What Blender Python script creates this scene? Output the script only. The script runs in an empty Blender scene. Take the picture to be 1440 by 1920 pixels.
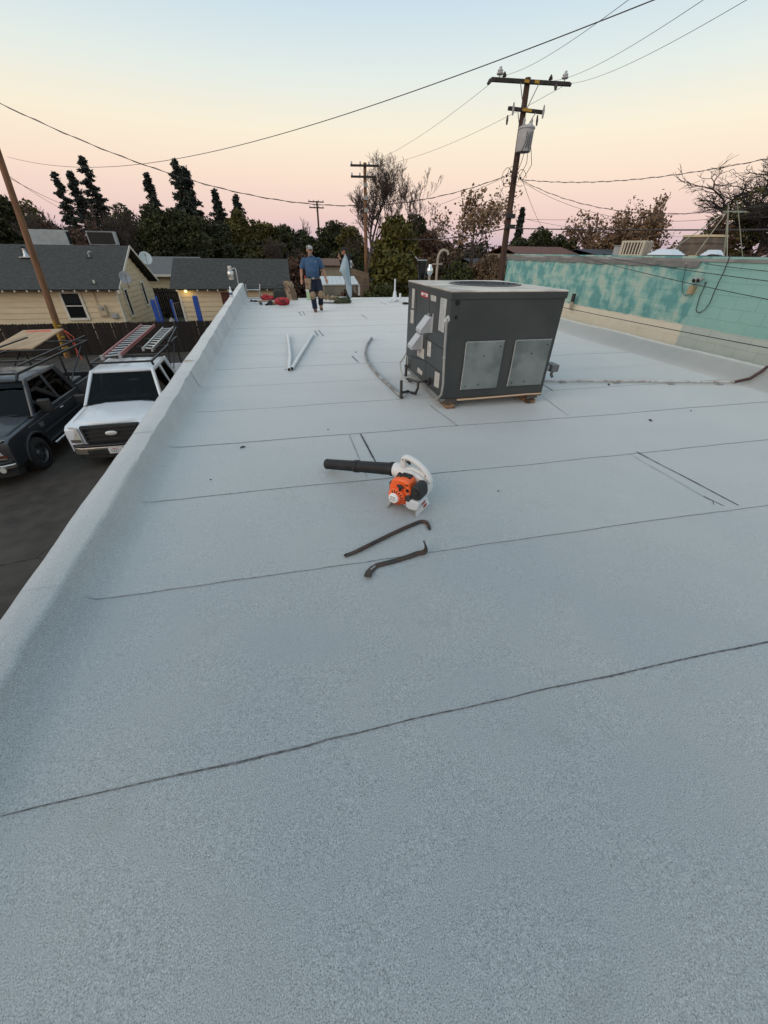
import bpy, bmesh, math, random
import numpy as np
from mathutils import Vector, Matrix, Euler
R_ = math.radians
rng = np.random.default_rng(7)
random.seed(7)
S = bpy.context.scene
COL = S.collection

# ------------------------------------------------------------------ camera
FPX, YAW, PITCH, ROLL, CAMH = 691.1, R_(12.788), R_(35.196), R_(0.768), 1.65
GZ = -3.1                                       # street level; the roof we stand on is z = 0
fw = Vector((math.sin(YAW)*math.cos(PITCH), math.cos(YAW)*math.cos(PITCH), -math.sin(PITCH)))
rt = Vector((math.cos(YAW), -math.sin(YAW), 0))
up = rt.cross(fw)
rt, up = math.cos(ROLL)*rt + math.sin(ROLL)*up, -math.sin(ROLL)*rt + math.cos(ROLL)*up
CAM = Vector((0, 0, CAMH))
cd = bpy.data.cameras.new('Camera'); co = bpy.data.objects.new('Camera', cd); COL.objects.link(co)
m3 = Matrix((rt, up, -fw)).transposed()
co.matrix_world = Matrix.Translation(CAM) @ m3.to_4x4()
cd.sensor_fit = 'HORIZONTAL'; cd.sensor_width = 36; cd.lens = 36*FPX/1440
cd.clip_start = 0.05; cd.clip_end = 3000
S.camera = co
# ------------------------------------------------------------------ world: dusk sky, afterglow behind the camera
W = bpy.data.worlds.new('World'); S.world = W; W.use_nodes = True
nt = W.node_tree; nt.nodes.clear()
out = nt.nodes.new('ShaderNodeOutputWorld'); bg = nt.nodes.new('ShaderNodeBackground')
tc = nt.nodes.new('ShaderNodeTexCoord'); sx = nt.nodes.new('ShaderNodeSeparateXYZ')
nm = nt.nodes.new('ShaderNodeVectorMath'); nm.operation = 'NORMALIZE'
asn = nt.nodes.new('ShaderNodeMath'); asn.operation = 'ARCSINE'
mr = nt.nodes.new('ShaderNodeMapRange'); mr.inputs[1].default_value = 0; mr.inputs[2].default_value = R_(90)
rp = nt.nodes.new('ShaderNodeValToRGB')
stops = [(0.0, (.50, .40, .47)), (1.2, (.58, .45, .51)), (3.2, (.75, .54, .52)), (7.0, (.86, .67, .55)), (10.5, (.86, .77, .61)),
         (14.5, (.70, .755, .715)), (19.5, (.52, .65, .745)), (32, (.47, .61, .72)), (60, (.45, .58, .69)), (90, (.44, .56, .67))]
el = rp.color_ramp.elements
while len(el) > 1: el.remove(el[-1])
el[0].position = 0; el[0].color = (*stops[0][1], 1)
for d, c in stops[1:]:
    e = el.new(d/90); e.color = (*c, 1)
sky = nt.nodes.new('ShaderNodeTexSky'); sky.sky_type = 'NISHITA'; sky.sun_disc = False
SUN_EL, SUN_AZ = R_(3.0), R_(240)             # low behind the camera, to the left
sky.sun_elevation = SUN_EL; sky.sun_rotation = SUN_AZ
add = nt.nodes.new('ShaderNodeMix'); add.data_type = 'RGBA'; add.blend_type = 'ADD'; add.inputs[0].default_value = 0.018
L = nt.links.new
L(tc.outputs['Generated'], nm.inputs[0]); L(nm.outputs[0], sx.inputs[0]); L(sx.outputs[2], asn.inputs[0]); L(asn.outputs[0], mr.inputs[0])
L(mr.outputs[0], rp.inputs[0]); L(rp.outputs[0], add.inputs[6]); L(sky.outputs[0], add.inputs[7])
L(add.outputs[2], bg.inputs[0]); L(bg.outputs[0], out.inputs[0]); bg.inputs[1].default_value = 1.0
sl = bpy.data.lights.new('Sun', 'SUN'); sl.energy = 0.95; sl.angle = R_(50); sl.color = (1, .80, .64)
so = bpy.data.objects.new('Sun', sl); COL.objects.link(so)
sdir = Vector((math.sin(SUN_AZ)*math.cos(R_(28)), math.cos(SUN_AZ)*math.cos(R_(28)), math.sin(R_(28))))
so.rotation_euler = sdir.to_track_quat('Z', 'Y').to_euler()
vs = S.view_settings; vs.view_transform = 'Standard'; vs.look = 'None'; vs.exposure = 0.12; vs.gamma = 1
vs.use_curve_mapping = False

# ------------------------------------------------------------------ pixels (of the 1440x1920 photograph) to places
def ray(px, py): return fw*FPX + rt*(px-720) - up*(py-960)
def atZ(px, py, z=0.0): d = ray(px, py); return CAM + d*((z-CAMH)/d.z)
def atX(px, py, x): d = ray(px, py); return CAM + d*(x/d.x)
def atY(px, py, y): d = ray(px, py); return CAM + d*(y/d.y)
def ppm(y, px=720, py=473): return FPX/((atY(px, py, y)-CAM).dot(fw))   # photo pixels per metre there

# ------------------------------------------------------------------ materials
MATS = {}
def M(name, c1, c2=None, scale=8, rough=.7, metal=0, bump=0, bscale=None, detail=3, lo=.35, hi=.65, coord='Object',
      c3=None, scale3=1.0, amt3=.5, spec=.5, coat=0, stretch=None, emit=None, trans=0):
    if name in MATS: return MATS[name]
    m = bpy.data.materials.new(name); m.use_nodes = True; n = m.node_tree; b = n.nodes['Principled BSDF']; lk = n.links.new
    b.inputs['Roughness'].default_value = rough; b.inputs['Metallic'].default_value = metal
    b.inputs['Specular IOR Level'].default_value = spec; b.inputs['Coat Weight'].default_value = coat
    b.inputs['Base Color'].default_value = (*c1, 1)
    if coord == 'World':
        g = n.nodes.new('ShaderNodeNewGeometry'); vec = g.outputs['Position']
    else:
        g = n.nodes.new('ShaderNodeTexCoord'); vec = g.outputs[coord]
    if stretch:
        mp = n.nodes.new('ShaderNodeMapping'); mp.inputs['Scale'].default_value = stretch; lk(vec, mp.inputs[0]); vec = mp.outputs[0]
    if c2:
        t = n.nodes.new('ShaderNodeTexNoise'); t.inputs['Scale'].default_value = scale; t.inputs['Detail'].default_value = detail
        r = n.nodes.new('ShaderNodeValToRGB'); r.color_ramp.elements[0].position = lo; r.color_ramp.elements[1].position = hi
        r.color_ramp.elements[0].color = (*c1, 1); r.color_ramp.elements[1].color = (*c2, 1)
        lk(vec, t.inputs['Vector']); lk(t.outputs[0], r.inputs[0]); col = r.outputs[0]
        if c3:
            t3 = n.nodes.new('ShaderNodeTexNoise'); t3.inputs['Scale'].default_value = scale3; t3.inputs['Detail'].default_value = 4
            r3 = n.nodes.new('ShaderNodeValToRGB'); r3.color_ramp.elements[0].position = .45; r3.color_ramp.elements[1].position = .62
            r3.color_ramp.elements[0].color = (0, 0, 0, 1); r3.color_ramp.elements[1].color = (amt3,)*3+(1,)
            mx = n.nodes.new('ShaderNodeMix'); mx.data_type = 'RGBA'; mx.inputs[7].default_value = (*c3, 1)
            lk(vec, t3.inputs['Vector']); lk(t3.outputs[0], r3.inputs[0]); lk(r3.outputs[0], mx.inputs[0]); lk(col, mx.inputs[6]); col = mx.outputs[2]
        lk(col, b.inputs['Base Color'])
    if bump:
        tb = n.nodes.new('ShaderNodeTexNoise'); tb.inputs['Scale'].default_value = bscale or scale*3; tb.inputs['Detail'].default_value = 4
        bp = n.nodes.new('ShaderNodeBump'); bp.inputs['Strength'].default_value = bump; bp.inputs['Distance'].default_value = .01
        lk(vec, tb.inputs['Vector']); lk(tb.outputs[0], bp.inputs['Height']); lk(bp.outputs[0], b.inputs['Normal'])
    if emit: b.inputs['Emission Color'].default_value = (*emit[0], 1); b.inputs['Emission Strength'].default_value = emit[1]
    MATS[name] = m; return m

def glass_mat(name, tint, gloss=.04, ior=1.28):
    m = bpy.data.materials.new(name); m.use_nodes = True; n = m.node_tree; n.nodes.clear(); lk = n.links.new
    o = n.nodes.new('ShaderNodeOutputMaterial'); t = n.nodes.new('ShaderNodeBsdfTransparent'); g = n.nodes.new('ShaderNodeBsdfGlossy')
    g.inputs['Roughness'].default_value = gloss; t.inputs[0].default_value = (*tint, 1)
    f = n.nodes.new('ShaderNodeFresnel'); f.inputs[0].default_value = ior
    x = n.nodes.new('ShaderNodeMixShader'); lk(f.outputs[0], x.inputs[0]); lk(t.outputs[0], x.inputs[1]); lk(g.outputs[0], x.inputs[2]); lk(x.outputs[0], o.inputs[0])
    MATS[name] = m; return m

def leaf_mat(name, c1, c2, c3, scale=.6):
    m = bpy.data.materials.new(name); m.use_nodes = True; n = m.node_tree; b = n.nodes['Principled BSDF']; lk = n.links.new
    g = n.nodes.new('ShaderNodeNewGeometry')
    t = n.nodes.new('ShaderNodeTexNoise'); t.inputs['Scale'].default_value = scale; t.inputs['Detail'].default_value = 2
    r = n.nodes.new('ShaderNodeValToRGB'); e = r.color_ramp.elements
    e[0].position = .32; e[0].color = (*c1, 1); e[1].position = .7; e[1].color = (*c2, 1)
    x = n.nodes.new('ShaderNodeMix'); x.data_type = 'RGBA'; x.inputs[7].default_value = (*c3, 1)
    q = n.nodes.new('ShaderNodeMath'); q.operation = 'MULTIPLY'; q.inputs[1].default_value = .6
    lk(g.outputs['Position'], t.inputs['Vector']); lk(t.outputs[0], r.inputs[0]); lk(r.outputs[0], x.inputs[6])
    lk(g.outputs['Random Per Island'], q.inputs[0]); lk(q.outputs[0], x.inputs[0]); lk(x.outputs[2], b.inputs['Base Color'])
    b.inputs['Roughness'].default_value = .75; b.inputs['Specular IOR Level'].default_value = .25
    MATS[name] = m; return m

# ------------------------------------------------------------------ mesh builder
class MB:
    def __init__(s): s.v = []; s.f = []
    def add(s, vs, fs):
        o = len(s.v); s.v += [tuple(v) for v in vs]; s.f += [tuple(i+o for i in f) for f in fs]; return s
    def hexa(s, p): return s.add(p, [(0,3,2,1),(4,5,6,7),(0,1,5,4),(1,2,6,5),(2,3,7,6),(3,0,4,7)])   # 4 bottom ccw, 4 top ccw
    def box(s, x0, x1, y0, y1, z0, z1):
        return s.hexa([(x0,y0,z0),(x1,y0,z0),(x1,y1,z0),(x0,y1,z0),(x0,y0,z1),(x1,y0,z1),(x1,y1,z1),(x0,y1,z1)])
    def slab(s, quad, n, t):            # a polygon given thickness t along n
        n = Vector(n)*t; q = [Vector(p) for p in quad]; k = len(q)
        vs = q + [p+n for p in q]
        return s.add(vs, [tuple(range(k-1,-1,-1)), tuple(range(k,2*k))] + [(i,(i+1)%k,(i+1)%k+k,i+k) for i in range(k)])
    def tube(s, pts, r, n=8, cap=True, flat=None):
        pts = [Vector(p) for p in pts]; rs = r if isinstance(r, (list, tuple)) else [r]*len(pts)
        vs = []; prev = None
        for i, p in enumerate(pts):
            d = (pts[min(i+1, len(pts)-1)] - pts[max(i-1, 0)])
            if d.length < 1e-9: d = Vector((0,0,1))
            d.normalize()
            if prev is None:
                a = d.cross(Vector((0,0,1)) if abs(d.z) < .9 else Vector((0,1,0)))
            else: a = prev - d*prev.dot(d)
            a.normalize(); prev = a; b = d.cross(a)
            rr = rs[i]; ra, rb = rr if isinstance(rr, tuple) else (rr, rr)
            for k in range(n):
                t = 2*math.pi*(k+.5)/n
                vs.append(p + a*math.cos(t)*ra + b*math.sin(t)*rb)
        fs = []
        for i in range(len(pts)-1):
            for k in range(n):
                fs.append((i*n+k, i*n+(k+1)%n, (i+1)*n+(k+1)%n, (i+1)*n+k))
        if cap: fs += [tuple(range(n-1,-1,-1)), tuple(range((len(pts)-1)*n, len(pts)*n))]
        return s.add(vs, fs)
    def cyl(s, a, b, r, n=16): return s.tube([a, b], r, n)
    def bar(s, a, b, w, h, upv=(0,0,1)):     # square bar
        a, b = Vector(a), Vector(b); d = (b-a).normalized(); u = Vector(upv); x = d.cross(u)
        if x.length < 1e-6: x = d.cross(Vector((0,1,0)))
        x.normalize(); u = x.cross(d); x = x*w/2; u = u*h/2
        return s.hexa([a-x-u, a+x-u, b+x-u, b-x-u, a-x+u, a+x+u, b+x+u, b-x+u])
    def lathe(s, prof, n=20, o=(0,0,0), axis='z'):
        vs = []; fs = []
        for r, z in prof:
            for k in range(n):
                t = 2*math.pi*k/n; p = (r*math.cos(t), r*math.sin(t), z)
                if axis == 'y': p = (p[0], p[2], p[1])
                if axis == 'x': p = (p[2], p[0], p[1])
                vs.append((p[0]+o[0], p[1]+o[1], p[2]+o[2]))
        for i in range(len(prof)-1):
            for k in range(n): fs.append((i*n+k, i*n+(k+1)%n, (i+1)*n+(k+1)%n, (i+1)*n+k))
        fs += [tuple(range(n-1,-1,-1)), tuple(range((len(prof)-1)*n, len(prof)*n))]
        return s.add(vs, fs)
    def ball(s, c, r, n=14, m=9):
        r = r if isinstance(r, (tuple, list)) else (r, r, r)
        return s.add(*_ball(c, r, n, m))
    def prism(s, poly, lo, hi, plane='yz'):   # 2-D outline swept along the remaining axis
        def P(a, b, c): return {'yz': (c,a,b), 'xz': (a,c,b), 'xy': (a,b,c)}[plane]
        k = len(poly); vs = [P(a,b,lo) for a,b in poly] + [P(a,b,hi) for a,b in poly]
        return s.add(vs, [tuple(range(k-1,-1,-1)), tuple(range(k,2*k))] + [(i,(i+1)%k,(i+1)%k+k,i+k) for i in range(k)])
    def grid(s, fn, nu, nv):
        vs = [fn(i/nu, j/nv) for j in range(nv+1) for i in range(nu+1)]
        return s.add(vs, [(j*(nu+1)+i, j*(nu+1)+i+1, (j+1)*(nu+1)+i+1, (j+1)*(nu+1)+i) for j in range(nv) for i in range(nu)])
    def mesh(s, name, mat, smooth=False):
        me = bpy.data.meshes.new(name); me.from_pydata(s.v, [], s.f); me.update()
        bm = bmesh.new(); bm.from_mesh(me); bmesh.ops.recalc_face_normals(bm, faces=bm.faces); bm.to_mesh(me); bm.free()
        if mat: me.materials.append(mat)
        if smooth:
            me.polygons.foreach_set('use_smooth', [True]*len(me.polygons))
            try: me.set_sharp_from_angle(angle=R_(50))
            except Exception: pass
        return me
    def build(s, name, mat, parent=None, smooth=False, bevel=0, seg=2, world=False):
        if world and parent is not None:
            inv = Matrix.Identity(4)
            q = parent
            chain = []
            while q: chain.append(q); q = q.parent
            mw = Matrix.Identity(4)
            for q in reversed(chain): mw = mw @ Matrix.LocRotScale(q.location, q.rotation_euler, q.scale)
            inv = mw.inverted(); s.v = [tuple(inv @ Vector(v)) for v in s.v]
        o = bpy.data.objects.new(name, s.mesh(name, mat, smooth)); COL.objects.link(o)
        if parent: o.parent = parent
        if bevel:
            b = o.modifiers.new('bevel', 'BEVEL'); b.width = bevel; b.segments = seg; b.limit_method = 'ANGLE'; b.angle_limit = R_(35)
        return o
def _ball(c, r, n, m):
    vs = [(c[0], c[1], c[2]-r[2])]
    for j in range(1, m):
        ph = -math.pi/2 + math.pi*j/m
        for k in range(n):
            t = 2*math.pi*k/n
            vs.append((c[0]+r[0]*math.cos(ph)*math.cos(t), c[1]+r[1]*math.cos(ph)*math.sin(t), c[2]+r[2]*math.sin(ph)))
    vs.append((c[0], c[1], c[2]+r[2])); fs = []
    for k in range(n): fs.append((0, 1+(k+1)%n, 1+k))
    for j in range(m-2):
        for k in range(n): fs.append((1+j*n+k, 1+j*n+(k+1)%n, 1+(j+1)*n+(k+1)%n, 1+(j+1)*n+k))
    l = len(vs)-1
    for k in range(n): fs.append((l, 1+(m-2)*n+k, 1+(m-2)*n+(k+1)%n))
    return vs, fs
def tag(o, label=None, cat=None, group=None, kind=None):
    if label: o['label'] = label
    if cat: o['category'] = cat
    if group: o['group'] = group
    if kind: o['kind'] = kind
    return o
def thing(name, label, cat, loc=(0,0,0), rotz=0, group=None):
    o = bpy.data.objects.new(name, None); COL.objects.link(o); o.location = loc; o.rotation_euler = (0,0,rotz)
    o.empty_display_size = .2
    return tag(o, label, cat, group)
def inst(name, me, parent, loc=(0,0,0), rot=(0,0,0), scale=(1,1,1)):
    o = bpy.data.objects.new(name, me); COL.objects.link(o); o.parent = parent
    o.location = loc; o.rotation_euler = rot; o.scale = scale; return o
def text(name, body, size, mat, parent, mw, ext=.0008, align='CENTER'):
    cu = bpy.data.curves.new(name, 'FONT'); cu.body = body; cu.size = size; cu.extrude = ext; cu.align_x = align; cu.align_y = 'CENTER'
    t = bpy.data.objects.new(name, cu); COL.objects.link(t)
    dg = bpy.context.evaluated_depsgraph_get(); me = bpy.data.meshes.new_from_object(t.evaluated_get(dg))
    bpy.data.objects.remove(t); me.materials.clear(); me.materials.append(mat)
    me.transform(mw); o = bpy.data.objects.new(name, me); COL.objects.link(o); o.parent = parent; return o
def frame_mw(o, x, y):      # matrix whose x,y axes are given, for lettering
    x = Vector(x).normalized(); y = Vector(y).normalized(); z = x.cross(y)
    m = Matrix((x, y, z)).transposed().to_4x4(); m.translation = Vector(o); return m
def wavy(n, amp): return [random.uniform(-amp, amp) for _ in range(n)]

# ================================================================== THE SETTING
ASPH = M('asphalt', (.038,.032,.027), (.064,.054,.045), scale=3, rough=.85, bump=.5, bscale=120, detail=8, c3=(.095,.08,.066), scale3=.35, amt3=.5, coord='World', spec=.3)
DIRT = M('dry_earth', (.075,.062,.045), (.05,.055,.03), scale=.4, rough=.95, bump=.4, bscale=6, detail=6, coord='World')
g = MB(); g.add([(-900,-600,GZ),(900,-600,GZ),(900,1500,GZ),(-900,1500,GZ)], [(0,1,2,3)])
tag(g.build('ground', DIRT), kind='structure')
g = MB(); g.add([(-60,-40,GZ+.004),(-1.95,-40,GZ+.004),(-2.05,23.9,GZ+.004),(-60,23.9,GZ+.004)], [(0,1,2,3)])
lot = tag(g.build('parking_lot', ASPH), kind='structure')
g = MB()
for pts in ([(-9,7.2),(-7.6,6.6),(-6.9,6.9),(-6.1,6.2),(-5.2,6.4),(-4.1,5.8)], [(-6.9,6.9),(-6.6,7.6),(-6.9,8.3)], [(-8.5,5.2),(-6.5,4.7),(-5.6,5.1),(-4.2,4.4)], [(-5.2,6.4),(-4.9,7.4),(-4.3,8.0)]):
    for (a, b) in zip(pts[:-1], pts[1:]):
        n = 6
        for i in range(n):
            p = Vector((*a,0)).lerp(Vector((*b,0)), i/n); q = Vector((*a,0)).lerp(Vector((*b,0)), (i+1)/n)
            d = (q-p).normalized(); s_ = Vector((-d.y, d.x, 0))*random.uniform(.004,.011)
            z = Vector((0,0,GZ+.0075)); g.add([p-s_+z, q-s_+z, q+s_+z, p+s_+z], [(0,1,2,3)])
g.build('crack', M('crack_tar', (.012,.012,.012), rough=.9), lot)

# ---- the granulated cap-sheet roof
def roof_mat(name='granulated_cap_sheet', tone_mul=None):
    m = bpy.data.materials.new(name); m.use_nodes = True; n = m.node_tree; b = n.nodes['Principled BSDF']; lk = n.links.new
    g = n.nodes.new('ShaderNodeNewGeometry')
    def noise(sc, det, rough=.5):
        t = n.nodes.new('ShaderNodeTexNoise'); t.inputs['Scale'].default_value = sc; t.inputs['Detail'].default_value = det
        t.inputs['Roughness'].default_value = rough; lk(g.outputs['Position'], t.inputs['Vector']); return t.outputs[0]
    def ramp(src, *st):
        r = n.nodes.new('ShaderNodeValToRGB'); e = r.color_ramp.elements
        e[0].position, e[0].color = st[0][0], (*st[0][1], 1); e[1].position, e[1].color = st[1][0], (*st[1][1], 1)
        for p, c in st[2:]: x = e.new(p); x.color = (*c, 1)
        lk(src, r.inputs[0]); return r.outputs[0]
    def mul(a, c, f=1):
        x = n.nodes.new('ShaderNodeMix'); x.data_type = 'RGBA'; x.blend_type = 'MULTIPLY'; x.inputs[0].default_value = f
        lk(a, x.inputs[6]); lk(c, x.inputs[7]); return x.outputs[2]
    grain = ramp(noise(250, 2, .75), (.30, (.07,.075,.078)), (.50, (.315,.338,.342)), (.41, (.235,.255,.26)), (.62, (.41,.432,.437)), (.74, (.66,.68,.685)))
    clump = ramp(noise(48, 3), (.3, (.94,.945,.95)), (.7, (1.04,1.04,1.04)))
    broad = ramp(noise(.9, 4), (.3, (.90,.915,.93)), (.7, (1.06,1.035,.995)))
    scuff = ramp(noise(2.6, 8, .7), (.56, (1,1,1)), (.80, (.82,.82,.80)))
    v = n.nodes.new('ShaderNodeTexVoronoi'); v.inputs['Scale'].default_value = 7; lk(g.outputs['Position'], v.inputs['Vector'])
    col = mul(mul(mul(grain, clump), broad), scuff)
    oi = n.nodes.new('ShaderNodeObjectInfo'); tint = ramp(oi.outputs['Random'], (0, (.95,.955,.965)), (1, (1.03,1.03,1.02))); col = mul(col, tint)
    speck = ramp(v.outputs['Distance'], (.018, (.25,.22,.2)), (.035, (1,1,1))); col = mul(col, speck, .5)
    if tone_mul:
        st = n.nodes.new('ShaderNodeRGB'); st.outputs[0].default_value = (*tone_mul, 1); col = mul(col, st.outputs[0])
    lk(col, b.inputs['Base Color'])
    bp = n.nodes.new('ShaderNodeBump'); bp.inputs['Strength'].default_value = .9; bp.inputs['Distance'].default_value = .0025
    lk(noise(250, 2, .75), bp.inputs['Height']); lk(bp.outputs[0], b.inputs['Normal'])
    b.inputs['Roughness'].default_value = .46; b.inputs['Specular IOR Level'].default_value = .75
    b.inputs['Sheen Weight'].default_value = .8; b.inputs['Sheen Roughness'].default_value = .5
    return m
ROOF = roof_mat(); WARM_ROOF = roof_mat('warm_cap_sheet', (.99,.89,.79))  # second one is the same cap sheet times an even beige tone, for the kerb
TAR = M('asphalt_bleed', (.06,.06,.062), (.20,.21,.215), scale=30, rough=.7, lo=.4, hi=.75)
FAINT = M('tar_faint', (.13,.14,.145), (.25,.27,.28), scale=25, rough=.7)
STUCCO = M('pale_stucco', (.42,.40,.36), (.34,.33,.30), scale=4, rough=.9, bump=.3, bscale=80)
bld = thing('flat_roofed_building', 'building under the pale blue-grey granulated flat roof in the foreground', 'building', (2.5, 8, GZ))
def crest(y): return -1.40-.0247*(y-1.8), max(.10, .14+.0247*(y-1.8))
def outer(y): return -1.62-.0225*(y-1.7)
YF, YB = 18.4, -3.2
XR = 6.85
def und(x, y): return .0035*math.sin(1.7*x+.6*y)*math.sin(.9*y+.4*x) + .002*math.sin(4.1*x-1.3*y) + .0015*math.sin(9*y+2*x)
seams = [.73+1.027*k for k in range(-4, 18)]; seams = [s for s in seams if s < YF-.3] + [YF]
seams[0] = YB
W_ = wavy
for k in range(len(seams)-1):
    y0, y1 = seams[k], seams[k+1] + ((.08 if seams[k] < 3.2 else .035) if k < len(seams)-2 else 0); TL = .0042 if seams[k] < 3.2 else .0018
    NX, NY = 70, 8
    ph = random.uniform(0, 9); jit = wavy(NX+1, .0035)
    def fn(u, v, y0=y0, y1=y1, ph=ph, jit=jit, TL=TL):
        y = y0+(y1-y0)*v
        xl = crest(y)[0]+.02; x = xl+(XR-xl)*u
        if v == 0: y += jit[round(u*NX)] + .006*math.sin(1.3*x+ph)
        z = .003 - TL*v + und(x, y)
        return (x, y, z)
    mb = MB(); mb.grid(fn, NX, NY)
    o = mb.build('membrane_sheet', ROOF, bld, True, world=True)
    # asphalt bleeding out along the lap
    if k > 0 and (y0 < 5.5 or k % 4 == 2):
        mb = MB(); N = (800 if y0 < 1 else 260) if y0 < 5 else 90; rwk = .7; xs = np.linspace(crest(y0)[0]+.05, XR-.05, N+1); vs = []; fs = []
        ww = .0048 if y0 < 1 else (.0022 if y0 < 3.2 else .0016)
        for i, x in enumerate(xs):
            u = (x-xs[0])/(xs[-1]-xs[0]); q = min(NX-1, int(u*NX)); t = u*NX-q
            yj = y0 + jit[q]*(1-t)+jit[q+1]*t + .006*math.sin(1.3*x+ph)
            gap = max(0, .35+.7*math.sin(x*2.3+k*1.7)+.5*math.sin(x*7.1+k)) if y0 > .9 else 1
            rwk = min(1.25, max(.25, rwk+random.uniform(-.13,.13))); w = ww*rwk*random.uniform(.75,1.25)*min(1, gap)
            vs += [(x, yj-w-.001, und(x,yj)+.0012), (x, yj+.001, und(x,yj)+.0042)]
        fs = [(2*i, 2*i+2, 2*i+3, 2*i+1) for i in range(N)]
        mb.add(vs, fs); mb.build('seam_bleed', TAR if y0 < 1 else FAINT, bld, world=True)
    # the same sheet turned up and over the parapet
    NV = max(6, int((y1-y0)/.09)); sec = 13
    pb = wavy(NV+1, .006); pc = wavy(NV+1, .007); lift = .001*(k % 2)
    def par(u, v, TL=TL, y0=y0, y1=y1, pb=pb, pc=pc, NV=NV, lift=lift):
        y = y0+(y1-y0)*v; i = round(v*NV)
        xc, zc = crest(y); xo = outer(y); lump = .012*math.sin(y*3.1)+.008*math.sin(y*7.7+1)
        xt = xc+.20; rz = .003-TL*v+und(xt,y)
        pts = [(xt,rz-lift-.0004),(xc+.11,rz+.006),(xc+.06,.035),(xc+.035,.03+zc*.3),(xc+.020,zc*.62),(xc+.006,zc*.90),(xc-.004,zc-.002),(xc-.03,zc+.001),
               ((xc+xo)/2,zc+.003),(xo+.03,zc-.002),(xo+.006,zc-.016),(xo,zc-.05),(xo,-.28)]
        q = round(u*(len(pts)-1)); x, z = pts[q]
        if 2 <= q <= 8: x += pc[i]*.8+lump*.7
        if 5 <= q <= 10: z += pb[i]*.8+lump*.35
        if q > 8: x += pb[i]*.5
        return (x, y, z+lift*(1 if q < 10 else 0) - (lift if q >= 10 else 0))
    mb = MB(); mb.grid(par, 12, NV)
    mb.build('parapet_sheet', ROOF, bld, True, world=True)
    # low kerb on the far side
    def kerb(u, v, TL=TL, y0=y0, y1=y1, pb=pb, pc=pc, NV=NV, lift=lift):
        y = y0+(y1-y0)*v; i = round(v*NV); lump = .012*math.sin(y*2.3+2)
        rz = .003-TL*v+und(XR-.14,y)
        pts = [(XR-.14,rz-lift-.0004),(XR-.03,rz+.008),(XR+.10,.06),(XR+.24,.15),(XR+.30,.195),(XR+.36,.205),(XR+.5,.20),(XR+.53,.17),(XR+.53,-.5)]
        q = round(u*8); x, z = pts[q]
        return (x+(pc[i]+lump)*(1 if q > 1 else 0), y, z+(pb[i]*.6+lump*.5 if q > 2 else 0)+lift)
    mb = MB(); mb.grid(kerb, 8, NV); mb.build('kerb_sheet', WARM_ROOF, bld, True, world=True)
for a, b in (((-1.93,YF-.02),(XR+.5,YF-.02)),):
    MB().box(-1.97, XR+.5, YF-.35, YF-.012, GZ, -.012).build('wall', STUCCO, bld, world=True)
mb = MB(); mb.hexa([(outer(YB)-.0,YB,GZ),(outer(YB)+.2,YB,GZ),(outer(YF)+.2,YF-.36,GZ),(outer(YF)+.012,YF-.36,GZ),(outer(YB)+.012,YB,-.012),(outer(YB)+.2,YB,-.012),(outer(YF)+.2,YF-.36,-.012),(outer(YF)+.012,YF-.36,-.012)]); mb.build('wall', STUCCO, bld, world=True)
MB().box(XR+.3, XR+.5, YB, YF-.37, GZ, -.014).build('wall', STUCCO, bld, world=True)
# parapet end at the far corner, drip edge
xc, zc = crest(YF); xo = outer(YF)
MB().slab([(xo,YF,-.3),(xc+.05,YF,-.3),(xc+.05,YF,.02),(xc,YF,zc),(xo+.02,YF,zc),(xo,YF,zc-.03)], (0,1,0), .012).build('parapet_end', ROOF, bld, world=True)
MB().box(-1.72, XR+.3, YF+.001, YF+.012, -.13, .012).build('drip_edge', M('white_metal_edge', (.7,.7,.68), rough=.5), bld, world=True)
# end laps and patches: cut sheet edges with tar showing
TARD = M('fresh_tar', (.022,.021,.022), (.05,.05,.05), scale=50, rough=.6)
def streak(a, b, w, name='end_lap', mat=TARD, jit=.35):
    p, q = atZ(*a), atZ(*b); d = (q-p).normalized(); s_ = Vector((-d.y, d.x, 0)); N = 24; mb = MB(); vs = []
    for i in range(N+1):
        c = p.lerp(q, i/N); ww = w*random.uniform(1-jit, 1+jit)/2
        z = .0055+und(c.x, c.y)
        vs += [(c.x-s_.x*ww, c.y-s_.y*ww, z), (c.x+s_.x*ww, c.y+s_.y*ww, z)]
    mb.add(vs, [(2*i, 2*i+2, 2*i+3, 2*i+1) for i in range(N)]); mb.build(name, mat, bld, world=True)
streak((1193,847),(1385,948), .012); streak((1178,850),(1330,938), .005, mat=FAINT); streak((1318,930),(1357,949), .008); streak((1336,938),(1338,947), .005)
streak((676,814),(704,866), .016); streak((704,866),(717,891), .008); streak((655,816),(688,895), .006, mat=FAINT)
streak((806,761),(858,800), .007); streak((1018,722),(1036,733), .016); streak((1018,745),(1066,780), .006, mat=FAINT)
for a, b in (((560,585),(565,592)),((567,584),(572,591)),((677,590),(689,598)),((597,619),(606,630)),((590,620),(596,630)),((712,566),(725,571)),((660,668),(672,680))):
    streak(a, b, .03, mat=FAINT)
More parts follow.
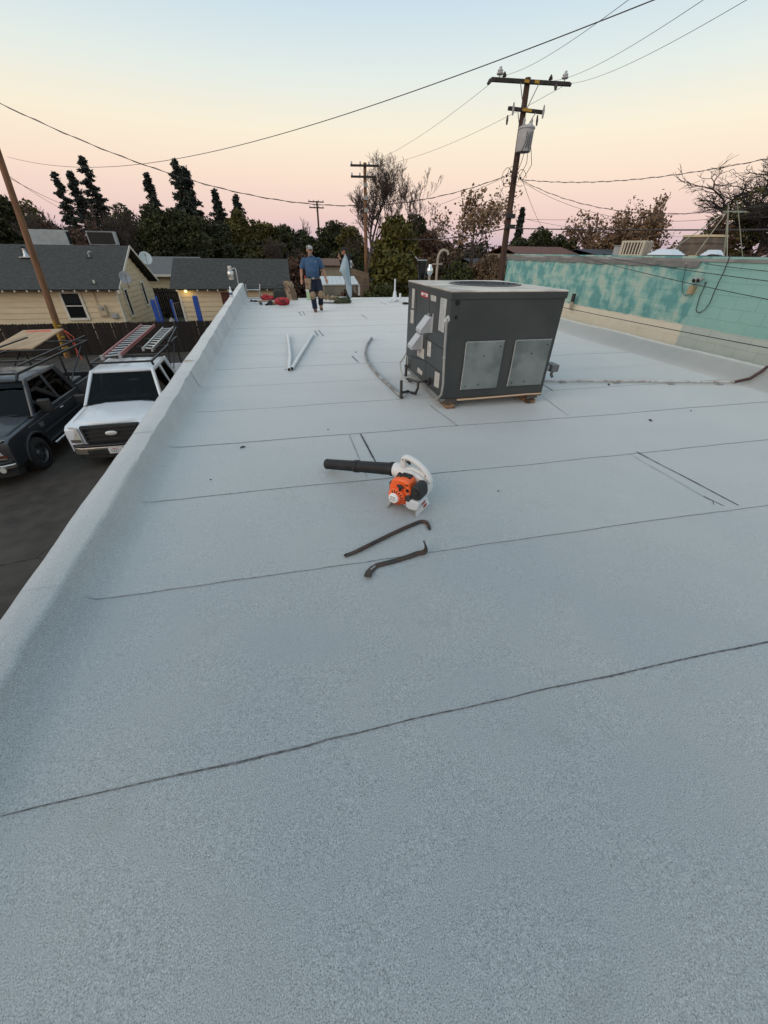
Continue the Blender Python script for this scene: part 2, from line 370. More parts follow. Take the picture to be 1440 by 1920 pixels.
# loose debris
DEB = M('dark_scrap', (.03,.028,.025), rough=.8)
for (x, y, s, wh) in ((615,806,.012,'just beyond the blower tube'),(395,694,.03,'by the left parapet'),(455,839,.03,'halfway between parapet and blower tube'),(667,661,.03,'left of the curved conduit'),(535,694,.02,'at the foot of the white pipe V'),
        (1219,789,.03,'right of the unit'),(1141,722,.04,'just below the gas line'),(818,1001,.006,'right of the crowbar hook'),(934,921,.012,'right of the blower'),(395,900,.012,'left of the blower tube tip'),(1295,771,.015,'far right of the unit')):
    p = atZ(x, y); q = thing('scrap', 'tiny dark crumb of tar on the roof '+wh, 'debris', (p.x,p.y,.003), random.uniform(0,3), 'loose tar crumbs on the roof')
    MB().hexa([(-s,-s*.4,0),(s,-s*.3,0),(s*.8,s*.4,0),(-s*.7,s*.3,0),(-s*.5,-s*.2,s*.4),(s*.6,-s*.2,s*.5),(s*.5,s*.2,s*.4),(-s*.5,s*.2,s*.3)]).build('crumb', DEB, q)

# ================================================================== NEIGHBOUR: turquoise block building
def turq_mat():
    m = bpy.data.materials.new('patchy_turquoise_paint'); m.use_nodes = True; n = m.node_tree; b = n.nodes['Principled BSDF']; lk = n.links.new
    g = n.nodes.new('ShaderNodeNewGeometry'); s = n.nodes.new('ShaderNodeSeparateXYZ'); lk(g.outputs['Position'], s.inputs[0])
    def noise(sc, st=(1,1,1), det=4, rough=.55, off=0):
        mp = n.nodes.new('ShaderNodeMapping'); mp.inputs['Scale'].default_value = st; mp.inputs['Location'].default_value = (off,off,off); lk(g.outputs['Position'], mp.inputs[0])
        t = n.nodes.new('ShaderNodeTexNoise'); t.inputs['Scale'].default_value = sc; t.inputs['Detail'].default_value = det; t.inputs['Roughness'].default_value = rough
        lk(mp.outputs[0], t.inputs['Vector']); return t.outputs[0]
    def ramp(src, *st):
        r = n.nodes.new('ShaderNodeValToRGB'); e = r.color_ramp.elements
        e[0].position, e[0].color = st[0][0], (*st[0][1], 1); e[1].position, e[1].color = st[1][0], (*st[1][1], 1)
        for p, c in st[2:]: x = e.new(p); x.color = (*c, 1)
        lk(src, r.inputs[0]); return r.outputs[0]
    def mix(f, a, c):
        x = n.nodes.new('ShaderNodeMix'); x.data_type = 'RGBA'; lk(f, x.inputs[0]); lk(a, x.inputs[6]); lk(c, x.inputs[7]); return x.outputs[2]
    def step(src, t, w=.01):
        r = n.nodes.new('ShaderNodeMapRange'); r.inputs[1].default_value = t-w; r.inputs[2].default_value = t+w; lk(src, r.inputs[0]); return r.outputs[0]
    def madd(a, bsrc, k):
        x = n.nodes.new('ShaderNodeMath'); x.operation = 'MULTIPLY_ADD'; lk(bsrc, x.inputs[0]); x.inputs[1].default_value = k; lk(a, x.inputs[2]); return x.outputs[0]
    T0, T1, T2, CR = (.115,.300,.290), (.205,.390,.355), (.285,.450,.395), (.37,.475,.405)
    n1 = noise(3.6, (1,.8,.8), 3, .5); n2 = noise(8, (1,1,.35), 3, off=4); n3 = noise(8, (1,.35,1), 3, off=9)
    mm = n.nodes.new('ShaderNodeMath'); mm.operation = 'ADD'; lk(n2, mm.inputs[0]); lk(n3, mm.inputs[1])
    field = madd(n1, mm.outputs[0], .38)     # ~ .5 + .38
    patchy = ramp(field, (.77, T0), (.86, T1), (.95, T2), (1.0, CR))
    clean = ramp(noise(1.1, det=5), (.3, (.225,.43,.385)), (.7, (.275,.475,.425)))
    y_ = madd(s.outputs[1], noise(3, det=2), .12)
    up_ = mix(step(y_, 7.12, .02), clean, patchy)
    cream = ramp(noise(3), (.3, (.66,.60,.47)), (.7, (.72,.66,.53))); grey = ramp(noise(3), (.3, (.42,.47,.43)), (.7, (.48,.53,.48)))
    lo_ = mix(step(y_, 7.12, .02), grey, cream)
    z_ = madd(s.outputs[2], noise(6, det=3), .06)
    lk(mix(step(z_, .50, .012), lo_, up_), b.inputs['Base Color'])
    bp = n.nodes.new('ShaderNodeBump'); bp.inputs['Strength'].default_value = .35; bp.inputs['Distance'].default_value = .004
    lk(noise(60, det=3), bp.inputs['Height']); lk(bp.outputs[0], b.inputs['Normal']); b.inputs['Roughness'].default_value = .8
    return m
TURQ = turq_mat()
WX = 8.0; WY0, WY1 = 2.4, 15.05
nb = thing('block_building', 'neighbouring block-walled building painted patchy turquoise over a cream base', 'building', (12, 9, GZ))
mb = MB(); BH, BL, JT = .2, .4, .002
mb.box(.003, .02, JT, BL-JT, JT, BH-JT); blk = mb.mesh('block', TURQ)
base_w = nb.location
row = 0; z = -.55
while z < 1.52:
    y = WY0 + (.2 if row % 2 else 0)
    while y + BL <= WY1 + .01:
        inst('block', blk, nb, (WX+random.uniform(-.0012,.0012)-base_w.x, y-base_w.y, z-base_w.z)); y += BL
    if row % 2:
        for yy in (WY0, WY1-.25): inst('block', blk, nb, (WX-base_w.x, yy-base_w.y, z-base_w.z), scale=(1,.5,1))
    row += 1; z += BH
MB().box(WX+.009, WX+.25, WY0-6, WY1+.1, GZ, 1.56).build('wall', TURQ, nb, world=True)
MB().box(WX+.25, 20, WY1-.15, WY1+.1, GZ, 1.56).build('wall', M('old_stucco', (.36,.40,.36), (.3,.3,.27), scale=2, rough=.9), nb, world=True)
GRV = M('weathered_roofing', (.17,.165,.155), (.25,.24,.225), scale=2.2, rough=.9, bump=.3, bscale=60, c3=(.40,.40,.385), scale3=.8, amt3=.8)
MB().box(WX-.02, 20.2, WY0-6, WY1+.16, 1.565, 1.615).build('roof', GRV, nb, world=True)
mb = MB(); N = 40
mb.grid(lambda u, v: (WX-.016-.012*v, 7.25+(WY1+.1-7.25)*u, 1.60-v*(.13+.012*math.sin(u*37)+.012*math.sin(u*91))), N, 1)
o = mb.build('flashing', M('grey_tar_flashing', (.14,.135,.125), (.20,.19,.18), scale=3, rough=.9), nb, world=True)
sd = o.modifiers.new('s', 'SOLIDIFY'); sd.thickness = .006

# ================================================================== FENCE
FEN = [M('weathered_board_%d' % i, c, (c[0]*1.7, c[1]*1.6, c[2]*1.5), scale=3, rough=.9, bump=.4, bscale=14, stretch=(6,6,.7)) for i, c in enumerate(((.010,.0065,.005),(.014,.009,.007),(.008,.0055,.0045)))]
fy = 24.15
fen = thing('board_fence', 'dark weathered board fence behind the two pickup trucks', 'fence', (-10, fy, GZ))
bms = []
for i in range(3):
    mb = MB(); mb.prism([(-.068,0),(.068,0),(.068,1.44),(.045,1.49),(-.045,1.49),(-.068,1.44)], -.009, .009, 'xz'); bms.append(mb.mesh('board', FEN[i]))
x = -23.5
while x < 2.5:
    if True:
        inst('board', bms[random.randrange(3)], fen, (x+10, random.uniform(-.006,.006), random.uniform(-.01,.01)), (0, random.uniform(-.006,.006), 0), (1,1,1.05+random.uniform(-.008,.01)))
    x += .1385+random.choice((0,0,0,0,0,.006,.012))
for zz in (.35, 1.2): MB().box(-13.6, 12.4, .012, .05, zz, zz+.09).build('rail', FEN[0], fen)
for xx in np.arange(-13.4, 12.5, 2.4): MB().box(xx, xx+.09, .052, .14, 0, 1.42).build('post', FEN[1], fen)

# ================================================================== HOUSES
SIDING = M('beige_siding', (.66,.53,.35), (.59,.47,.31), scale=1.5, rough=.75, bump=.1, bscale=30, stretch=(1,1,4))
TRIM = M('cream_trim', (.68,.64,.55), (.60,.56,.47), scale=4, rough=.7)
SHING = M('charcoal_shingle', (.027,.027,.024), (.046,.045,.041), scale=9, rough=.9, bump=.5, bscale=20, stretch=(1,2.2,2.2), c3=(.075,.078,.075), scale3=5, amt3=.5)
DARKGL = M('dark_window_glass', (.012,.014,.015), rough=.06, spec=.6)
def lap_wall(par, x0, x1, y, z0, z1, nrm, mat=SIDING, h=.30, top=None, along='x'):
    """lap siding: every board a part; top(u) may cut the boards to a gable"""
    z = z0; L0, L1 = x0, x1
    while z < z1-.02:
        zz = min(z+h, z1); a, b = (L0, L1)
        if top:
            a, b = top(zz-.01)
            if b-a < .1: break
        mb = MB()
        def P(l, d, q): return (l, y+nrm*d, q) if along == 'x' else (y+nrm*d, l, q)
        mb.add([P(a,.034,z),P(b,.034,z),P(b,.004,zz),P(a,.004,zz),P(a,-.02,z),P(b,-.02,z),P(b,-.02,zz),P(a,-.02,zz)],
               [(0,1,2,3),(4,7,6,5),(0,4,5,1),(3,2,6,7),(0,3,7,4),(1,5,6,2)])
        mb.build('siding_board', mat, par, world=True); z += h
def window(par, c, w, h, nrm, along='x', sash=True, frame=.09):
    """c = centre on the wall face"""
    cx, cy, cz = c
    def B(a0, a1, d0, d1, z0, z1):
        if along == 'x': ys = sorted((cy+nrm*d0, cy+nrm*d1)); return MB().box(cx+a0, cx+a1, ys[0], ys[1], cz+z0, cz+z1)
        xs = sorted((cx+nrm*d0, cx+nrm*d1)); return MB().box(xs[0], xs[1], cy+a0, cy+a1, cz+z0, cz+z1)
    wn = B(-w/2, w/2, .006, .026, -h/2, h/2).build('window', DARKGL, par, world=True)
    f = MB()
    for a in ((-w/2-frame, -w/2, -h/2-frame, h/2+frame), (w/2, w/2+frame, -h/2-frame, h/2+frame), (-w/2, w/2, h/2, h/2+frame)):
        b = B(a[0], a[1], .0, .055, a[2], a[3]); f.add(b.v, b.f)
    f.build('frame', TRIM, wn, world=True)
    B(-w/2-.001, w/2+.001, .0, .08, -h/2-frame, -h/2).build('sill', TRIM, wn, world=True)
    if sash: B(-w/2, w/2, .027, .045, -.025, .025).build('sash_rail', TRIM, wn, world=True)
    return wn
def gable_roof(par, x0, x1, yf, yr, yb, ze, zr, mat, t=.10):
    for a, b in ((yf, yr), (yb, yr)):
        s_ = 1 if b > a else -1
        mb = MB(); n = Vector((0, -(zr-ze)*s_, abs(b-a))).normalized()
        o_ = n*t
        q = [(x0,a,ze),(x1,a,ze),(x1,b-.001*s_,zr),(x0,b-.001*s_,zr)]
        mb.slab(q, n, t); mb.build('roof', mat, par, world=True)

# ---- beige house with the gable end
hx1, hx0, hy0, hy1, hr = -10.45, -24.0, 29.05, 36.6, 32.82
hs = thing('beige_house', 'beige lap-sided house with charcoal shingle gable roof beyond the fence', 'house', (-16, 32, GZ))
MB().box(hx0+.05, hx1-.03, hy0+.03, hy1-.03, GZ, -.50).build('wall', SIDING, hs, world=True)
mb = MB(); mb.prism([(hy0+.05,-.50),(hy1-.05,-.50),(hr,1.56)], hx1-.23, hx1-.03, 'yz'); mb.build('gable_wall', SIDING, hs, world=True)
lap_wall(hs, hx0, hx1, hy0, GZ+.3, -.36, -1)
lap_wall(hs, hy0, hy1, hx1, GZ+.3, 1.5, 1, along='y',
         top=lambda z: (hy0, hy1) if z < -.5 else (hy0+(z+.5)/2.1*(hr-hy0), hy1-(z+.5)/2.1*(hy1-hr)))
gable_roof(hs, hx0-.4, hx1+.45, hy0-.48, hr, hy1+.48, -.42, 1.72, SHING, .09)
for a, b in ((hy0-.49, hr), (hy1+.49, hr)):
    mb = MB(); mb.slab([(hx1+.455,a,-.46),(hx1+.455,b,1.68),(hx1+.455,b,1.84),(hx1+.455,a,-.30)], (1,0,0), .03); mb.build('barge_board', TRIM, hs, world=True)
MB().box(hx1+.01, hx1+.07, hy0-.04, hy0+.09, GZ+.1, -.38).build('corner_board', TRIM, hs, world=True)
for x in np.arange(hx0, hx1+.4, .61):
    MB().box(x, x+.06, hy0-.53, hy0-.06, -.47, -.385).build('rafter_tail', TRIM, hs, world=True)
for x in (hx1+.36,): MB().box(x, x+.09, hy0-.6, hy0-.2, -.55, -.40).build('rafter_tail', TRIM, hs, world=True)
window(hs, (-12.92, hy0-.02, -1.24), .92, 1.30, -1, frame=.13)
window(hs, (hx1+.03, 30.62, -1.24), .42, 1.42, 1, 'y', False, .12); window(hs, (hx1+.03, 34.25, -1.03), .46, 1.34, 1, 'y', False, .12)
# service box on the front wall, pipe boot and vents on the roof
GREY = M('grey_enamel', (.36,.36,.35), (.30,.30,.29), scale=5, rough=.5)
p = atY(192, 580, hy0-.04)
eb = thing('electric_meter', 'beige electric meter box on the front wall of the beige house', 'meter', (p.x, hy0-.03, p.z-.3))
MB().box(-.22, .22, -.14, 0, -.05, .55).build('box', M('beige_enamel', (.48,.39,.26), rough=.5), eb, bevel=.02)
MB().cyl((0,-.14,.38), (0,-.22,.38), .10).build('meter_dial', GREY, eb, True)
MB().tube([(-.16,-.05,.55),(-.16,-.05,1.0),(-.16,-.05,1.25)], .025).build('conduit', MATS['beige_enamel'], eb, True)
p = atY(216, 592, hy0-.04); ub = thing('wall_box', 'small pale grey utility box beside the electric meter', 'box', (p.x, hy0-.03, p.z-.15))
MB().box(-.16, .16, -.1, 0, 0, .30).build('case', GREY, ub, bevel=.015); MB().box(-.15,.15,-.112,-.101,.02,.28).build('lid', GREY, ub)
def on_roof(px, py, side=0):   # front slope of the beige house
    d = ray(px, py); k = (1.72+.42)/(hr-hy0+.48); t = (-.42+.1 - CAMH + k*(0-(hy0-.48)))/(d.z-k*d.y); return CAM+d*t
GALV = M('galvanised_metal', (.55,.56,.57), (.42,.43,.44), scale=6, rough=.4, metal=.85)
p = on_roof(50, 481); v = thing('roof_vent', 'shiny metal vent pipe with flared base on the charcoal house roof', 'vent', p)
MB().lathe([(.2,-.02),(.12,.1),(.07,.3),(.07,.42)], 14).build('pipe', GALV, v, True); MB().lathe([(.11,.42),(.12,.5),(.05,.56)], 14).build('cap', M('dark_metal', (.05,.05,.05), rough=.5, metal=.5), v, True)
MB().box(-.3,.3,-.28,.28,-.05,-.005).build('flashing', GALV, v)
p = on_roof(168, 482); v = thing('roof_vent', 'bent dark vent pipe high on the charcoal roof above the meter', 'vent', p)
MB().tube([(0,0,-.05),(0,0,.2),(.06,0,.28),(.18,0,.26)], .045).build('pipe', GREY, v, True); MB().box(-.14,.14,-.14,.14,-.05,.0).build('flashing', SHING, v)
p = on_roof(177, 531); v = thing('roof_vent', 'small pale vent stub just above the house eave', 'vent', p)
MB().tube([(0,0,-.05),(0,0,.16)], .05).build('pipe', TRIM, v, True); MB().box(-.12,.12,-.12,.12,-.06,.0).build('flashing', SHING, v)
# swamp coolers standing on the ridge
def cooler(px0, px1, py0, py1, y, label, face, name='evaporative_cooler'):
    a = atY(px0, py1, y); b = atY(px1, py0, y); w = b.x-a.x; h = b.z-a.z
    t = thing(name, label, 'air cooler', ((a.x+b.x)/2, y+.4, a.z), .15)
    MB().box(-w/2, w/2, -.4, .4, 0, h).build('casing', M('cooler_casing', (.40,.42,.42), (.33,.34,.34), scale=3, rough=.5), t, bevel=.02)
    return t, w, h
t, w, h = cooler(62, 117, 431, 459, 35.5, 'pale grey evaporative cooler with dark right side behind the house ridge', 0)
MB().box(w/2+.002, w/2+.02, -.34, .34, .08, h-.08).build('pad_grille', M('cooler_pad', (.02,.024,.028), rough=.9), t)
for i in range(6): MB().box(w/2+.021, w/2+.035, -.33+.11*i, -.31+.11*i, .08, h-.08).build('slat', MATS['cooler_pad'], t)
MB().box(-.4,.4,-.3,.3,-1.3,-.002).build('duct', MATS['cooler_casing'], t)
t, w, h = cooler(168, 210, 434, 459, 35.5, 'boxy evaporative cooler showing a wide dark pad, nearest the house gable', 0)
MB().box(-w/2+.06, w/2-.12, -.42, -.402, .05, h-.06).build('pad_grille', M('cooler_pad_brown', (.03,.027,.025), rough=.9), t)
for i in range(7): MB().box(-w/2+.06, w/2-.12, -.435, -.421, .08+.11*i, .095+.11*i).build('slat', MATS['dark_metal'], t)
MB().box(-.4,.4,-.3,.3,-1.3,-.002).build('duct', MATS['cooler_casing'], t)
# satellite dishes
def dish(loc, r, aim, label, foot, mat):
    t = thing('satellite_dish', label, 'satellite dish', loc)
    a = Vector(aim).normalized(); q = a.to_track_quat('Z', 'Y').to_matrix().to_4x4(); c = Vector((0,0,.45))
    mb = MB(); prof = [(.001,-.10*r)]+[(r*i/6, -.10*r+.28*r*(i/6)**2) for i in range(1,7)]
    mb.lathe(prof, 24); mb.f = mb.f[:-2]; mb.v = [tuple(c+(q @ Vector((x*.9,y*1.05,z)))) for x,y,z in mb.v]
    o = mb.build('reflector', mat, t, True); s = o.modifiers.new('s','SOLIDIFY'); s.thickness = .012
    MB().tube([foot, (0,.05,.2), tuple(c-a*.1*r)], .022).build('mast', M('dish_mast', (.12,.12,.12), rough=.5), t, True)
    e = c+a*r*.9; MB().tube([tuple(c-q.to_3x3()@Vector((0,r*.9,-.1*r))), tuple(e)], .014).build('feed_arm', MATS['dish_mast'], t, True)
    MB().cyl(tuple(e), tuple(e+a*.08-Vector((0,0,.02))), .04).build('feed_horn', MATS['dish_mast'], t, True)
DISHG = M('dish_grey', (.30,.30,.31), (.25,.25,.26), scale=3, rough=.5)
p = atY(236, 525, hy0-.3); dish((p.x,p.y,p.z-.35), .34, (.55,-1,.55), 'dark grey satellite dish on the near corner of the house eave', (-.05,.25,-.12), DISHG)
p = atY(274, 487, 35.2); dish((p.x,p.y,p.z-.4), .46, (.35,-1,.75), 'larger pale satellite dish behind the gable peak of the house', (-.35,.1,-.25), M('dish_pale', (.42,.46,.46), rough=.5))

# ---- low beige extension between the houses
ex = thing('house_extension', 'low beige extension with grey roof between the two charcoal roofs', 'house', (-9.2, 41.5, GZ))
a = atY(272, 516, 40.0); b = atY(324, 516, 40.0)
MB().box(a.x-1.5, b.x+1.5, 40.05, 44, GZ, a.z-.02).build('wall', SIDING, ex, world=True); lap_wall(ex, a.x-1.5, b.x+1.5, 40.0, a.z-1.8, a.z-.04, -1)
mb = MB(); mb.slab([(a.x-1.8,39.5,a.z),(b.x+1.8,39.5,a.z),(b.x+1.8,44.2,a.z+1.15),(a.x-1.8,44.2,a.z+1.15)], (0,-.22,.97), .1); mb.build('roof', M('grey_shingle', (.10,.10,.095), (.14,.135,.13), scale=6, rough=.9), ex, world=True)
MB().box(a.x-1.8, b.x+1.8, 39.44, 39.495, a.z-.08, a.z+.1).build('fascia', TRIM, ex, world=True)
# ---- garage
gx0, gx1, gy0, gy1 = -6.95, -.25, 29.4, 34.4; gr = 31.9
ga = thing('garage', 'beige garage with charcoal shingle roof behind the far parapet corner', 'garage', (-3.6, 32, GZ))
MB().box(gx0+.03, gx1-.03, gy0+.03, gy1, GZ, -.42).build('wall', SIDING, ga, world=True)
lap_wall(ga, gx0, gx1, gy0, GZ+.3, -.48, -1, h=.28)
for xx, s_ in ((gx1,1),(gx0,-1)):
    mb = MB(); mb.prism([(gy0+.05,-.42),(gy1-.05,-.42),(gr,1.0)], min(xx-s_*.2,xx-s_*.03), max(xx-s_*.2,xx-s_*.03), 'yz'); mb.build('gable_wall', SIDING, ga, world=True)
gable_roof(ga, gx0-.35, gx1+.35, gy0-.42, gr, gy1+.42, -.45, 1.10, SHING, .09)
for x in np.arange(gx0, gx1+.3, .61): MB().box(x, x+.06, gy0-.47, gy0-.06, -.50, -.42).build('rafter_tail', TRIM, ga, world=True)
MB().box(gx0-.02, gx0+.1, gy0-.05, gy0-.01, GZ+.2, -.45).build('corner_board', TRIM, ga, world=True)
p = atY(428, 552, gy0)
dr = MB().box(p.x-.45, p.x+.45, gy0-.05, gy0-.024, GZ+.2, p.z+.12).build('door', M('red_brown_door', (.11,.025,.015), (.08,.02,.012), scale=4, rough=.6), ga, world=True)
MB().box(p.x-.4, p.x-.34, gy0-.09, gy0-.051, -2.0, -1.9).build('handle', GALV, dr, world=True)
p = atY(348, 545, gy0-.15)
lp = thing('porch_light', 'small lit yellow porch lamp under the garage eave', 'lamp', (p.x, gy0-.024, p.z))
MB().box(-.06,.06,-.05,0,-.08,.06).build('bracket', GREY, lp)
MB().ball((0,-.13,0), (.10,.10,.11)).build('globe', M('lit_lamp_globe', (.9,.75,.3), rough=.4, emit=((1,.72,.16), 2.6)), lp, True)
MB().lathe([(.05,.09),(.09,.10),(.03,.14)], 12, (0,-.13,0)).build('cap', GREY, lp, True)
pl = bpy.data.lights.new('porch_lamp_light', 'POINT'); pl.energy = 6; pl.color = (1,.75,.35); pl.shadow_soft_size = .1
plo = bpy.data.objects.new('porch_lamp_light', pl); COL.objects.link(plo); plo.parent = lp; plo.location = (0,-.27,-.02)
# yard fence between the houses
yf = thing('yard_fence', 'tall dark brown yard fence in the gap between the houses', 'fence', (-9, 38.0, GZ))
ym = MB().box(-.075,.075,-.01,.01,0,2.15).mesh('board', FEN[0]); ym2 = MB().box(-.075,.075,-.01,.01,0,2.11).mesh('board', FEN[1])
a = atY(276, 560, 38); b = atY(345, 560, 38)
for i, x in enumerate(np.arange(a.x-.6, b.x+.5, .16)): inst('board', (ym, ym2)[i % 2], yf, (x+9, random.uniform(-.006,.006), random.uniform(0,.03)))
for zz in (.5, 1.8): MB().box(a.x-.6+9, b.x+.5+9, .012, .05, zz, zz+.09).build('rail', FEN[0], yf)
# blue posts of a carport frame by the garage
BLUE = M('blue_paint', (.012,.075,.36), (.01,.05,.26), scale=6, rough=.45)
def post_px(x0, y0, x1, y1, Y, w, label, zt=None):
    a = atY(x0, y0, Y); b = atY(x1, y1, Y)
    t = thing('blue_post', label, 'post', (b.x, Y, GZ), group=None)
    MB().box(-w/2, w/2, -w/2, w/2, .03, a.z-GZ).build('upright', BLUE, t, bevel=.01); MB().box(-w*.9,w*.9,-w*.9,w*.9,0,.03).build('base_plate', BLUE, t)
    MB().box(-w*.35, w*.35, -w*.35, w*.35, a.z-GZ, a.z-GZ+.04).build('cap', BLUE, t); return t
post_px(286, 563, 297, 600, 27.6, .22, 'wide blue post nearest the beige house gable wall')
post_px(295, 556, 305, 600, 29.0, .12, 'thin tall blue post just right of the wide blue post')
post_px(323, 563, 331, 600, 27.6, .13, 'lone thin blue post midway in the dark gap between houses')
post_px(336, 558, 346, 590, 30.0, .09, 'thin dim blue post close to the garage corner')
tp = post_px(366, 556, 376, 600, 27.2, .26, 'thick bright blue post standing before the garage wall')
p = atY(366, 556, 27.2)
fr = thing('wire_gate', 'grey wire mesh gate frame leaning by the thick blue post', 'gate', (p.x-.75, 27.3, GZ))
WIRE = M('grey_wire', (.22,.21,.19), rough=.6)
gh = p.z-GZ-.1
mb = MB(); mb.tube([(-.62,0,0),(-.62,0,gh-.28),(.55,0,gh),(.55,0,0)], .022); mb.build('frame', WIRE, fr, True)
mb = MB()
for i in range(12): x = -.58+.095*i; mb.tube([(x,0,.05),(x,0,gh-.3+.024*i)], .004, 4)
mb.build('mesh', WIRE, fr)
bl = thing('barrel', 'pale round gas cylinder on the ground between blue posts', 'gas cylinder', (*atY(317, 582, 28.6).xy, GZ))
hB = 1.15
MB().lathe([(.16,0),(.19,.05),(.19,hB-.2),(.13,hB-.06),(.05,hB)], 18).build('tank', M('pale_tank', (.26,.26,.25), rough=.5), bl, True); MB().cyl((0,0,hB),(0,0,hB+.06),.03).build('valve', GALV, bl, True)

# ---- things beyond the far roof edge
def shed(px0, px1, py_e, py_r, Y, depth, roofc, wallc, label, name='shed', cat='shed'):
    a = atY(px0, py_e, Y); b = atY(px1, py_e, Y); r = atY((px0+px1)/2, py_r, Y+depth/2)
    t = thing(name, label, cat, ((a.x+b.x)/2, Y+depth/2, GZ))
    wm = M('wall_'+label[:12], wallc, tuple(c*.85 for c in wallc), scale=2, rough=.85)
    rm = M('roof_'+label[:12], roofc, tuple(c*.7 for c in roofc), scale=3, rough=.9, c3=tuple(c*1.3 for c in roofc), scale3=6)
    MB().box(a.x+.15, b.x-.15, Y+.2, Y+depth-.2, GZ, a.z).build('wall', wm, t, world=True)
    n = max(3, int((b.x-a.x)/.45))
    for i in range(n):
        x0 = a.x+.15+(b.x-a.x-.3)*i/n; x1 = a.x+.15+(b.x-a.x-.3)*(i+1)/n
        MB().box(x0+.006, x1-.006, Y+.175, Y+.199, GZ+.05, a.z-.04).build('board', wm, t, world=True)
    for s_, (y0, y1) in ((1, (Y-.1, Y+depth/2)), (-1, (Y+depth+.1, Y+depth/2))):
        nn = Vector((0,-(r.z-a.z)*s_, depth/2)).normalized()
        MB().slab([(a.x,y0,a.z-.03),(b.x,y0,a.z-.03),(b.x,y1,r.z),(a.x,y1,r.z)], nn, .06).build('roof', rm, t, world=True)
    return t
shed(604, 664, 498, 486, 42, 5, (.16,.085,.055), (.40,.33,.24), 'small tan shed with brown roof between the two workers')
# white flat metal carport roof
a = atY(600, 535, 27); b = atY(673, 534, 27); c_ = atY(664, 519, 29.6); d_ = atY(600, 519, 29.6)
cp = thing('patio_cover', 'white sheet-metal patio cover behind the worker in black', 'awning', ((a.x+b.x)/2, 28.3, GZ))
nrm = (Vector(b)-Vector(a)).cross(Vector(c_)-Vector(b)).normalized(); nrm = nrm if nrm.z > 0 else -nrm
WSH = M('white_sheet_metal', (.56,.57,.57), (.48,.49,.49), scale=3, rough=.5)
n = 9
for i in range(n):
    p0 = a.lerp(b, i/n); p1 = a.lerp(b, (i+1)/n); q1 = d_.lerp(c_, (i+1)/n); q0 = d_.lerp(c_, i/n); e_ = (p1-p0)*.02
    MB().slab([p0+e_, p1-e_, q1-e_, q0+e_], nrm, .04).build('roof_panel', WSH, cp, world=True)
for p in (a, b, c_, d_): MB().box(p.x-.05, p.x+.05, p.y-.05, p.y+.05, GZ, p.z-.01).build('post', WSH, cp, world=True)
# light picket fence at right of it
pf = thing('plank_fence', 'short pale plank fence under the dark shrubs right of the worker in black', 'fence', (*atY(678, 510, 36).xy, GZ))
a = atY(660, 503, 33); b = atY(690, 512, 31)
for i in range(9):
    t_ = i/8; p = a.lerp(b, t_); MB().box(p.x-.08, p.x+.08, p.y-.015, p.y+.015, GZ, p.z).build('board', M('pale_plank', (.24,.17,.12), (.17,.12,.085), scale=3, rough=.9), pf, world=True)
MB().bar((a.x,a.y+.04,a.z-.3), (b.x,b.y+.04,b.z-.3), .04, .09).build('rail', MATS['pale_plank'], pf, world=True)
# houses far right
shed(890, 985, 497, 486, 46, 7, (.05,.045,.045), (.16,.13,.11), 'dim dark house glimpsed behind the leaning pole base', 'far_house', 'house')
shed(968, 1085, 476, 464, 48, 8, (.15,.06,.042), (.3,.24,.18), 'long red-brown tiled roof of a house beyond the turquoise wall', 'far_house', 'house')
shed(1118, 1190, 478, 469, 46, 8, (.055,.06,.07), (.2,.18,.16), 'dark slate-roofed house behind the cream cooler', 'far_house', 'house')
shed(206, 262, 462, 451, 60, 7, (.26,.24,.22), (.25,.06,.05), 'distant house with pale roof just above the gable peak', 'far_house', 'house')

# ================================================================== POLES AND WIRES
def pole_mat(n, c): return M(n, c, tuple(k*.55 for k in c), scale=3, rough=.85, bump=.5, bscale=25, stretch=(5,5,.35))
POLE_D = pole_mat('creosote_pole', (.085,.046,.030)); POLE_L = pole_mat('brown_pole', (.26,.13,.065)); ARM = pole_mat('crossarm_wood', (.045,.038,.032))
PORC = M('porcelain', (.55,.55,.55), rough=.25); DKPORC = M('brown_porcelain', (.045,.03,.028), rough=.3)
YEL = M('yellow_tag', (.45,.25,.03), rough=.6); IRON = M('galv_iron', (.22,.22,.22), (.15,.15,.15), scale=8, rough=.5, metal=.6)
def insulator(par, p, mat=PORC, s=1.0):
    o = MB().lathe([(.02,0),(.02,.06),(.10,.07),(.11,.10),(.06,.12),(.085,.14),(.09,.16),(.04,.19),(.05,.22),(.02,.25)], 14).build('insulator', mat, par, True)
    o.location = p; o.scale = (s, s, s)
# --- big pole with transformer
PY_ = 23.5
t0 = atY(990, 146, PY_); b0 = atY(938, 520, PY_)
lean = (t0.x-b0.x)/(t0.z-b0.z); H = t0.z-GZ
bx_ = t0.x-lean*H
up1 = thing('utility_pole', 'tall dark utility pole with double crossarms and a grey transformer', 'utility pole', (bx_, PY_, GZ))
def on1(z): return Vector((lean*z, 0, z))
MB().tube([on1(0), on1(H*.5), on1(H)], [.19,.165,.13], 14).build('pole', POLE_D, up1, True)
yw = R_(-6)
def arm(par, z, x0, x1, on, sz=.115, dz=0):
    a = on(z)+Vector((x0, -.17-x0*math.sin(yw)*0, dz)); b = on(z)+Vector((x1, -.17, -dz)); MB().bar(a, b, sz, sz*1.15).build('crossarm', ARM, par); return a, b
def local(px, py, Y=PY_-.17): p = atY(px, py, Y); return p-Vector((bx_, PY_, GZ))
A0, A1 = local(921, 149), local(1067, 158)
MB().bar(A0, A1, .12, .14).build('crossarm', ARM, up1, bevel=.01)
B0, B1 = local(953, 203), local(1020, 211)
MB().bar(B0, B1, .11, .13).build('crossarm', ARM, up1, bevel=.01)
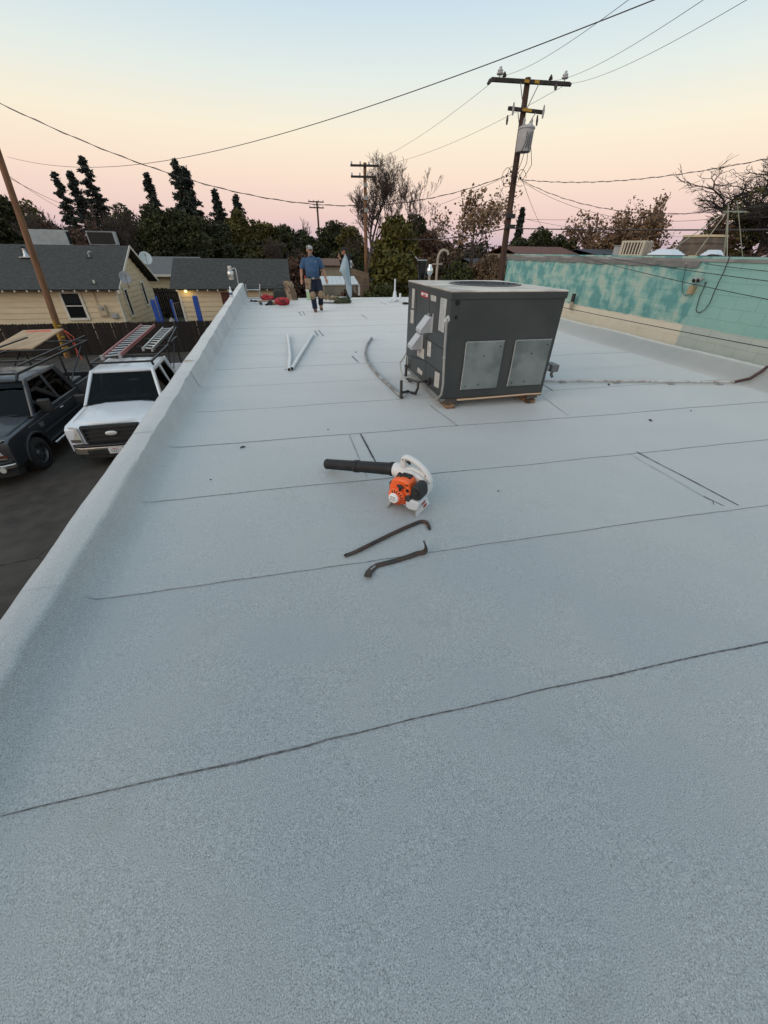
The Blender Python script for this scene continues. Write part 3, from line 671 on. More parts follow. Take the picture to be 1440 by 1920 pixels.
for q, a, b in ((A0,.35,.0),): pass
def brace(a, b): MB().bar(a, b, .035, .008, (0,1,0)).build('brace', IRON, up1)
brace(A0.lerp(A1,.36)+Vector((0,-.07,-.05)), on1(H-1.0)+Vector((-.1,-.13,0))); brace(A0.lerp(A1,.60)+Vector((0,-.07,-.05)), on1(H-1.0)+Vector((.1,-.13,0)))
brace(B0.lerp(B1,.25)+Vector((0,-.07,-.05)), on1(B0.z-.75)+Vector((-.1,-.13,0))); brace(B0.lerp(B1,.75)+Vector((0,-.07,-.05)), on1(B0.z-.75)+Vector((.1,-.13,0)))
for p in (A0.lerp(A1,.10), A0.lerp(A1,.93)): insulator(up1, p+Vector((0,0,.07)), PORC, 1.4)
for p in (A0.lerp(A1,.16), A0.lerp(A1,.75)): insulator(up1, p+Vector((0,.02,.05)), DKPORC, .9)
for p, d in ((A0, (-.12,-.02,-.12)), (A1, (.08,-.02,-.02)), (A0.lerp(A1,.83), (0,-.02,-.16))): MB().tube([p, p+Vector(d)*.5, p+Vector(d)*1.3], [.06,.085,.05], 10).build('strain_insulator', DKPORC, up1, True)
for k in (.42, .55): 
    for C0, C1 in ((A0, A1), (B0, B1)): c = C0.lerp(C1, k+.02); MB().box(c.x-.12, c.x+.12, c.y-.075, c.y-.066, c.z-.05, c.z+.05).build('number_tag', YEL, up1)
for px, py, px2, py2 in ((964,192,961,216), (1021,197,1017,222), (952,216,950,234), (1008,216,1006,236)):
    MB().tube([local(px,py,PY_-.3), local((px+px2)/2,(py+py2)/2,PY_-.3), local(px2,py2,PY_-.3)], [.03,.055,.035], 10).build('fuse_cutout', GREY if py < 200 else DKPORC, up1, True)
tc_ = local(984, 262, PY_-.42)
hT = (local(984,240,PY_-.42)-local(984,287,PY_-.42)).length; rT = .5*(local(995,262,PY_-.42)-local(969,262,PY_-.42)).length
TRM = M('transformer_grey', (.46,.45,.45), (.40,.39,.39), scale=3, rough=.5)
tr = MB().lathe([(rT*.92,-hT/2),(rT*.97,-hT/2+.04),(rT,hT/2-.1),(rT*1.08,hT/2-.09),(rT*1.08,hT/2-.03),(rT*.8,hT/2+.03),(rT*.3,hT/2+.05)], 24, tc_).build('transformer', TRM, up1, True)
for s_ in (-.5, .55): MB().lathe([(.04,hT/2),(.075,hT/2+.06),(.05,hT/2+.12),(.07,hT/2+.17),(.03,hT/2+.28)], 12, tc_+Vector((s_*rT,0,.02))).build('bushing', GREY, tr, True)
MB().box(tc_.x-.06, tc_.x+.06, tc_.y+rT*.9, -.1, tc_.z-.25, tc_.z+.25).build('bracket', IRON, tr)
CABLE = M('black_cable', (.035,.028,.03), rough=.6)
for k in range(4):
    a = tc_+Vector((rT*(-.3+.25*k),-rT*.96,hT*.25)); e = local(958+k*7, 330+k*3, PY_-.2); mb = MB()
    mb.tube([a, a+Vector((-.05,-.08,-hT*.45)), a.lerp(e,.6)+Vector((.12*k-.1,-.12,-.1)), e], .014, 6); mb.build('drop_lead', CABLE, up1, True)
for k, (cx, cy) in enumerate(((950,330),(958,322),(968,333),(976,334),(951,338),(963,340))):     # tangle of loops and dead-ends at the spool rack
    c = local(cx, cy, PY_-.25); mb = MB(); r = random.uniform(.12,.3)
    mb.tube([c+Vector((r*math.cos(t),-.05+.06*math.sin(2*t),r*1.1*math.sin(t))) for t in np.linspace(0, 5.2, 14)], .012, 5); mb.build('wire_loop', CABLE, up1, True)
    MB().lathe([(.03,-.05),(.06,-.03),(.04,0),(.06,.03),(.03,.05)], 10, c).build('spool', DKPORC, up1, True)
for py in (405, 425): c = local(953, py); MB().box(c.x-.1, c.x+.35, -.3, -.12, c.z-.09, c.z+.09).build('terminal_box', M('black_box', (.02,.02,.02), rough=.6), up1)
# --- two plainer poles behind, one in the left yard
def plain_pole(px, pytop, Y, arms, label, mat, r=.16):
    t_ = atY(px, pytop, Y); t = thing('utility_pole', label, 'utility pole', (t_.x, Y, GZ)); H = t_.z-GZ
    MB().tube([(0,0,0),(0,0,H)], [r,r*.7], 12).build('pole', mat, t, True)
    for x0, x1, py in arms:
        a = atY(x0, py, Y-.2)-t.location; b = atY(x1, py+1, Y-.2)-t.location; MB().bar(a, b, .13, .15).build('crossarm', ARM, t)
        n = 4
        for k in range(n): c = a.lerp(b, .04+.92*k/(n-1)); MB().lathe([(.03,.07),(.09,.12),(.05,.17),(.08,.22),(.03,.3)], 10, c).build('insulator', PORC, t, True)
        MB().bar(a.lerp(b,.3), Vector((0,-.15,(a.z+b.z)/2-.7)), .04, .01).build('brace', IRON, t); MB().bar(a.lerp(b,.7), Vector((0,-.15,(a.z+b.z)/2-.7)), .04, .01).build('brace', IRON, t)
    return t
p2 = plain_pole(684, 305, 45, ((657,710,310),(658,706,331)), 'brown utility pole with two crossarms in front of the bare tree', POLE_L, .2)
c = Vector((0,0,atY(684,352,45).z-GZ)); 
for k in range(3): MB().box(-.16,.16,-.34,-.17,c.z-.9*k,c.z-.9*k+.3).build('pole_box', GREY, p2)
plain_pole(594, 377, 80, ((578,607,378),(580,607,389)), 'thin distant utility pole with two crossarms left of centre', POLE_D, .2)
b_ = atZ(133, 668, GZ); t_ = atY(-44, 146, b_.y)
lp3 = thing('utility_pole', 'leaning bare brown pole at the fence, cut off by the left edge', 'utility pole', (b_.x, b_.y-.3, GZ))
tt = t_-b_
MB().tube([(0,0,0), tuple(tt*.5), tuple(tt)], [.155,.135,.115], 14).build('pole', POLE_L, lp3, True)
YPL = M('yellow_guard', (.42,.22,.02), (.30,.15,.015), scale=5, rough=.6)
MB().tube([tuple(tt*.015-Vector((.02,.13,0))), tuple(tt*.175-Vector((.02,.13,0)))], .075, 12).build('cable_guard', YPL, lp3, True)
for k in (.05, .10, .15): MB().tube([tuple(tt*k), tuple(tt*(k+.005))], .165, 14).build('strap', M('yellow_strap', (.55,.36,.03), rough=.5), lp3, True)

def wire(label, a, b, sag, r, n=40, group=None, name='overhead_wire', twist=0):
    a, b = Vector(a), Vector(b); t = thing(name, label, 'wire', a, 0, group); pts = []
    for i in range(n+1):
        u = i/n; p = a.lerp(b, u)-a; p.z -= 4*sag*u*(1-u); pts.append(p)
    MB().tube(pts, r, 6).build('cable', CABLE, t, True)
    if twist:
        mb = MB(); pt = [p+Vector((0, .02*math.cos(i*1.9), .028*math.sin(i*1.9))) for i, p in enumerate(pts)]; mb.tube(pt, r*.8, 5); mb.build('strand', CABLE, t, True)
    return t
wire('thick cable sweeping from top right down to the left horizon', atY(1330,-42,13), atY(14,294,60), 1.9, .014, 60)
wire('drooping cable from the left edge across to the transformer pole', atY(-40,174,21), atY(945,331,PY_-.25), 1.95, .011, 60, twist=1)
wire('line from the left crossarm end back to the middle pole', atY(919,157,PY_-.2), atY(684,308,45), .35, .008)
wire('line from the lower crossarm back to the middle pole', atY(1062,158,PY_-.2), atY(700,312,45), .5, .008)
wire('upper line from the left crossarm end up to top right', atY(934,143,PY_-.2), atY(1215,-28,8), .2, .005)
wire('line from the crossarm middle up to top right corner', atY(1034,152,PY_-.2), atY(1345,-18,8), .2, .005)
wire('line from the right crossarm end up to top right corner', atY(1067,157,PY_-.2), atY(1430,-18,8), .2, .005)
wire('nearly level twisted cable from the pole to the right edge', atY(972,336,PY_-.2), atY(1470,291,14), .35, .009, 50, twist=1)
wire('upper of two cables sagging right from the pole', atY(976,337,PY_-.2), atY(1470,380,14), .75, .008, 40, twist=1)
wire('lower of two cables sagging right from the pole', atY(976,339,PY_-.2), atY(1470,388,15), .95, .007, 40)
wire('steep service line dropping from the pole to distant roofs', atY(980,339,PY_-.2), atY(1015,424,34), .1, .010, 20)
wire('steep line dropping left of the pole into the brown tree', atY(950,337,PY_-.2), atY(925,385,36), .1, .010, 20)
wire('sloping service line from the pole down left through brown branches', atY(946,332,PY_-.25), atY(690,408,46), .5, .009, 30)
wire('thin line rising slowly right above the brown treetops', atY(958,410,PY_-.2), atY(1470,378,16), .25, .007, 30)
wire('second thin line falling right toward the cream cooler', atY(958,405,PY_-.2), atY(1300,443,30), .3, .007, 30)
wire('thick black level cable at crossarm-box height to the right edge', atY(953,428,PY_-.3), atY(1480,430,11.5), .04, .022, 30)
wire('thick black level cable from the pole leftward into the trees', atY(950,428,PY_-.2), atY(700,438,45), .5, .025, 30)
wire('guy wire low across the dark trees in the centre', atY(690,420,45), atY(420,460,45), .6, .012, 30)
wire('pale line across trees above the garage roof', atY(560,430,60), atY(330,478,40), .3, .012, 30)
# service lines strung along the turquoise wall
wire('upper service line slanting down across the turquoise wall', atX(1140,483,7.8), atX(1480,532,7.8), .02, .006, 24)
wire('long service line slanting down across the turquoise wall', atX(1066,474,7.72), atX(1480,569,7.72), .05, .006, 24)
wire('short topmost service line on the clean turquoise panel', atX(1320,494,7.9), atX(1480,512,7.9), .01, .005, 24)
wire('dark service line along the cream base of the wall', atX(1040,573,7.55), atX(1480,660,7.55), .015, .007, 24)
wire('dark cable hanging above the far roof edge behind the workers', atY(440,537,21), atY(800,536,21), .02, .009, 24)
wire('thin wire crossing the top left pole to the yard', atY(0,318,24.2), atY(140,402,50), .2, .010, 24)
wire('second thin wire right of the leaning left pole', atY(20,335,26), atY(160,392,60), .3, .012, 24)

# ================================================================== ROOFTOP AIR-CONDITIONING UNIT
HX0, HX1, HY0, HY1, HZ0, HZ1 = 1.73, 3.14, 4.39, 6.16, .13, 1.315
HV = M('dark_grey_enamel', (.036,.040,.039), (.029,.033,.032), scale=2.5, rough=.42, spec=.5, c3=(.075,.078,.072), scale3=1.3, amt3=.35)
HVTOP = M('dusty_unit_top', (.56,.50,.43), (.68,.61,.53), scale=3, rough=.8, c3=(.30,.28,.25), scale3=2.2, amt3=.7, spec=.2)
STICK = M('paper_label', (.62,.60,.56), (.52,.50,.45), scale=14, rough=.7, c3=(.40,.36,.28), scale3=5, amt3=.5)
INK = M('label_ink', (.36,.35,.34), rough=.8)
ac = thing('air_conditioner', 'large dark grey rooftop air-conditioning unit with stickers and two silver hoods', 'air conditioner', (2.43, 5.27, 0))
MB().box(HX0, HX1, HY0, HY1, HZ0, HZ1-.035).build('cabinet', HV, ac, bevel=.008, world=True)
MB().box(HX0-.012, HX1+.012, HY0-.012, HY1+.012, HZ1-.085, HZ1-.018).build('lid_rim', HV, ac, bevel=.006, world=True)
MB().box(HX0-.011, HX1+.011, HY0-.011, HY1+.011, HZ1-.017, HZ1).build('lid', HVTOP, ac, bevel=.006, world=True)
fc = Vector((2.55, 5.35, HZ1))
fan = MB().lathe([(.47,-.002),(.47,.008),(.43,.011),(.42,.002)], 40, fc).build('fan_ring', M('black_plastic', (.02,.02,.021), rough=.45), ac, True, world=True)
mb = MB()
for r in (.08,.15,.22,.29,.36,.41): mb.tube([fc+Vector((r*math.cos(t), r*math.sin(t), .007)) for t in np.linspace(0, 2*math.pi, 33)], .006, 5)
for k in range(12): t = k*math.pi/6; mb.tube([fc+Vector((.05*math.cos(t),  .05*math.sin(t),.010)), fc+Vector((.44*math.cos(t),.44*math.sin(t),.007))], .005, 5)
mb.build('fan_guard', MATS['black_plastic'], fan, True, world=True)
MB().cyl(fc+Vector((0,0,.001)), fc+Vector((0,0,.003)), .42, 36).build('fan_well', M('fan_well_black', (.006,.006,.006), rough=.9), fan, world=True)
# seams of the access doors on the left face, recessed grooves standing as thin dark gaskets
def face(px, py, off=0): return atX(px, py, HX0-off)
def fcl(a): return face(740+a[0]/6, 460+a[1]/6)      # from the enlarged crop of that face
GROOVE = M('panel_gap', (.008,.008,.008), rough=.9)
for a, b in (((400,560),(340,1500)), ((250,470),(232,1000)), ((345,1040),(560,1180)), ((355,1310),(545,1450)), ((175,1240),(345,1300))):
    p, q = fcl(a), fcl(b); d = (q-p).normalized(); n = Vector((-1,0,0)); w = d.cross(n)*.004
    MB().slab([p-w, q-w, q+w, p+w], n, .0015).build('panel_joint', GROOVE, ac, world=True)
def sticker(name, quad, mat, parent=ac, t=.0025):
    return MB().slab([fcl(p) for p in quad], (-1,0,0), t).build(name, mat, parent, world=True)
def inklines(quad, n, par, w=.6, frac=.45):
    q = [fcl(p) for p in quad]; mb = MB(); off = Vector((-.0035,0,0))
    for i in range(n):
        t = (i+.6)/(n+.3); dt = frac/(n+.3)/2; e = random.uniform(.55, .92)
        l0 = q[0].lerp(q[3], t-dt).lerp(q[1].lerp(q[2], t-dt), .1); r0 = q[0].lerp(q[3], t-dt).lerp(q[1].lerp(q[2], t-dt), e)
        l1 = q[0].lerp(q[3], t+dt).lerp(q[1].lerp(q[2], t+dt), .1); r1 = q[0].lerp(q[3], t+dt).lerp(q[1].lerp(q[2], t+dt), e)
        mb.add([l0+off, r0+off, r1+off, l1+off], [(0,1,2,3)])
    mb.build('print', INK, par, world=True)
for nm, q, n in (('label', [(200,478),(228,482),(216,710),(192,702)], 9), ('label', [(184,722),(216,730),(210,880),(178,872)], 7), ('label', [(408,556),(468,572),(466,636),(410,618)], 3),
                 ('spec_plate', [(522,586),(592,606),(552,986),(490,952)], 16), ('label', [(374,1072),(412,1092),(402,1256),(364,1240)], 6),
                 ('label', [(262,1140),(332,1170),(328,1280),(252,1236)], 4), ('label', [(262,1372),(312,1420),(306,1462),(256,1422)], 2), ('label', [(456,1416),(506,1442),(494,1608),(444,1580)], 6)):
    o = sticker(nm, q, STICK if nm == 'label' else M('grey_spec_plate', (.50,.51,.50), (.44,.45,.45), scale=10, rough=.5)); inklines(q, n, o)
RED = M('red_print', (.42,.02,.03), rough=.6); WHT = M('white_print', (.72,.70,.68), rough=.6)
rb = sticker('maker_badge', [(298,508),(380,534),(376,600),(296,570)], RED)
sticker('badge_band', [(304,526),(376,549),(373,582),(302,556)], WHT, rb, .0035)
a_, b_ = fcl((300,545)), fcl((378,568)); mid = a_.lerp(b_, .5)+Vector((-.0042,0,0)); xd = (b_-a_).normalized(); yd = Vector((-1,0,0)).cross(xd)
text('lettering', 'Goodman', .032, RED, rb, Matrix.Translation(-Vector(ac.location)) @ frame_mw(mid, xd, Vector((-1,0,0)).cross(xd)))
# screws / knock-outs
mb = MB()
def ff(px, py): return atY(px, py, HY0)
for px, py, r in ((858,568,.028),(855,595,.020),(870,556,.01)): p = ff(px, py); mb.cyl(p-Vector((0,.003,0)), p+Vector((0,.002,0)), r, 14)
mb.build('knockout', GROOVE, ac, world=True)
# silver intake/exhaust hoods
SILV = M('silver_sheet', (.52,.53,.55), (.46,.47,.49), scale=5, rough=.42, metal=.25)
def hood(apx, apy, s, tilt):
    c = fcl((apx, apy)); w, h, d = .30*s, .24*s, .20*s      # y extent, height, depth
    q = []
    y0, y1 = c.y-w/2, c.y+w/2; z1 = c.z+h/2; z0 = c.z-h/2; x = HX0-.001
    mb = MB(); mb.add([(x,y0,z0),(x,y1,z0),(x,y1,z1),(x,y0,z1),(x-d,y0,z0+.03),(x-d,y1,z0+.03),(x-.03,y0,z1),(x-.03,y1,z1),(x-d,y0,z0-.01),(x-d,y1,z0-.01)],
                     [(0,3,6,4,8),(1,9,5,7,2),(3,2,7,6),(6,7,5,4),(4,5,9,8),(0,1,2,3)])
    o = mb.build('vent_hood', SILV, ac, world=True); o.modifiers.new('s','SOLIDIFY').thickness = .006
    fl = MB().box(HX0-.006, HX0-.001, c.y-w/2-.03, c.y-w/2, z0, z1+.04).build('flange', SILV, o, world=True)
    MB().box(HX0-.03, HX0-.001, c.y-.04, c.y+.03, z1+.002, z1+.03).build('clip', GALV, o, world=True)
hood(392, 880, .74, 0); hood(285, 1072, .74, 0)
# galvanised blank panels on the near face
GPAN = M('galvanised_patch', (.235,.265,.255), (.175,.20,.195), scale=2.6, rough=.5, metal=.3, c3=(.11,.13,.125), scale3=3.5, amt3=.75, detail=6)
def fr_(x, y): return atY(670+x/3.512, 460+y/3.512, HY0-.006)
for q in ([(722,640),(966,630),(918,932),(676,956)], [(1040,628),(1276,620),(1210,912),(990,930)]):
    pts = [fr_(*p) for p in q]
    z0 = (pts[2].z+pts[3].z)/2; z1 = (pts[0].z+pts[1].z)/2; x0 = (pts[0].x+pts[3].x)/2; x1 = (pts[1].x+pts[2].x)/2; x1 = min(x1, HX1-.02)
    o = MB().box(x0, x1, HY0-.018, HY0-.001, z0, z1).build('cover_panel', GPAN, ac, bevel=.005, world=True)
    f = MB(); f.tube([(x0-.004,HY0-.012,z0),(x0-.003+.004,HY0-.014,(z0+z1)/2),(x0-.004,HY0-.012,z1)], .008, 6); f.tube([(x0,HY0-.012,z1+.003),(x1,HY0-.012,z1+.003)], .007, 6)
    f.build('sealant_bead', M('grey_sealant', (.33,.34,.33), (.24,.25,.25), scale=20, rough=.6), o, True, world=True)
    mb = MB()
    for u, v in ((.5,.72),(.45,.1),(.9,.9),(.1,.08)): p = (x0+(x1-x0)*u, z0+(z1-z0)*v); mb.cyl((p[0],HY0-.022,p[1]),(p[0],HY0-.017,p[1]),.008,8)
    mb.build('screw', GROOVE, o, world=True)
# base: rails and rotten timber skids on sleepers
RUST = M('rusty_rail', (.10,.07,.055), (.05,.045,.04), scale=8, rough=.8, c3=(.25,.16,.1), scale3=5, amt3=.6)
BWOOD = M('scorched_timber', (.34,.20,.11), (.045,.03,.022), scale=9, rough=.9, bump=.5, bscale=30, detail=5)
MB().box(HX0-.02, HX0+.05, HY0, HY1, .095, HZ0-.002).build('base_rail', M('grey_rail', (.22,.22,.21), (.15,.15,.14), scale=5, rough=.6), ac, world=True)
MB().box(HX0+.06, HX1, HY0+.002, HY0+.05, .095, HZ0-.002).build('base_rail', RUST, ac, world=True)
mb = MB(); mb.tube([(HX0+.2,HY0-.012,.108),(2.4,HY0-.016,.118),(2.9,HY0-.012,.128),(HX1-.02,HY0-.01,.125)], .011, 6); mb.build('copper_strip', M('bare_wood_edge', (.55,.38,.25), rough=.6), ac, True, world=True)
for x in (HX0+.06, HX1-.20):
    MB().box(x, x+.12, HY0-.03, HY0+.35, .006, .055).build('sleeper', BWOOD, ac, bevel=.006, world=True)
    MB().box(x+.012, x+.10, HY0-.012, HY0+.30, .056, .094).build('block', BWOOD, ac, bevel=.005, world=True)
    MB().box(x+.03, x+.10, HY1-.4, HY1-.03, .006, .094).build('block', BWOOD, ac, bevel=.005, world=True)
    mb = MB()
    for k in range(5): mb.box(x-.02+.03*k, x+.012+.03*k, HY0-.045+.006*k, HY0+.02, .07+.008*(k%3), .115)
    mb.build('bracket', RUST, ac, world=True)
# conduit running down the near left corner
def fy_(x, y, o=.03): return face(740+x/6, 460+y/6, o)
mb = MB(); mb.tube([fy_(600,800,.0), fy_(592,830,.03), fy_(582,870,.035), fy_(566,1100,.035), fy_(556,1300,.035), fy_(545,1560,.035), fy_(525,1680,.04), fy_(470,1735,.05)], .014, 10)
cdt = mb.build('conduit', M('pvc_grey', (.32,.31,.29), (.26,.25,.23), scale=8, rough=.5), ac, True, world=True)
mb = MB(); mb.tube([fy_(620,800,-.02), fy_(596,835,.02), fy_(575,862,.036)], [.02,.03,.024], 10); mb.build('elbow', M('white_fitting', (.55,.55,.54), rough=.5), cdt, True, world=True)
mb = MB(); mb.tube([fy_(560,1262,.036), fy_(557,1275,.036)], .02, 10); mb.build('clamp', GALV, cdt, True, world=True)
# condensate trap and whip at the left
BLK = M('black_iron_pipe', (.03,.028,.027), (.05,.04,.035), scale=10, rough=.55)
def lf(x, y, o): return atX(740+x/6, 460+y/6, HX0-o)
mb = MB(); mb.tube([lf(375,1530,.0), lf(330,1530,.10), lf(260,1535,.16), lf(150,1500,.20)], .016, 10); mb.tube([lf(262,1535,.16), lf(262,1600,.17), lf(235,1665,.18), lf(190,1655,.2), lf(150,1640,.22), atZ(752,748)+Vector((.01,0,.085))], .018, 10)
tp = mb.build('condensate_trap', BLK, ac, True, world=True)
mb = MB(); mb.lathe([(.045,-.012),(.05,0),(.045,.012)], 16, axis='x'); mb.v = [tuple(Vector(v)+lf(375,1530,.02)) for v in mb.v]; mb.build('escutcheon', BLK, tp, True, world=True)
mb = MB(); mb.tube([lf(130,1340,.03), lf(128,1420,.04), lf(120,1500,.05)], .022, 10); mb.tube([lf(120,1500,.05), lf(180,1525,.1)], .018, 10); mb.build('gas_stub', BLK, ac, True, world=True)
mb = MB(); mb.tube([lf(148,1345,.02), lf(148,1260,.05), lf(125,1215,.08), lf(105,1260,.10), lf(60,1320,.14), lf(70,1420,.16), lf(110,1510,.14), lf(150,1535,.1)], .012, 8); mb.build('flexible_whip', M('pale_whip', (.45,.44,.41), rough=.5), ac, True, world=True)
# small motor/lamp on the right side
c = atY(1034, 688, 4.95)
lb = MB().box(HX1+.001, c.x-.06, 4.9, 5.0, c.z-.03, c.z+.03).build('bracket', GREY, ac, world=True)
lampm = MB().box(c.x-.06, c.x+.06, 4.85, 5.05, c.z-.05, c.z+.05).build('float_box', M('weathered_grey', (.17,.165,.16), (.12,.12,.115), scale=9, rough=.6), ac, bevel=.012, world=True)
MB().tube([(c.x,4.9,c.z-.05),(c.x-.01,4.9,c.z-.09),(c.x+.02,4.9,c.z-.13)], .02, 8).build('knob', MATS['weathered_grey'], lampm, True, world=True)

# ================================================================== SMALL THINGS ON THE ROOF
# black tumbler on the unit
p = atZ(790, 523.5, HZ1+.001)
hh = (atY(791, 487, p.y).z-p.z)
tm = thing('tumbler', 'tall black tumbler with clear lid standing on the air-conditioning unit', 'tumbler', (p.x, p.y, HZ1+.001))
wt = .5*(atY(803,490,p.y)-atY(785,490,p.y)).length
MB().lathe([(wt*.62,0),(wt*.66,.006),(wt*.9,hh*.75),(wt,hh*.95)], 24).build('cup', M('gloss_black', (.008,.008,.008), rough=.28), tm, True)
MB().lathe([(wt*1.02,hh*.95),(wt*1.04,hh*.985),(wt*.9,hh)], 24).build('lid', M('grey_lid', (.28,.29,.30), rough=.3), tm, True)
MB().bar((-wt*.9,0,hh), (-wt*1.5,0,hh+.035), .05, .008).build('sip_tab', MATS['grey_lid'], tm)
# vent pipes
WPVC = M('white_pvc', (.72,.73,.74), (.64,.65,.66), scale=6, rough=.35)
def lying(name, label, pts, r, mat, cat='pipe', z=None, ends=True, n=12):
    P_ = [atZ(*q, 0) for q in pts]; c0 = P_[0]
    t = thing(name, label, cat, (c0.x, c0.y, 0)); zz = z if z is not None else r+.006
    pp = [Vector((q.x-c0.x, q.y-c0.y, zz)) for q in P_]; mb = MB(); mb.tube(pp, r, n); mb.build('tube', mat, t, True)
    if ends:
        d = (pp[0]-pp[1]).normalized(); MB().cyl(pp[0]+d*.0005, pp[0]+d*.0015, r*.8, n).build('open_end', GROOVE, t)
    return t
lying('plastic_pipe', 'white plastic pipe lying straight up the roof, left arm of the V', [(542.5,697),(544.5,672),(543,655),(540,632)], .030, WPVC)
lying('plastic_pipe', 'white plastic pipe lying slanted to the right, right arm of the V', [(548,695),(560,674),(575,650),(587,630)], .030, WPVC)
t = lying('bent_conduit', 'long curved grey conduit lying left of the air-conditioning unit', [(752,748),(735,731),(716,713),(705,702),(696,690),(688,677),(685,664),(687,652),(692,643),(697,636)], .021, M('dull_conduit', (.16,.155,.145), (.38,.38,.37), scale=7, rough=.5, lo=.45, hi=.62))
p = atZ(752, 748); MB().tube([(0,0,.02),(-.005,0,.25)], .019, 10).build('riser', BLK, t, True)
p_ = MB().tube([(0,0,.03),(.012,.0,.012)], .024, 10).build('elbow', BLK, t, True)
# gas line to the right kerb
GASM = M('peeling_pipe_paint', (.50,.48,.46), (.26,.20,.17), scale=14, rough=.6, lo=.46, hi=.66, c3=(.6,.59,.57), scale3=6, amt3=.7)
gp = [atZ(1012,713.5,.03), atZ(1200,714.5,.03), atZ(1376,716.5,.045)]
gl = thing('gas_line', 'thin peeling pipe running along the roof from the unit to the right kerb', 'pipe', (gp[0].x, gp[0].y, 0))
mb = MB(); mb.tube(gp, .018, 10); mb.build('run', GASM, gl, True, world=True)
e1 = gp[2]; yk = e1.y
mb = MB(); mb.tube([e1, Vector((XR+.06,yk,.085)), Vector((XR+.22,yk,.19)), Vector((XR+.29,yk+.01,.245)), Vector((XR+.36,yk,.262)), Vector((XR+1.1,yk-.03,.262))], .023, 10); mb.build('riser', M('rusty_pipe', (.09,.035,.028), (.05,.025,.02), scale=10, rough=.6), gl, True, world=True)
for k in (.12,.4,.68,.93): q = gp[0].lerp(gp[2], k); MB().box(q.x-.05,q.x+.05,q.y-.035,q.y+.035,.005,.0125).build('pipe_block', GREY, gl, world=True)
# gooseneck conduit and silver lamp behind the unit
def standing(px, py, Y): q = atY(px, py, Y); return q
q = standing(818, 522, 11.5)
gn = thing('gooseneck_vent', 'tan gooseneck conduit rising behind the air-conditioning unit', 'vent pipe', (q.x, 11.5, 0))
top = atY(819, 478, 11.5).z; end = atY(841, 473, 11.5); ap = atY(831, 468.5, 11.5)
TANP = M('tan_pipe', (.36,.30,.23), (.28,.22,.17), scale=8, rough=.6)
MB().tube([(0,0,.0),(0,0,top-.1),(.015,0,top),((ap.x-q.x)*.55,0,ap.z-.03),(ap.x-q.x,0,ap.z),(end.x-q.x-.03,0,end.z+.02),(end.x-q.x,0,end.z-.06)], .032, 12).build('pipe', TANP, gn, True)
zb = atY(818, 495, 11.5).z; MB().box(-.13,.13,-.03,.03,zb-.015,zb+.015).build('clamp', TANP, gn); MB().lathe([(.14,.004),(.06,.03),(.04,.12)], 14).build('flashing', ROOF, gn, True)
q = standing(805, 522, 10.8); zl = atY(807, 507, 10.8).z
sl_ = thing('roof_lamp', 'small silver bulb-shaped cap on a stub pipe beside the gooseneck', 'vent cap', (q.x, 10.8, 0))
MB().tube([(0,0,0),(0,0,zl-.1)], .03, 10).build('stub', TANP, sl_, True); MB().lathe([(.035,zl-.11),(.07,zl-.06),(.085,zl),(.06,zl+.06),(.045,zl+.08),(.04,zl+.13)], 16).build('cap', M('bright_metal', (.7,.72,.73), rough=.25, metal=.9), sl_, True)
# white plumbing vents near the far edge
q = atZ(740, 560); vt = thing('vent_pipe', 'tall white plastic vent pipe near the far roof edge', 'vent pipe', (q.x, q.y, 0)); hz = atY(741, 523, q.y).z
MB().tube([(0,0,0),(0,0,hz)], .035, 12).build('pipe', WPVC, vt, True); MB().lathe([(.22,.004),(.10,.05),(.05,.30)], 14).build('flashing', WPVC, vt, True)
q = atZ(750, 563); vt = thing('vent_pipe', 'short white plastic vent stub right of the tall vent pipe', 'vent pipe', (q.x, q.y, 0)); hz = atY(750, 550, q.y).z
MB().tube([(0,0,0),(0,0,hz)], .045, 12).build('pipe', WPVC, vt, True); MB().lathe([(.16,.004),(.07,.05)], 14).build('flashing', WPVC, vt, True)
q = atZ(737, 567); wr = thing('crumpled_wrapper', 'crumpled white plastic offcuts on the roof before the vents', 'scrap', (q.x, q.y, .005))
for k in range(5):
    a_ = Vector((random.uniform(-.3,.35), random.uniform(-.1,.1), .02)); mb = MB(); mb.tube([a_, a_+Vector((random.uniform(-.15,.15),.05,.08)), a_+Vector((random.uniform(-.2,.2),.1,.01))], [.03,.05,.02], 7); mb.build('offcut', WPVC, wr)
q = atZ(760, 571); bs = thing('glove', 'small black glove lying on the roof left of the unit', 'glove', (q.x, q.y, .006))
MB().ball((0,0,.035), (.13,.07,.04)).build('palm', M('black_cloth', (.012,.012,.013), rough=.9), bs, True); MB().tube([(.08,.02,.03),(.16,.03,.03),(.2,.02,.02)], [.03,.022,.015], 8).build('finger', MATS['black_cloth'], bs, True)
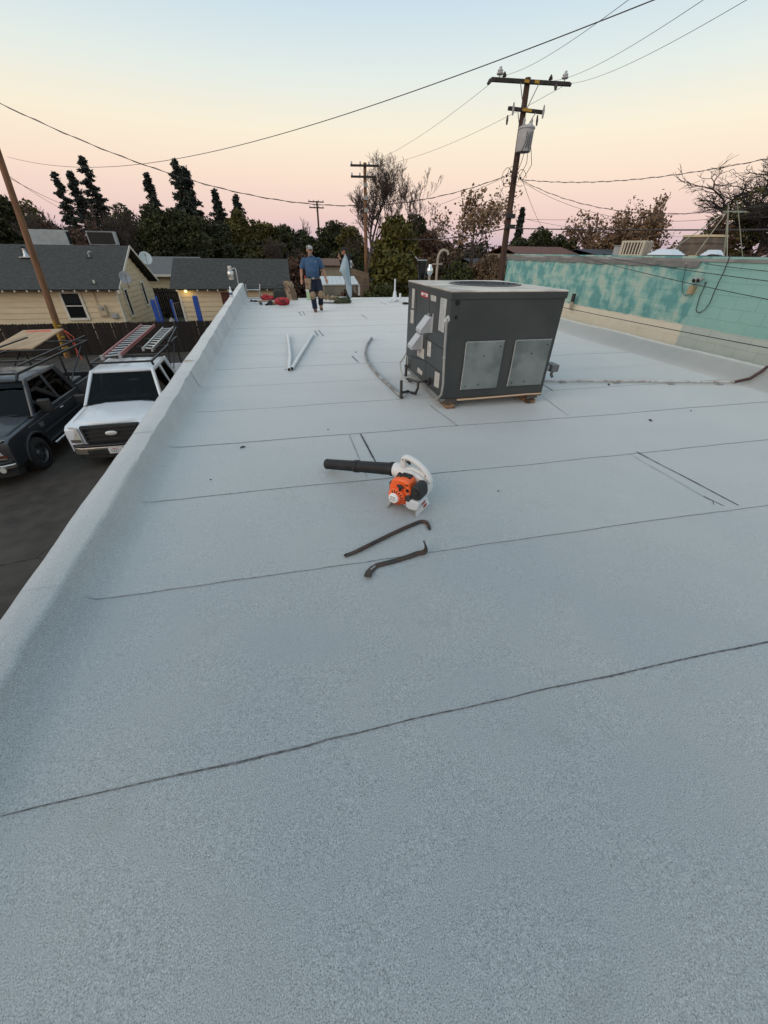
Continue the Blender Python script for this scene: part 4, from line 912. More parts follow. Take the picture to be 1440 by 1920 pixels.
# bottle and shim on the left parapet
y_b = 14.0; xc, zc = crest(y_b)
q = atY(424, 571, y_b); bo = thing('spray_bottle', 'small white plastic bottle standing on the left parapet', 'bottle', ((crest(y_b)[0]+outer(y_b))/2, y_b, crest(y_b)[1]+.008))
MB().lathe([(.045,0),(.05,.01),(.05,.15),(.03,.19),(.018,.21)], 16).build('body', WPVC, bo, True); MB().lathe([(.024,.21),(.024,.255),(.012,.28)], 12).build('cap', WPVC, bo, True)
MB().lathe([(.0508,.06),(.0508,.12)], 16).build('sticker', M('blue_label', (.05,.08,.2), rough=.5), bo, True)
q = atX(352, 674, crest(6.2)[0]-.1); sh = thing('wood_shim', 'small pale wooden shim lying on the left parapet', 'wood scrap', ((crest(6.4)[0]+outer(6.4))/2, 6.4, crest(6.4)[1]+.008), .3)
MB().hexa([(-.06,-.018,0),(.06,-.016,0),(.06,.016,0),(-.06,.018,0),(-.06,-.018,.022),(.06,-.016,.010),(.06,.016,.010),(-.06,.018,.022)]).build('wedge', M('pale_wood', (.55,.48,.38), rough=.8), sh)
# security light on the far end of the parapet
yl = 18.5
a = atY(447, 533, yl); b = atY(443, 510, yl); c = atY(438, 503, yl); d = atY(433, 506, yl)
lg = thing('security_light', 'silver gooseneck security lamp beyond the far end of the left parapet', 'lamp', (a.x, yl, a.z-.6))
Lp = lambda v: Vector(v)-Vector(lg.location)
MB().tube([(0,-.05,-.1),(0,0,.1),Lp(a),Lp(b),Lp((b+c)/2+Vector((.02,0,.06))),Lp(c),Lp(d)], .022, 10).build('arm', GALV, lg, True)
MB().box(-.06,.06,-.09,.0,-.2,0).build('wall_plate', GALV, lg)
e = Lp(atY(432, 511, yl)); MB().lathe([(.10,-.17),(.12,-.12),(.125,0),(.10,.05),(.08,.06),(.08,.2),(.05,.22)], 18, e).build('head', M('bright_metal2', (.62,.62,.6), rough=.3, metal=.8), lg, True)
MB().lathe([(.03,-.26),(.09,-.24),(.11,-.171)], 16, e).build('lens', M('pale_lens', (.6,.55,.48), rough=.3), lg, True)

# ================================================================== LEAF BLOWER
WPL = M('white_housing_plastic', (.68,.67,.65), (.60,.59,.57), scale=7, rough=.38); ORG = M('orange_plastic', (.84,.125,.022), (.78,.105,.018), scale=6, rough=.36)
BPL = M('black_tube_plastic', (.011,.011,.012), (.018,.017,.017), scale=9, rough=.5, spec=.3); BMP = M('black_matt_plastic', (.013,.013,.013), rough=.6); GRB = M('grey_foot', (.25,.25,.24), rough=.6)
bw = thing('leaf_blower', 'orange and white petrol leaf blower with long black tube on the roof', 'leaf blower', (.735, 2.335, .004), R_(135))
def rounded(poly_fn, n=40): return [poly_fn(2*math.pi*i/n) for i in range(n)]
# volute housing (xz outline swept across y)
vol = []
for i in range(44):
    t = 2*math.pi*i/44; r = .122+.016*((t/(2*math.pi)+.75) % 1)
    vol.append((r*math.cos(t)-.012, .158+r*.96*math.sin(t)))
hs_ = MB().prism(vol, -.125, -.015, 'xz').build('fan_housing', WPL, bw, True, bevel=.016, seg=3)
MB().tube([(.03,-.075,.215),(.10,-.077,.226),(.165,-.079,.230),(.19,-.08,.228)], [.062,.062,.060,.056], 22).build('outlet', WPL, hs_, True)
mb = MB()
for k in range(3):
    r = .128+.007*k; mb.tube([(r*math.cos(t)-.012, -.03+.045*k*.5+.0, .152+r*.98*math.sin(t)) for t in np.linspace(R_(215), R_(325), 16)], .0045, 6)
    mb.tube([(r*math.cos(t)-.012, .0+.02*k, .150+r*.98*math.sin(t)) for t in np.linspace(R_(218), R_(322), 16)], .0045, 6)
mb.build('intake_rib', WPL, hs_, True)
# handle
hp = [(.098,-.07,.262),(.106,-.07,.31),(.108,-.07,.352),(.085,-.07,.372),(.04,-.07,.365),(-.02,-.07,.345),(-.075,-.07,.310),(-.115,-.07,.262),(-.137,-.07,.205)]
hd = MB().tube(hp, [(.030,.033),(.026,.029),(.026,.028),(.025,.027),(.021,.025),(.020,.024),(.022,.026),(.026,.030),(.026,.036)], 14).build('handle', WPL, bw, True)
hd.modifiers.new('ss','SUBSURF').render_levels = 1
MB().tube([(.075,-.07,.338),(.055,-.07,.322),(.045,-.07,.315)], [.012,.011,.006], 8).build('trigger', BMP, hd, True)
MB().tube([(.07,-.07,.27),(.03,-.07,.285),(-.04,-.07,.275),(-.09,-.07,.25)], [.02,.018,.018,.02], 10).build('lower_grip', WPL, hd, True)
mb = MB(); 
for p in ((.102,.352),(-.10,.272)): mb.cyl((p[0],-.044,p[1]),(p[0],-.041,p[1]),.006,8)
mb.build('screw', M('brass_screw', (.25,.15,.06), rough=.4, metal=.6), hd)
# orange engine shroud
shp = [(.128,.085),(.136,.13),(.132,.19),(.110,.245),(.07,.268),(.0,.270),(-.035,.255),(-.055,.20),(-.06,.13),(-.045,.075),(.0,.052),(.07,.055)]
sd_ = MB().prism(shp, -.014, .098, 'xz').build('engine_shroud', ORG, bw, True, bevel=.018, seg=3)
mb = MB()
for k in range(9): z = .100+.0125*k; mb.box(.120, .1385, .03, .085, z, z+.005)
mb.build('cooling_slot', GROOVE, sd_)
for (x, z, r) in ((-.015,.235,.006),(-.028,.235,.006),(-.03,.19,.014),(-.035,.162,.008)): MB().cyl((x,.097,z),(x,.1005,z),r,12).build('port', GROOVE if r != .008 else GALV, sd_)
# recoil starter
stc = (.052, .120)
rs = MB().lathe([(.072,.094),(.074,.112),(.067,.128),(.054,.134)], 32, (stc[0],0,stc[1]), 'y').build('starter_housing', ORG, bw, True)
for k in range(11):
    t = R_(60)+k*R_(21)
    
    MB().slab([Vector((stc[0]+r*math.cos(t+d), .1300 if r > .06 else .1345, stc[1]+r*math.sin(t+d))) for r, d in ((.043,-.10),(.064,-.07),(.064,.07),(.043,.10))], (0,1,0), .002).build('slot', GROOVE, rs)
dk = MB().lathe([(.041,.132),(.041,.146),(.038,.149),(.001,.149)], 28, (stc[0]+.012,0,stc[1]-.004), 'y').build('badge_disc', M('white_badge', (.75,.74,.72), rough=.4), rs, True)
cdk = Vector((stc[0]+.012, .1497, stc[1]-.004))
text('lettering', 'STIHL', .019, M('black_print', (.02,.02,.02), rough=.6), dk, frame_mw(cdk+Vector((0,0,.009)), (-1,0,0), (0,0,1)), .0004)
text('lettering', 'BG 56 C', .0135, MATS['black_print'], dk, frame_mw(cdk+Vector((0,0,-.010)), (-1,0,0), (0,0,1)), .0004)
hg = MB().tube([(.045,.118,.222),(.02,.125,.224),(-.005,.118,.215)], [.010,.013,.009], 10).build('starter_grip', BMP, bw, True)
MB().tube([(.018,.12,.222),(.02,.125,.20),(.026,.12,.178)], [.009,.011,.006], 8).build('grip_stem', BMP, hg, True)
# spark-plug boot
mb = MB(); mb.hexa([(.095,.03,.245),(.035,.02,.262),(.035,.07,.262),(.095,.08,.245),(.08,.035,.292),(.066,.03,.285),(.066,.055,.285),(.08,.06,.292)]); mb.build('plug_boot', BMP, bw, bevel=.005)
MB().box(-.02,.06,.0,.05,.262,.278).build('shroud_clip', BMP, bw, bevel=.004)
# air filter cover
mb = MB(); mb.prism([(-.058,.150),(-.062,.205),(-.072,.252),(-.118,.262),(-.142,.235),(-.150,.19),(-.146,.148),(-.10,.138)], -.012, .115, 'xz'); fl = mb.build('filter_cover', BMP, bw, True, bevel=.014, seg=3)
MB().lathe([(.020,.112),(.020,.128),(.012,.131)], 14, (-.112,0,.205), 'y').build('cover_knob', BMP, fl, True)
# fuel tank
mb = MB(); mb.prism([(-.03,.062),(-.03,.118),(-.05,.136),(-.135,.138),(-.146,.12),(-.140,.075),(-.12,.052),(-.06,.046)], -.012, .122, 'xz'); tk = mb.build('fuel_tank', M('milky_tank', (.56,.57,.59), (.50,.51,.53), scale=8, rough=.32), bw, True, bevel=.012, seg=3)
MB().cyl((-.052,.09,.118),(-.045,.118,.140),.024,18).build('fuel_cap', BMP, tk, True)
mb = MB()
for k in range(3): mb.box(-.146,-.144,.02+.02*k,.032+.02*k,.085,.11)
mb.build('warning_print', M('red_warning', (.35,.06,.05), rough=.6), tk)
mb = MB(); mb.box(-.05,.09,-.01,.06,.040,.062); mb.build('muffler_guard', BMP, bw, bevel=.005)
# feet
for x0, yy0, yy1, dx in ((.128,-.10,.135,.035), (-.122,-.105,.118,-.03)):
    ft = MB(); s_ = 1 if dx > 0 else -1
    ft.add([(x0-.004,yy0,.0),(x0-.004,yy1,.0),(x0+dx*.3,yy1,.0),(x0+dx*.3,yy0,.0),(x0-s_*.045,yy0+.02,.085),(x0-s_*.045,yy1-.06,.085),(x0-s_*.02,yy1-.06,.088),(x0-s_*.02,yy0+.02,.088)],
           [(0,3,2,1),(4,5,6,7),(0,1,5,4),(2,3,7,6),(1,2,6,5),(0,4,7,3)])
    o = ft.build('foot', WPL, bw, bevel=.004)
    MB().slab([(x0-s_*.002,yy1-.0,.003),(x0+dx*.25,yy1-.0,.003),(x0-s_*.025,yy1-.052,.078),(x0-s_*.043,yy1-.052,.078)], (0,1,0), .003).build('foot_web', GRB, o)
    mb = MB()
    for k in range(2): mb.slab([(x0+dx*.3-s_*.0,yy0+.06,.022+.014*k),(x0+dx*.3,yy0+.11,.022+.014*k),(x0+dx*.3-s_*.003,yy0+.11,.028+.014*k),(x0+dx*.3-s_*.003,yy0+.06,.028+.014*k)], (s_,0,0), .003)
    mb.build('warning_print', MATS['red_warning'], o)
# the tube
T0, T1 = Vector((.18,-.08,.229)), Vector((.905,-.08,.064))
def tp_(u): return T0.lerp(T1, u)
tb = MB().tube([tp_(0),tp_(.06),tp_(.065),tp_(.5),tp_(.505),tp_(.56),tp_(.565),tp_(.97),tp_(1.0)], [.057,.057,.051,.049,.054,.054,.047,.046,.048], 26, cap=False).build('tube', BPL, bw, True)
tb.modifiers.new('s','SOLIDIFY').thickness = .003
MB().cyl(tp_(.2), tp_(.21), .044, 20).build('baffle', GROOVE, tb)
MB().tube([tp_(.53)+Vector((0,.05,.0)), tp_(.545)+Vector((0,.06,-.005))], .010, 8).build('lock_tab', BMP, tb, True)

# ================================================================== PRY BARS
STEEL = M('rusty_bar_steel', (.035,.030,.028), (.062,.045,.036), scale=22, rough=.5, metal=.35, c3=(.10,.045,.025), scale3=9, amt3=.6)
def bar_thing(label, pts, rad, name='pry_bar'):
    P_ = [atZ(x, y, z) for x, y, z in pts]; c0 = Vector((P_[0].x, P_[0].y, .006))
    t = thing(name, label, 'crowbar', c0); mb = MB(); mb.tube([p-c0 for p in P_], rad, 10); o = mb.build('shaft', STEEL, t, True); o.modifiers.new('ss','SUBSURF').render_levels = 1
    return t, [p-c0 for p in P_]
t, P_ = bar_thing('long round crowbar with a hooked claw nearest the blower', [(645,1042,.012),(650,1041,.012),(663,1036,.014),(668,1034,.02),(700,1018,.02),(740,998,.02),(775,983,.02),(786,978,.02),(795,977,.02),(801,980,.02),(804,986,.017),(806,995,.010)],
       [(.017,.004),(.019,.007),(.015,.010),.0145,.0145,.0145,.0145,.0145,.015,.015,(.016,.011),(.013,.004)])
d = (P_[0]-P_[1]).normalized(); n_ = Vector((-d.y, d.x, 0))
MB().slab([P_[0]+d*.002-n_*.003+Vector((0,0,.003)), P_[0]+d*.002+n_*.003+Vector((0,0,.003)), P_[1]+n_*.001+Vector((0,0,.0085)), P_[1]-n_*.001+Vector((0,0,.0085))], (0,0,1), .0015).build('claw_slot', GROOVE, t)
P_ = [atZ(x, y, z) for x, y, z in ((689,1081,.022),(692,1073,.016),(698,1066,.011),(707,1060,.009),(735,1053,.010),(765,1044,.012),(784,1037,.013),(793,1036,.013))]
c0 = Vector((P_[0].x, P_[0].y, .006)); t = thing('flat_pry_bar', 'short flat pry bar with an upturned claw nearest the camera', 'pry bar', c0)
def ribbon(pts, w, th, updir=(0,0,1)):
    mb = MB(); vs = []; u = Vector(updir)
    for i, p in enumerate(pts):
        dd = (pts[min(i+1,len(pts)-1)]-pts[max(i-1,0)]).normalized(); s_ = dd.cross(u).normalized(); nn = s_.cross(dd).normalized(); ww = w[i] if isinstance(w, list) else w
        vs += [p-s_*ww/2-nn*th/2, p+s_*ww/2-nn*th/2, p+s_*ww/2+nn*th/2, p-s_*ww/2+nn*th/2]
    k = len(pts); fs = [(0,1,2,3), tuple(4*(k-1)+j for j in (3,2,1,0))]
    for i in range(k-1): fs += [(4*i+j, 4*i+(j+1)%4, 4*i+4+(j+1)%4, 4*i+4+j) for j in range(4)]
    return mb.add(vs, fs)
ribbon([p-c0 for p in P_], [.046,.044,.040,.036,.036,.036,.038,.040], .009).build('blade', STEEL, t, True, bevel=.002)
e = P_[-1]-c0; q = atZ(793, 1020, .085)-c0
ux = (e-(P_[-2]-c0)).normalized()
ribbon([e-ux*.004, e+ux*.012+Vector((0,0,.006)), e+ux*.02+Vector((0,0,.03)), e+ux*.014+Vector((0,0,.06)), e+ux*.004+Vector((0,0,.085))], [.040,.042,.044,.046,.048], .012, tuple(-ux)).build('claw', STEEL, t, True, bevel=.002)
sl0 = (P_[1]-c0).lerp(P_[2]-c0, .5); d2 = ((P_[3]-P_[1])).normalized(); n2 = Vector((-d2.y, d2.x, 0))
MB().slab([sl0-n2*.006+Vector((0,0,.0056)), sl0+n2*.006+Vector((0,0,.0056)), sl0+d2*.05+n2*.005+Vector((0,0,.0030)), sl0+d2*.05-n2*.005+Vector((0,0,.0030))], (0,0,1), .003).build('nail_slot', M('bright_scrape', (.3,.3,.29), rough=.4, metal=.5), t)

# ================================================================== PICKUP TRUCKS
RUB = M('tyre_rubber', (.012,.012,.012), (.02,.02,.02), scale=10, rough=.85); BLKP = M('black_trim', (.014,.014,.014), (.02,.02,.02), scale=8, rough=.5)
RIM = M('steel_rim', (.16,.16,.165), (.10,.10,.10), scale=6, rough=.4, metal=.7); CHR = M('chrome', (.62,.60,.57), rough=.18, metal=1.0)
LENS = M('headlight_lens', (.50,.49,.44), (.40,.39,.35), scale=12, rough=.15, coat=.5); CABIN = M('dark_cabin', (.010,.011,.012), rough=.8)
WGL = glass_mat('windscreen_glass', (.30,.37,.37)); SGL = glass_mat('tinted_glass', (.02,.022,.022))
def arc(cy, cz, r, a0, a1, n=10): return [(cy+r*math.cos(R_(a0+(a1-a0)*i/n)), cz+r*math.sin(R_(a0+(a1-a0)*i/n))) for i in range(n+1)]
def pickup(name, label, loc, rotz, paint, s, dark):
    t = thing(name, label, 'pickup truck', loc, rotz); t.scale = (s,s,s)
    B = lambda *a: MB().box(*a)
    ax1, ax2, wr = .98, 4.55, .39
    prof = [(.10,.46)] + [(ax1-.47,.46)] + arc(ax1,.40,.46,172,8) + [(ax1+.47,.42),(ax2-.75,.42),(3.80,.42),(3.80,1.17),(1.50,1.13),(1.42,1.12),(.24,1.06),(.13,1.00),(.10,.85)]
    body = MB().prism(prof, -.975, .975, 'yz').build('body', paint, t, True, bevel=.055, seg=3)
    # hood with raised centre
    def hoodf(u, v):
        x = -.86+1.72*u; y = .20+1.26*v; e = 1-abs(2*u-1)
        z = 1.075+.065*v**.8+.03*min(1,e*3)+.02*min(1,max(0,(e-.38)*9)) - (.055*(1-min(1,v*6))**2)
        return (x, y+.10*(2*u-1)**2*(1-v), z)
    o = MB().grid(hoodf, 28, 14).build('hood', paint, t, True); o.modifiers.new('s','SOLIDIFY').thickness = .04
    # cab
    zb, zt, wb, wt = 1.13, 1.80, .93, .74
    yb0, yb1, yt0, yt1 = 1.44, 3.74, 2.14, 3.52
    cr = {}
    for sx in (-1, 1):
        cr[sx] = dict(a0=Vector((sx*wb,yb0,zb)), a1=Vector((sx*wt,yt0,zt)), c0=Vector((sx*wb,yb1,zb)), c1=Vector((sx*wt,yt1,zt)),
                      b0=Vector((sx*wb,2.78,zb)), b1=Vector((sx*wt,2.80,zt)))
    fr = MB()
    for sx in (-1, 1):
        k = cr[sx]
        for p, q, w in (('a0','a1',.10), ('b0','b1',.11), ('c0','c1',.20)): fr.bar(k[p]-Vector((0,0,.03)), k[q]+Vector((0,0,.02)), w, .075, (sx,0,.3))
        fr.bar(k['a1'], k['c1'], .09, .07, (sx,0,.4)); fr.bar(k['a0'], k['c0'], .07, .08, (sx,0,.3))
    fr.bar(cr[-1]['a1'], cr[1]['a1'], .09, .06); fr.bar(cr[-1]['c1'], cr[1]['c1'], .09, .06)
    fr.build('cab_frame', paint, t, True, bevel=.02)
    def rooff(u, v):
        x = (2*u-1)*(wt+.02); y = yt0-.05+(yt1-yt0+.10)*v; return (x, y, zt+.02+.065*(1-abs(2*u-1)**3)*(1-abs(2*v-1)**5)+.008*math.sin(u*math.pi*6)**2*(.1 < v < .9))
    o = MB().grid(rooff, 24, 16).build('cab_roof', paint, t, True); o.modifiers.new('s','SOLIDIFY').thickness = .03
    def pane(nm, q, mat): return MB().slab(q, (q[1]-q[0]).cross(q[2]-q[1]).normalized(), .005).build(nm, mat, t)
    L_, R2 = cr[-1], cr[1]
    fwd = Vector((0,-.015,.012))
    ws = pane('windshield', [L_['a0']+Vector((.06,0,0))+fwd, R2['a0']-Vector((.06,0,0))+fwd, R2['a1']-Vector((.05,0,.03))+fwd, L_['a1']+Vector((.05,0,-.03))+fwd], WGL)
    g = MB()
    for a, b in ((L_['a0']+fwd*1.5, R2['a0']+fwd*1.5), (L_['a1']+fwd*1.5, R2['a1']+fwd*1.5)): g.bar(a, b, .035, .012)
    g.build('gasket', BLKP, ws)
    for k in range(2):
        a = Vector((-.75+.75*k, 1.43, 1.155)); MB().tube([a, a+Vector((.30,.02,.025)), a+Vector((.62,.03,.03))], .011, 6).build('wiper', BLKP, ws, True)
    for sx in (-1, 1):
        k = cr[sx]; off = Vector((sx*.006,0,0))
        pane('side_window', [k['a0']+Vector((0,.10,.03))+off, k['b0']+Vector((0,-.06,.03))+off, k['b1']+Vector((0,-.07,-.04))+off, k['a1']+Vector((0,.06,-.04))+off], SGL)
        pane('side_window', [k['b0']+Vector((0,.06,.03))+off, k['c0']+Vector((0,-.10,.03))+off, k['c1']+Vector((0,-.12,-.04))+off, k['b1']+Vector((0,.06,-.04))+off], SGL)
    pane('rear_window', [L_['c0']+Vector((.1,.01,.05)), R2['c0']+Vector((-.1,.01,.05)), R2['c1']+Vector((-.1,.01,-.05)), L_['c1']+Vector((.1,.01,-.05))], SGL)
    B(-.86,.86,1.50,1.86,1.02,1.165).build('dashboard', CABIN, t, bevel=.03)
    for x in (-.62, .12): 
        B(x,x+.5,2.25,2.75,.95,1.18).build('seat', CABIN, t, bevel=.05); B(x+.03,x+.47,2.62,2.78,1.17,1.62).build('seat_back', CABIN, t, bevel=.05)
    mb = MB(); mb.tube([(.40+.19*math.cos(q), 1.92-.05*math.sin(q), 1.22+.17*math.sin(q)) for q in np.linspace(0, 6.283, 20)], .016, 8); mb.build('steering_wheel', CABIN, t, True)
    B(-.05,.12,1.56,1.68,1.168,1.172).build('dash_paper', M('dash_paper', (.6,.66,.66), rough=.7), t)
    # door seams, handles, mirrors
    for sx in (-1, 1):
        for y in (1.62, 2.78): B(min(sx*.974,sx*.9765), max(sx*.974,sx*.9765), y, y+.010, .50, 1.11).build('door_gap', GROOVE, t)
        for y in (2.55, 3.45): MB().tube([(sx*.98,y,.97),(sx*1.0,y+.04,.975),(sx*1.0,y+.12,.975),(sx*.98,y+.16,.97)], .014, 6).build('door_handle', CHR if dark else BLKP, t, True)
        m_ = MB().box(sx*1.10-.13, sx*1.10+.13, 1.74, 1.86, 1.10, 1.10+(.34 if dark else .24)).build('mirror', BLKP, t, True, bevel=.035, seg=3)
        MB().box(sx*1.10-.10, sx*1.10+.10, 1.861, 1.866, 1.13, 1.10+(.30 if dark else .21)).build('mirror_glass', CHR, m_)
        MB().tube([(sx*.93,1.75,1.10),(sx*1.02,1.77,1.15)], .03, 8).build('mirror_arm', BLKP, m_, True)
        B(min(sx*.976,sx*.984), max(sx*.976,sx*.984), 1.5, 3.75, .70, .74).build('side_moulding', BLKP if not dark else M('dark_moulding', (.05,.052,.055), rough=.4), t)
        if dark: 
            MB().tube([(sx*1.05,1.5,.40),(sx*1.05,3.7,.40)], .045, 10).build('running_board', CHR, t, True)
            B(min(sx*.976,sx*.983), max(sx*.976,sx*.983), 1.0, 3.78, 1.02, 1.035).build('belt_line', CHR, t)
            MB().box(min(sx*.977,sx*.992), max(sx*.977,sx*.992), 1.40, 1.58, .86, .98).build('fender_vent', CHR, t, bevel=.02)
            mb = MB(); mb.tube([(sx*.985, q[0], q[1]) for q in arc(ax1,.40,.49,178,2,12)], .035, 8); mb.build('fender_flare', BLKP, t, True)
    # bed
    bd = MB(); bp_ = [(3.84,.50),(ax2-.48,.50)] + arc(ax2,.40,.47,170,10) + [(ax2+.48,.50),(5.62,.52),(5.62,1.20),(3.84,1.18)]
    for x0, x1 in ((-.975,-.905),(.905,.975)):
        m_ = MB().prism(bp_, x0, x1, 'yz'); bd.add(m_.v, m_.f)
    bd.box(-.90,.90,3.84,3.90,.55,1.17); bd.box(-.90,.90,3.91,5.55,.60,.64)
    bd.build('bed', paint, t, True, bevel=.015)
    for x in (-.94, .94): B(x-.05,x+.05,3.85,5.60,1.19,1.215).build('bed_rail_cap', BLKP, t, bevel=.008)
    tg = B(-.90,.90,5.56,5.62,.58,1.18).build('tailgate', paint, t, bevel=.02)
    B(-.12,.12,5.621,5.635,1.0,1.06).build('handle', BLKP, tg)
    B(-.9,.9,5.63,5.78,.45,.62).build('rear_bumper', CHR, t, bevel=.03)
    B(-.85,.85,.3,5.5,.30,.44).build('chassis', BLKP, t)
    # nose
    gz0, gz1 = (.64,1.065) if not dark else (.64,1.09)
    gw = .62 if not dark else .56
    gl = MB().slab([(-gw,.075,gz0+.02),(-gw+.05,.07,gz0),(gw-.05,.07,gz0),(gw,.075,gz0+.02),(gw+.03,.10,gz1-.03),(gw,.12,gz1),(-gw,.12,gz1),(-gw-.03,.10,gz1-.03)], (0,1,0), .05).build('grille', BLKP if not dark else CHR, t, bevel=.015)
    for k in range(4):
        z = gz0+.05+.098*k; B(-gw+.06,gw-.06,.045+.008*k,.075+.008*k,z,z+.042).build('grille_bar', BLKP, gl, bevel=.006)
    for x in (-gw+.035, gw-.065): B(x,x+.03,.04,.09,gz0+.03,gz1-.04).build('grille_frame', BLKP, gl, bevel=.006)
    mb = MB(); mb.lathe([(.13,.0),(.13,.018),(.11,.026),(.001,.028)], 28); mb.v = [(x, .058-z, (gz0+gz1)/2+.02+y*.42) for x,y,z in mb.v]
    mb.build('badge', M('badge_silver', (.66,.66,.64), rough=.3, metal=.2), gl, True)
    for sx in (-1, 1):
        q = [Vector((sx*(gw+.05),.085,gz0+.02)), Vector((sx*(gw+.30),.13,gz0+.03)), Vector((sx*.955,.30,gz0+.10)), Vector((sx*.955,.32,gz1-.05)), Vector((sx*(gw+.26),.16,gz1-.02)), Vector((sx*(gw+.07),.115,gz1-.03))]
        hl = MB().slab(q, (0,-1,.05), .03).build('headlight', LENS, t, bevel=.01)
        MB().slab([q[0]+Vector((sx*.03,-.034,.03)), q[1]+Vector((0,-.034,.02)), q[1]+Vector((0,-.034,.09)), q[0]+Vector((sx*.03,-.034,.10))], (0,-1,0), .004).build('lamp_reflector', CHR if not dark else M('amber_lens', (.10,.03,.02), rough=.3), hl)
    bpz = (.36,.58)
    q = [(-.97,.22),(-.93,.06),(-.75,-.02),(0,-.05),(.75,-.02),(.93,.06),(.97,.22),(.80,.22),(0,.18),(-.80,.22)]
    bump = MB().prism(q, bpz[0]+(.03 if not dark else .10), bpz[1], 'xy').build('bumper', CHR if dark else M('dull_chrome', (.40,.37,.33), (.32,.30,.27), scale=5, rough=.35, metal=.8), t, True, bevel=.03, seg=3)
    q2 = [(x*.985, y-.012) for x, y in q]
    MB().prism(q2, bpz[1]+.001, bpz[1]+.055, 'xy').build('bumper_pad', BLKP, bump, True, bevel=.015)
    MB().prism([(x*.96, y+.06) for x, y in q], .25, bpz[0]+(.029 if not dark else .099), 'xy').build('air_dam', BLKP, bump, True, bevel=.02)
    B(-.62,.62,-.052,-.03,bpz[0]+.05,bpz[1]-.06).build('bumper_opening', BLKP, bump, bevel=.01)
    pl_ = B(-.16,.16,-.075,-.055,.40,.55).build('licence_plate', M('plate_white', (.62,.62,.62), rough=.5), t, bevel=.004)
    if not dark:
        text('lettering', '15211', .095, M('plate_blue', (.02,.03,.10), rough=.6), pl_, frame_mw((0,-.0765,.465), (1,0,0), (0,0,1)))
        B(-.07,.07,-.0775,-.0755,.522,.538).build('plate_header', M('plate_red', (.4,.05,.05), rough=.6), pl_)
    else:
        for sx in (-1,1): MB().cyl((sx*.72,-.03,.47),(sx*.72,-.055,.47),.06,18).build('fog_lamp', LENS, bump, True)
    # wheels
    for sx in (-1, 1):
        for y in (ax1, ax2):
            cx = sx*.86; turn = R_(0)
            w = MB().lathe([(.25,-.13),(.33,-.135),(wr-.02,-.11),(wr,-.07),(wr,.07),(wr-.02,.11),(.33,.135),(.25,.13)], 36, axis='x'); w.f = w.f[:-2]; w = w.build('wheel', RUB, t, True)
            w.location = (cx, y, wr)
            mb = MB(); mb.lathe([(.255,-.11),(.255,.11),(.235,.115),(.22,.07),(.10,.06),(.08,.10),(.04,.10)] if sx > 0 else [(.04,-.10),(.08,-.10),(.10,-.06),(.22,-.07),(.235,-.115),(.255,-.11),(.255,.11)], 30, axis='x'); rm = mb.build('rim', RIM, w, True)
            mb = MB()
            for k in range(8): q_ = k*math.pi/4; mb.cyl((sx*.05,.17*math.cos(q_),.17*math.sin(q_)),(sx*.078,.17*math.cos(q_),.17*math.sin(q_)),.035,8)
            mb.build('rim_hole', GROOVE, w)
    return t
WPNT = M('white_car_paint', (.70,.71,.73), (.66,.67,.69), scale=2, rough=.30, coat=.4); DPNT = M('dark_grey_car_paint', (.020,.022,.027), (.017,.019,.023), scale=2, rough=.34, coat=.25)
tw = pickup('pickup_truck', 'white pickup truck with black grille and ladders on its rack', (-4.84, 10.02, GZ+.004), R_(2.2), WPNT, 1.05, False)
td = pickup('pickup_truck', 'dark grey pickup truck with plywood on its rack, cut by the left edge', (-7.74, 9.28, GZ+.004), R_(1.2), DPNT, 1.06, True)
for t, c in ((td, True), (tw, False)):       # rack parts belong to the trucks
    s = t.scale.x
    RK = M('rack_black', (.012,.012,.013), rough=.45)
    z = 2.02 if not c else 2.02
    if c:
        mb = MB()
        for x in (-.80, .80):
            mb.bar((x,1.9,z),(x,6.0,z),.05,.05)
            mb.bar((x,3.95,1.2),(x,4.0,z),.045,.045); mb.bar((x,5.5,1.2),(x,5.5,z),.045,.045); mb.bar((x,3.95,1.25),(x,5.5,z-.05),.03,.03); mb.bar((x,1.9,z),(x,1.75,z-.12),.05,.05)
            mb.bar((x,2.1,z+.14),(x,6.0,z+.14),.04,.04)
        for y in (1.92, 3.3, 4.6, 5.95): mb.bar((-.8,y,z+.002),(.8,y,z+.002),.05,.045)
        mb.build('ladder_rack', RK, t, bevel=.006)
    else:
        mb = MB()
        for x in (-.74, .74):
            mb.bar((x,2.28,1.99),(x,5.9,1.99),.05,.05); mb.bar((x,2.28,1.99),(x,2.35,1.88),.05,.05)
            mb.bar((x,3.95,1.2),(x,4.2,1.98),.045,.045); mb.bar((x,5.5,1.2),(x,5.5,1.98),.045,.045); mb.bar((x,4.2,1.25),(x,5.4,1.95),.03,.03)
        for y in (2.28, 3.1, 4.3, 5.6): mb.bar((-.74,y,1.992),(.74,y,1.992),.05,.045)
        mb.bar((.76,4.2,1.99),(.76,5.95,2.22),.05,.05); mb.bar((.80,4.3,2.08),(.80,5.95,2.28),.04,.04)
        mb.build('ladder_rack', RK, t, bevel=.006)
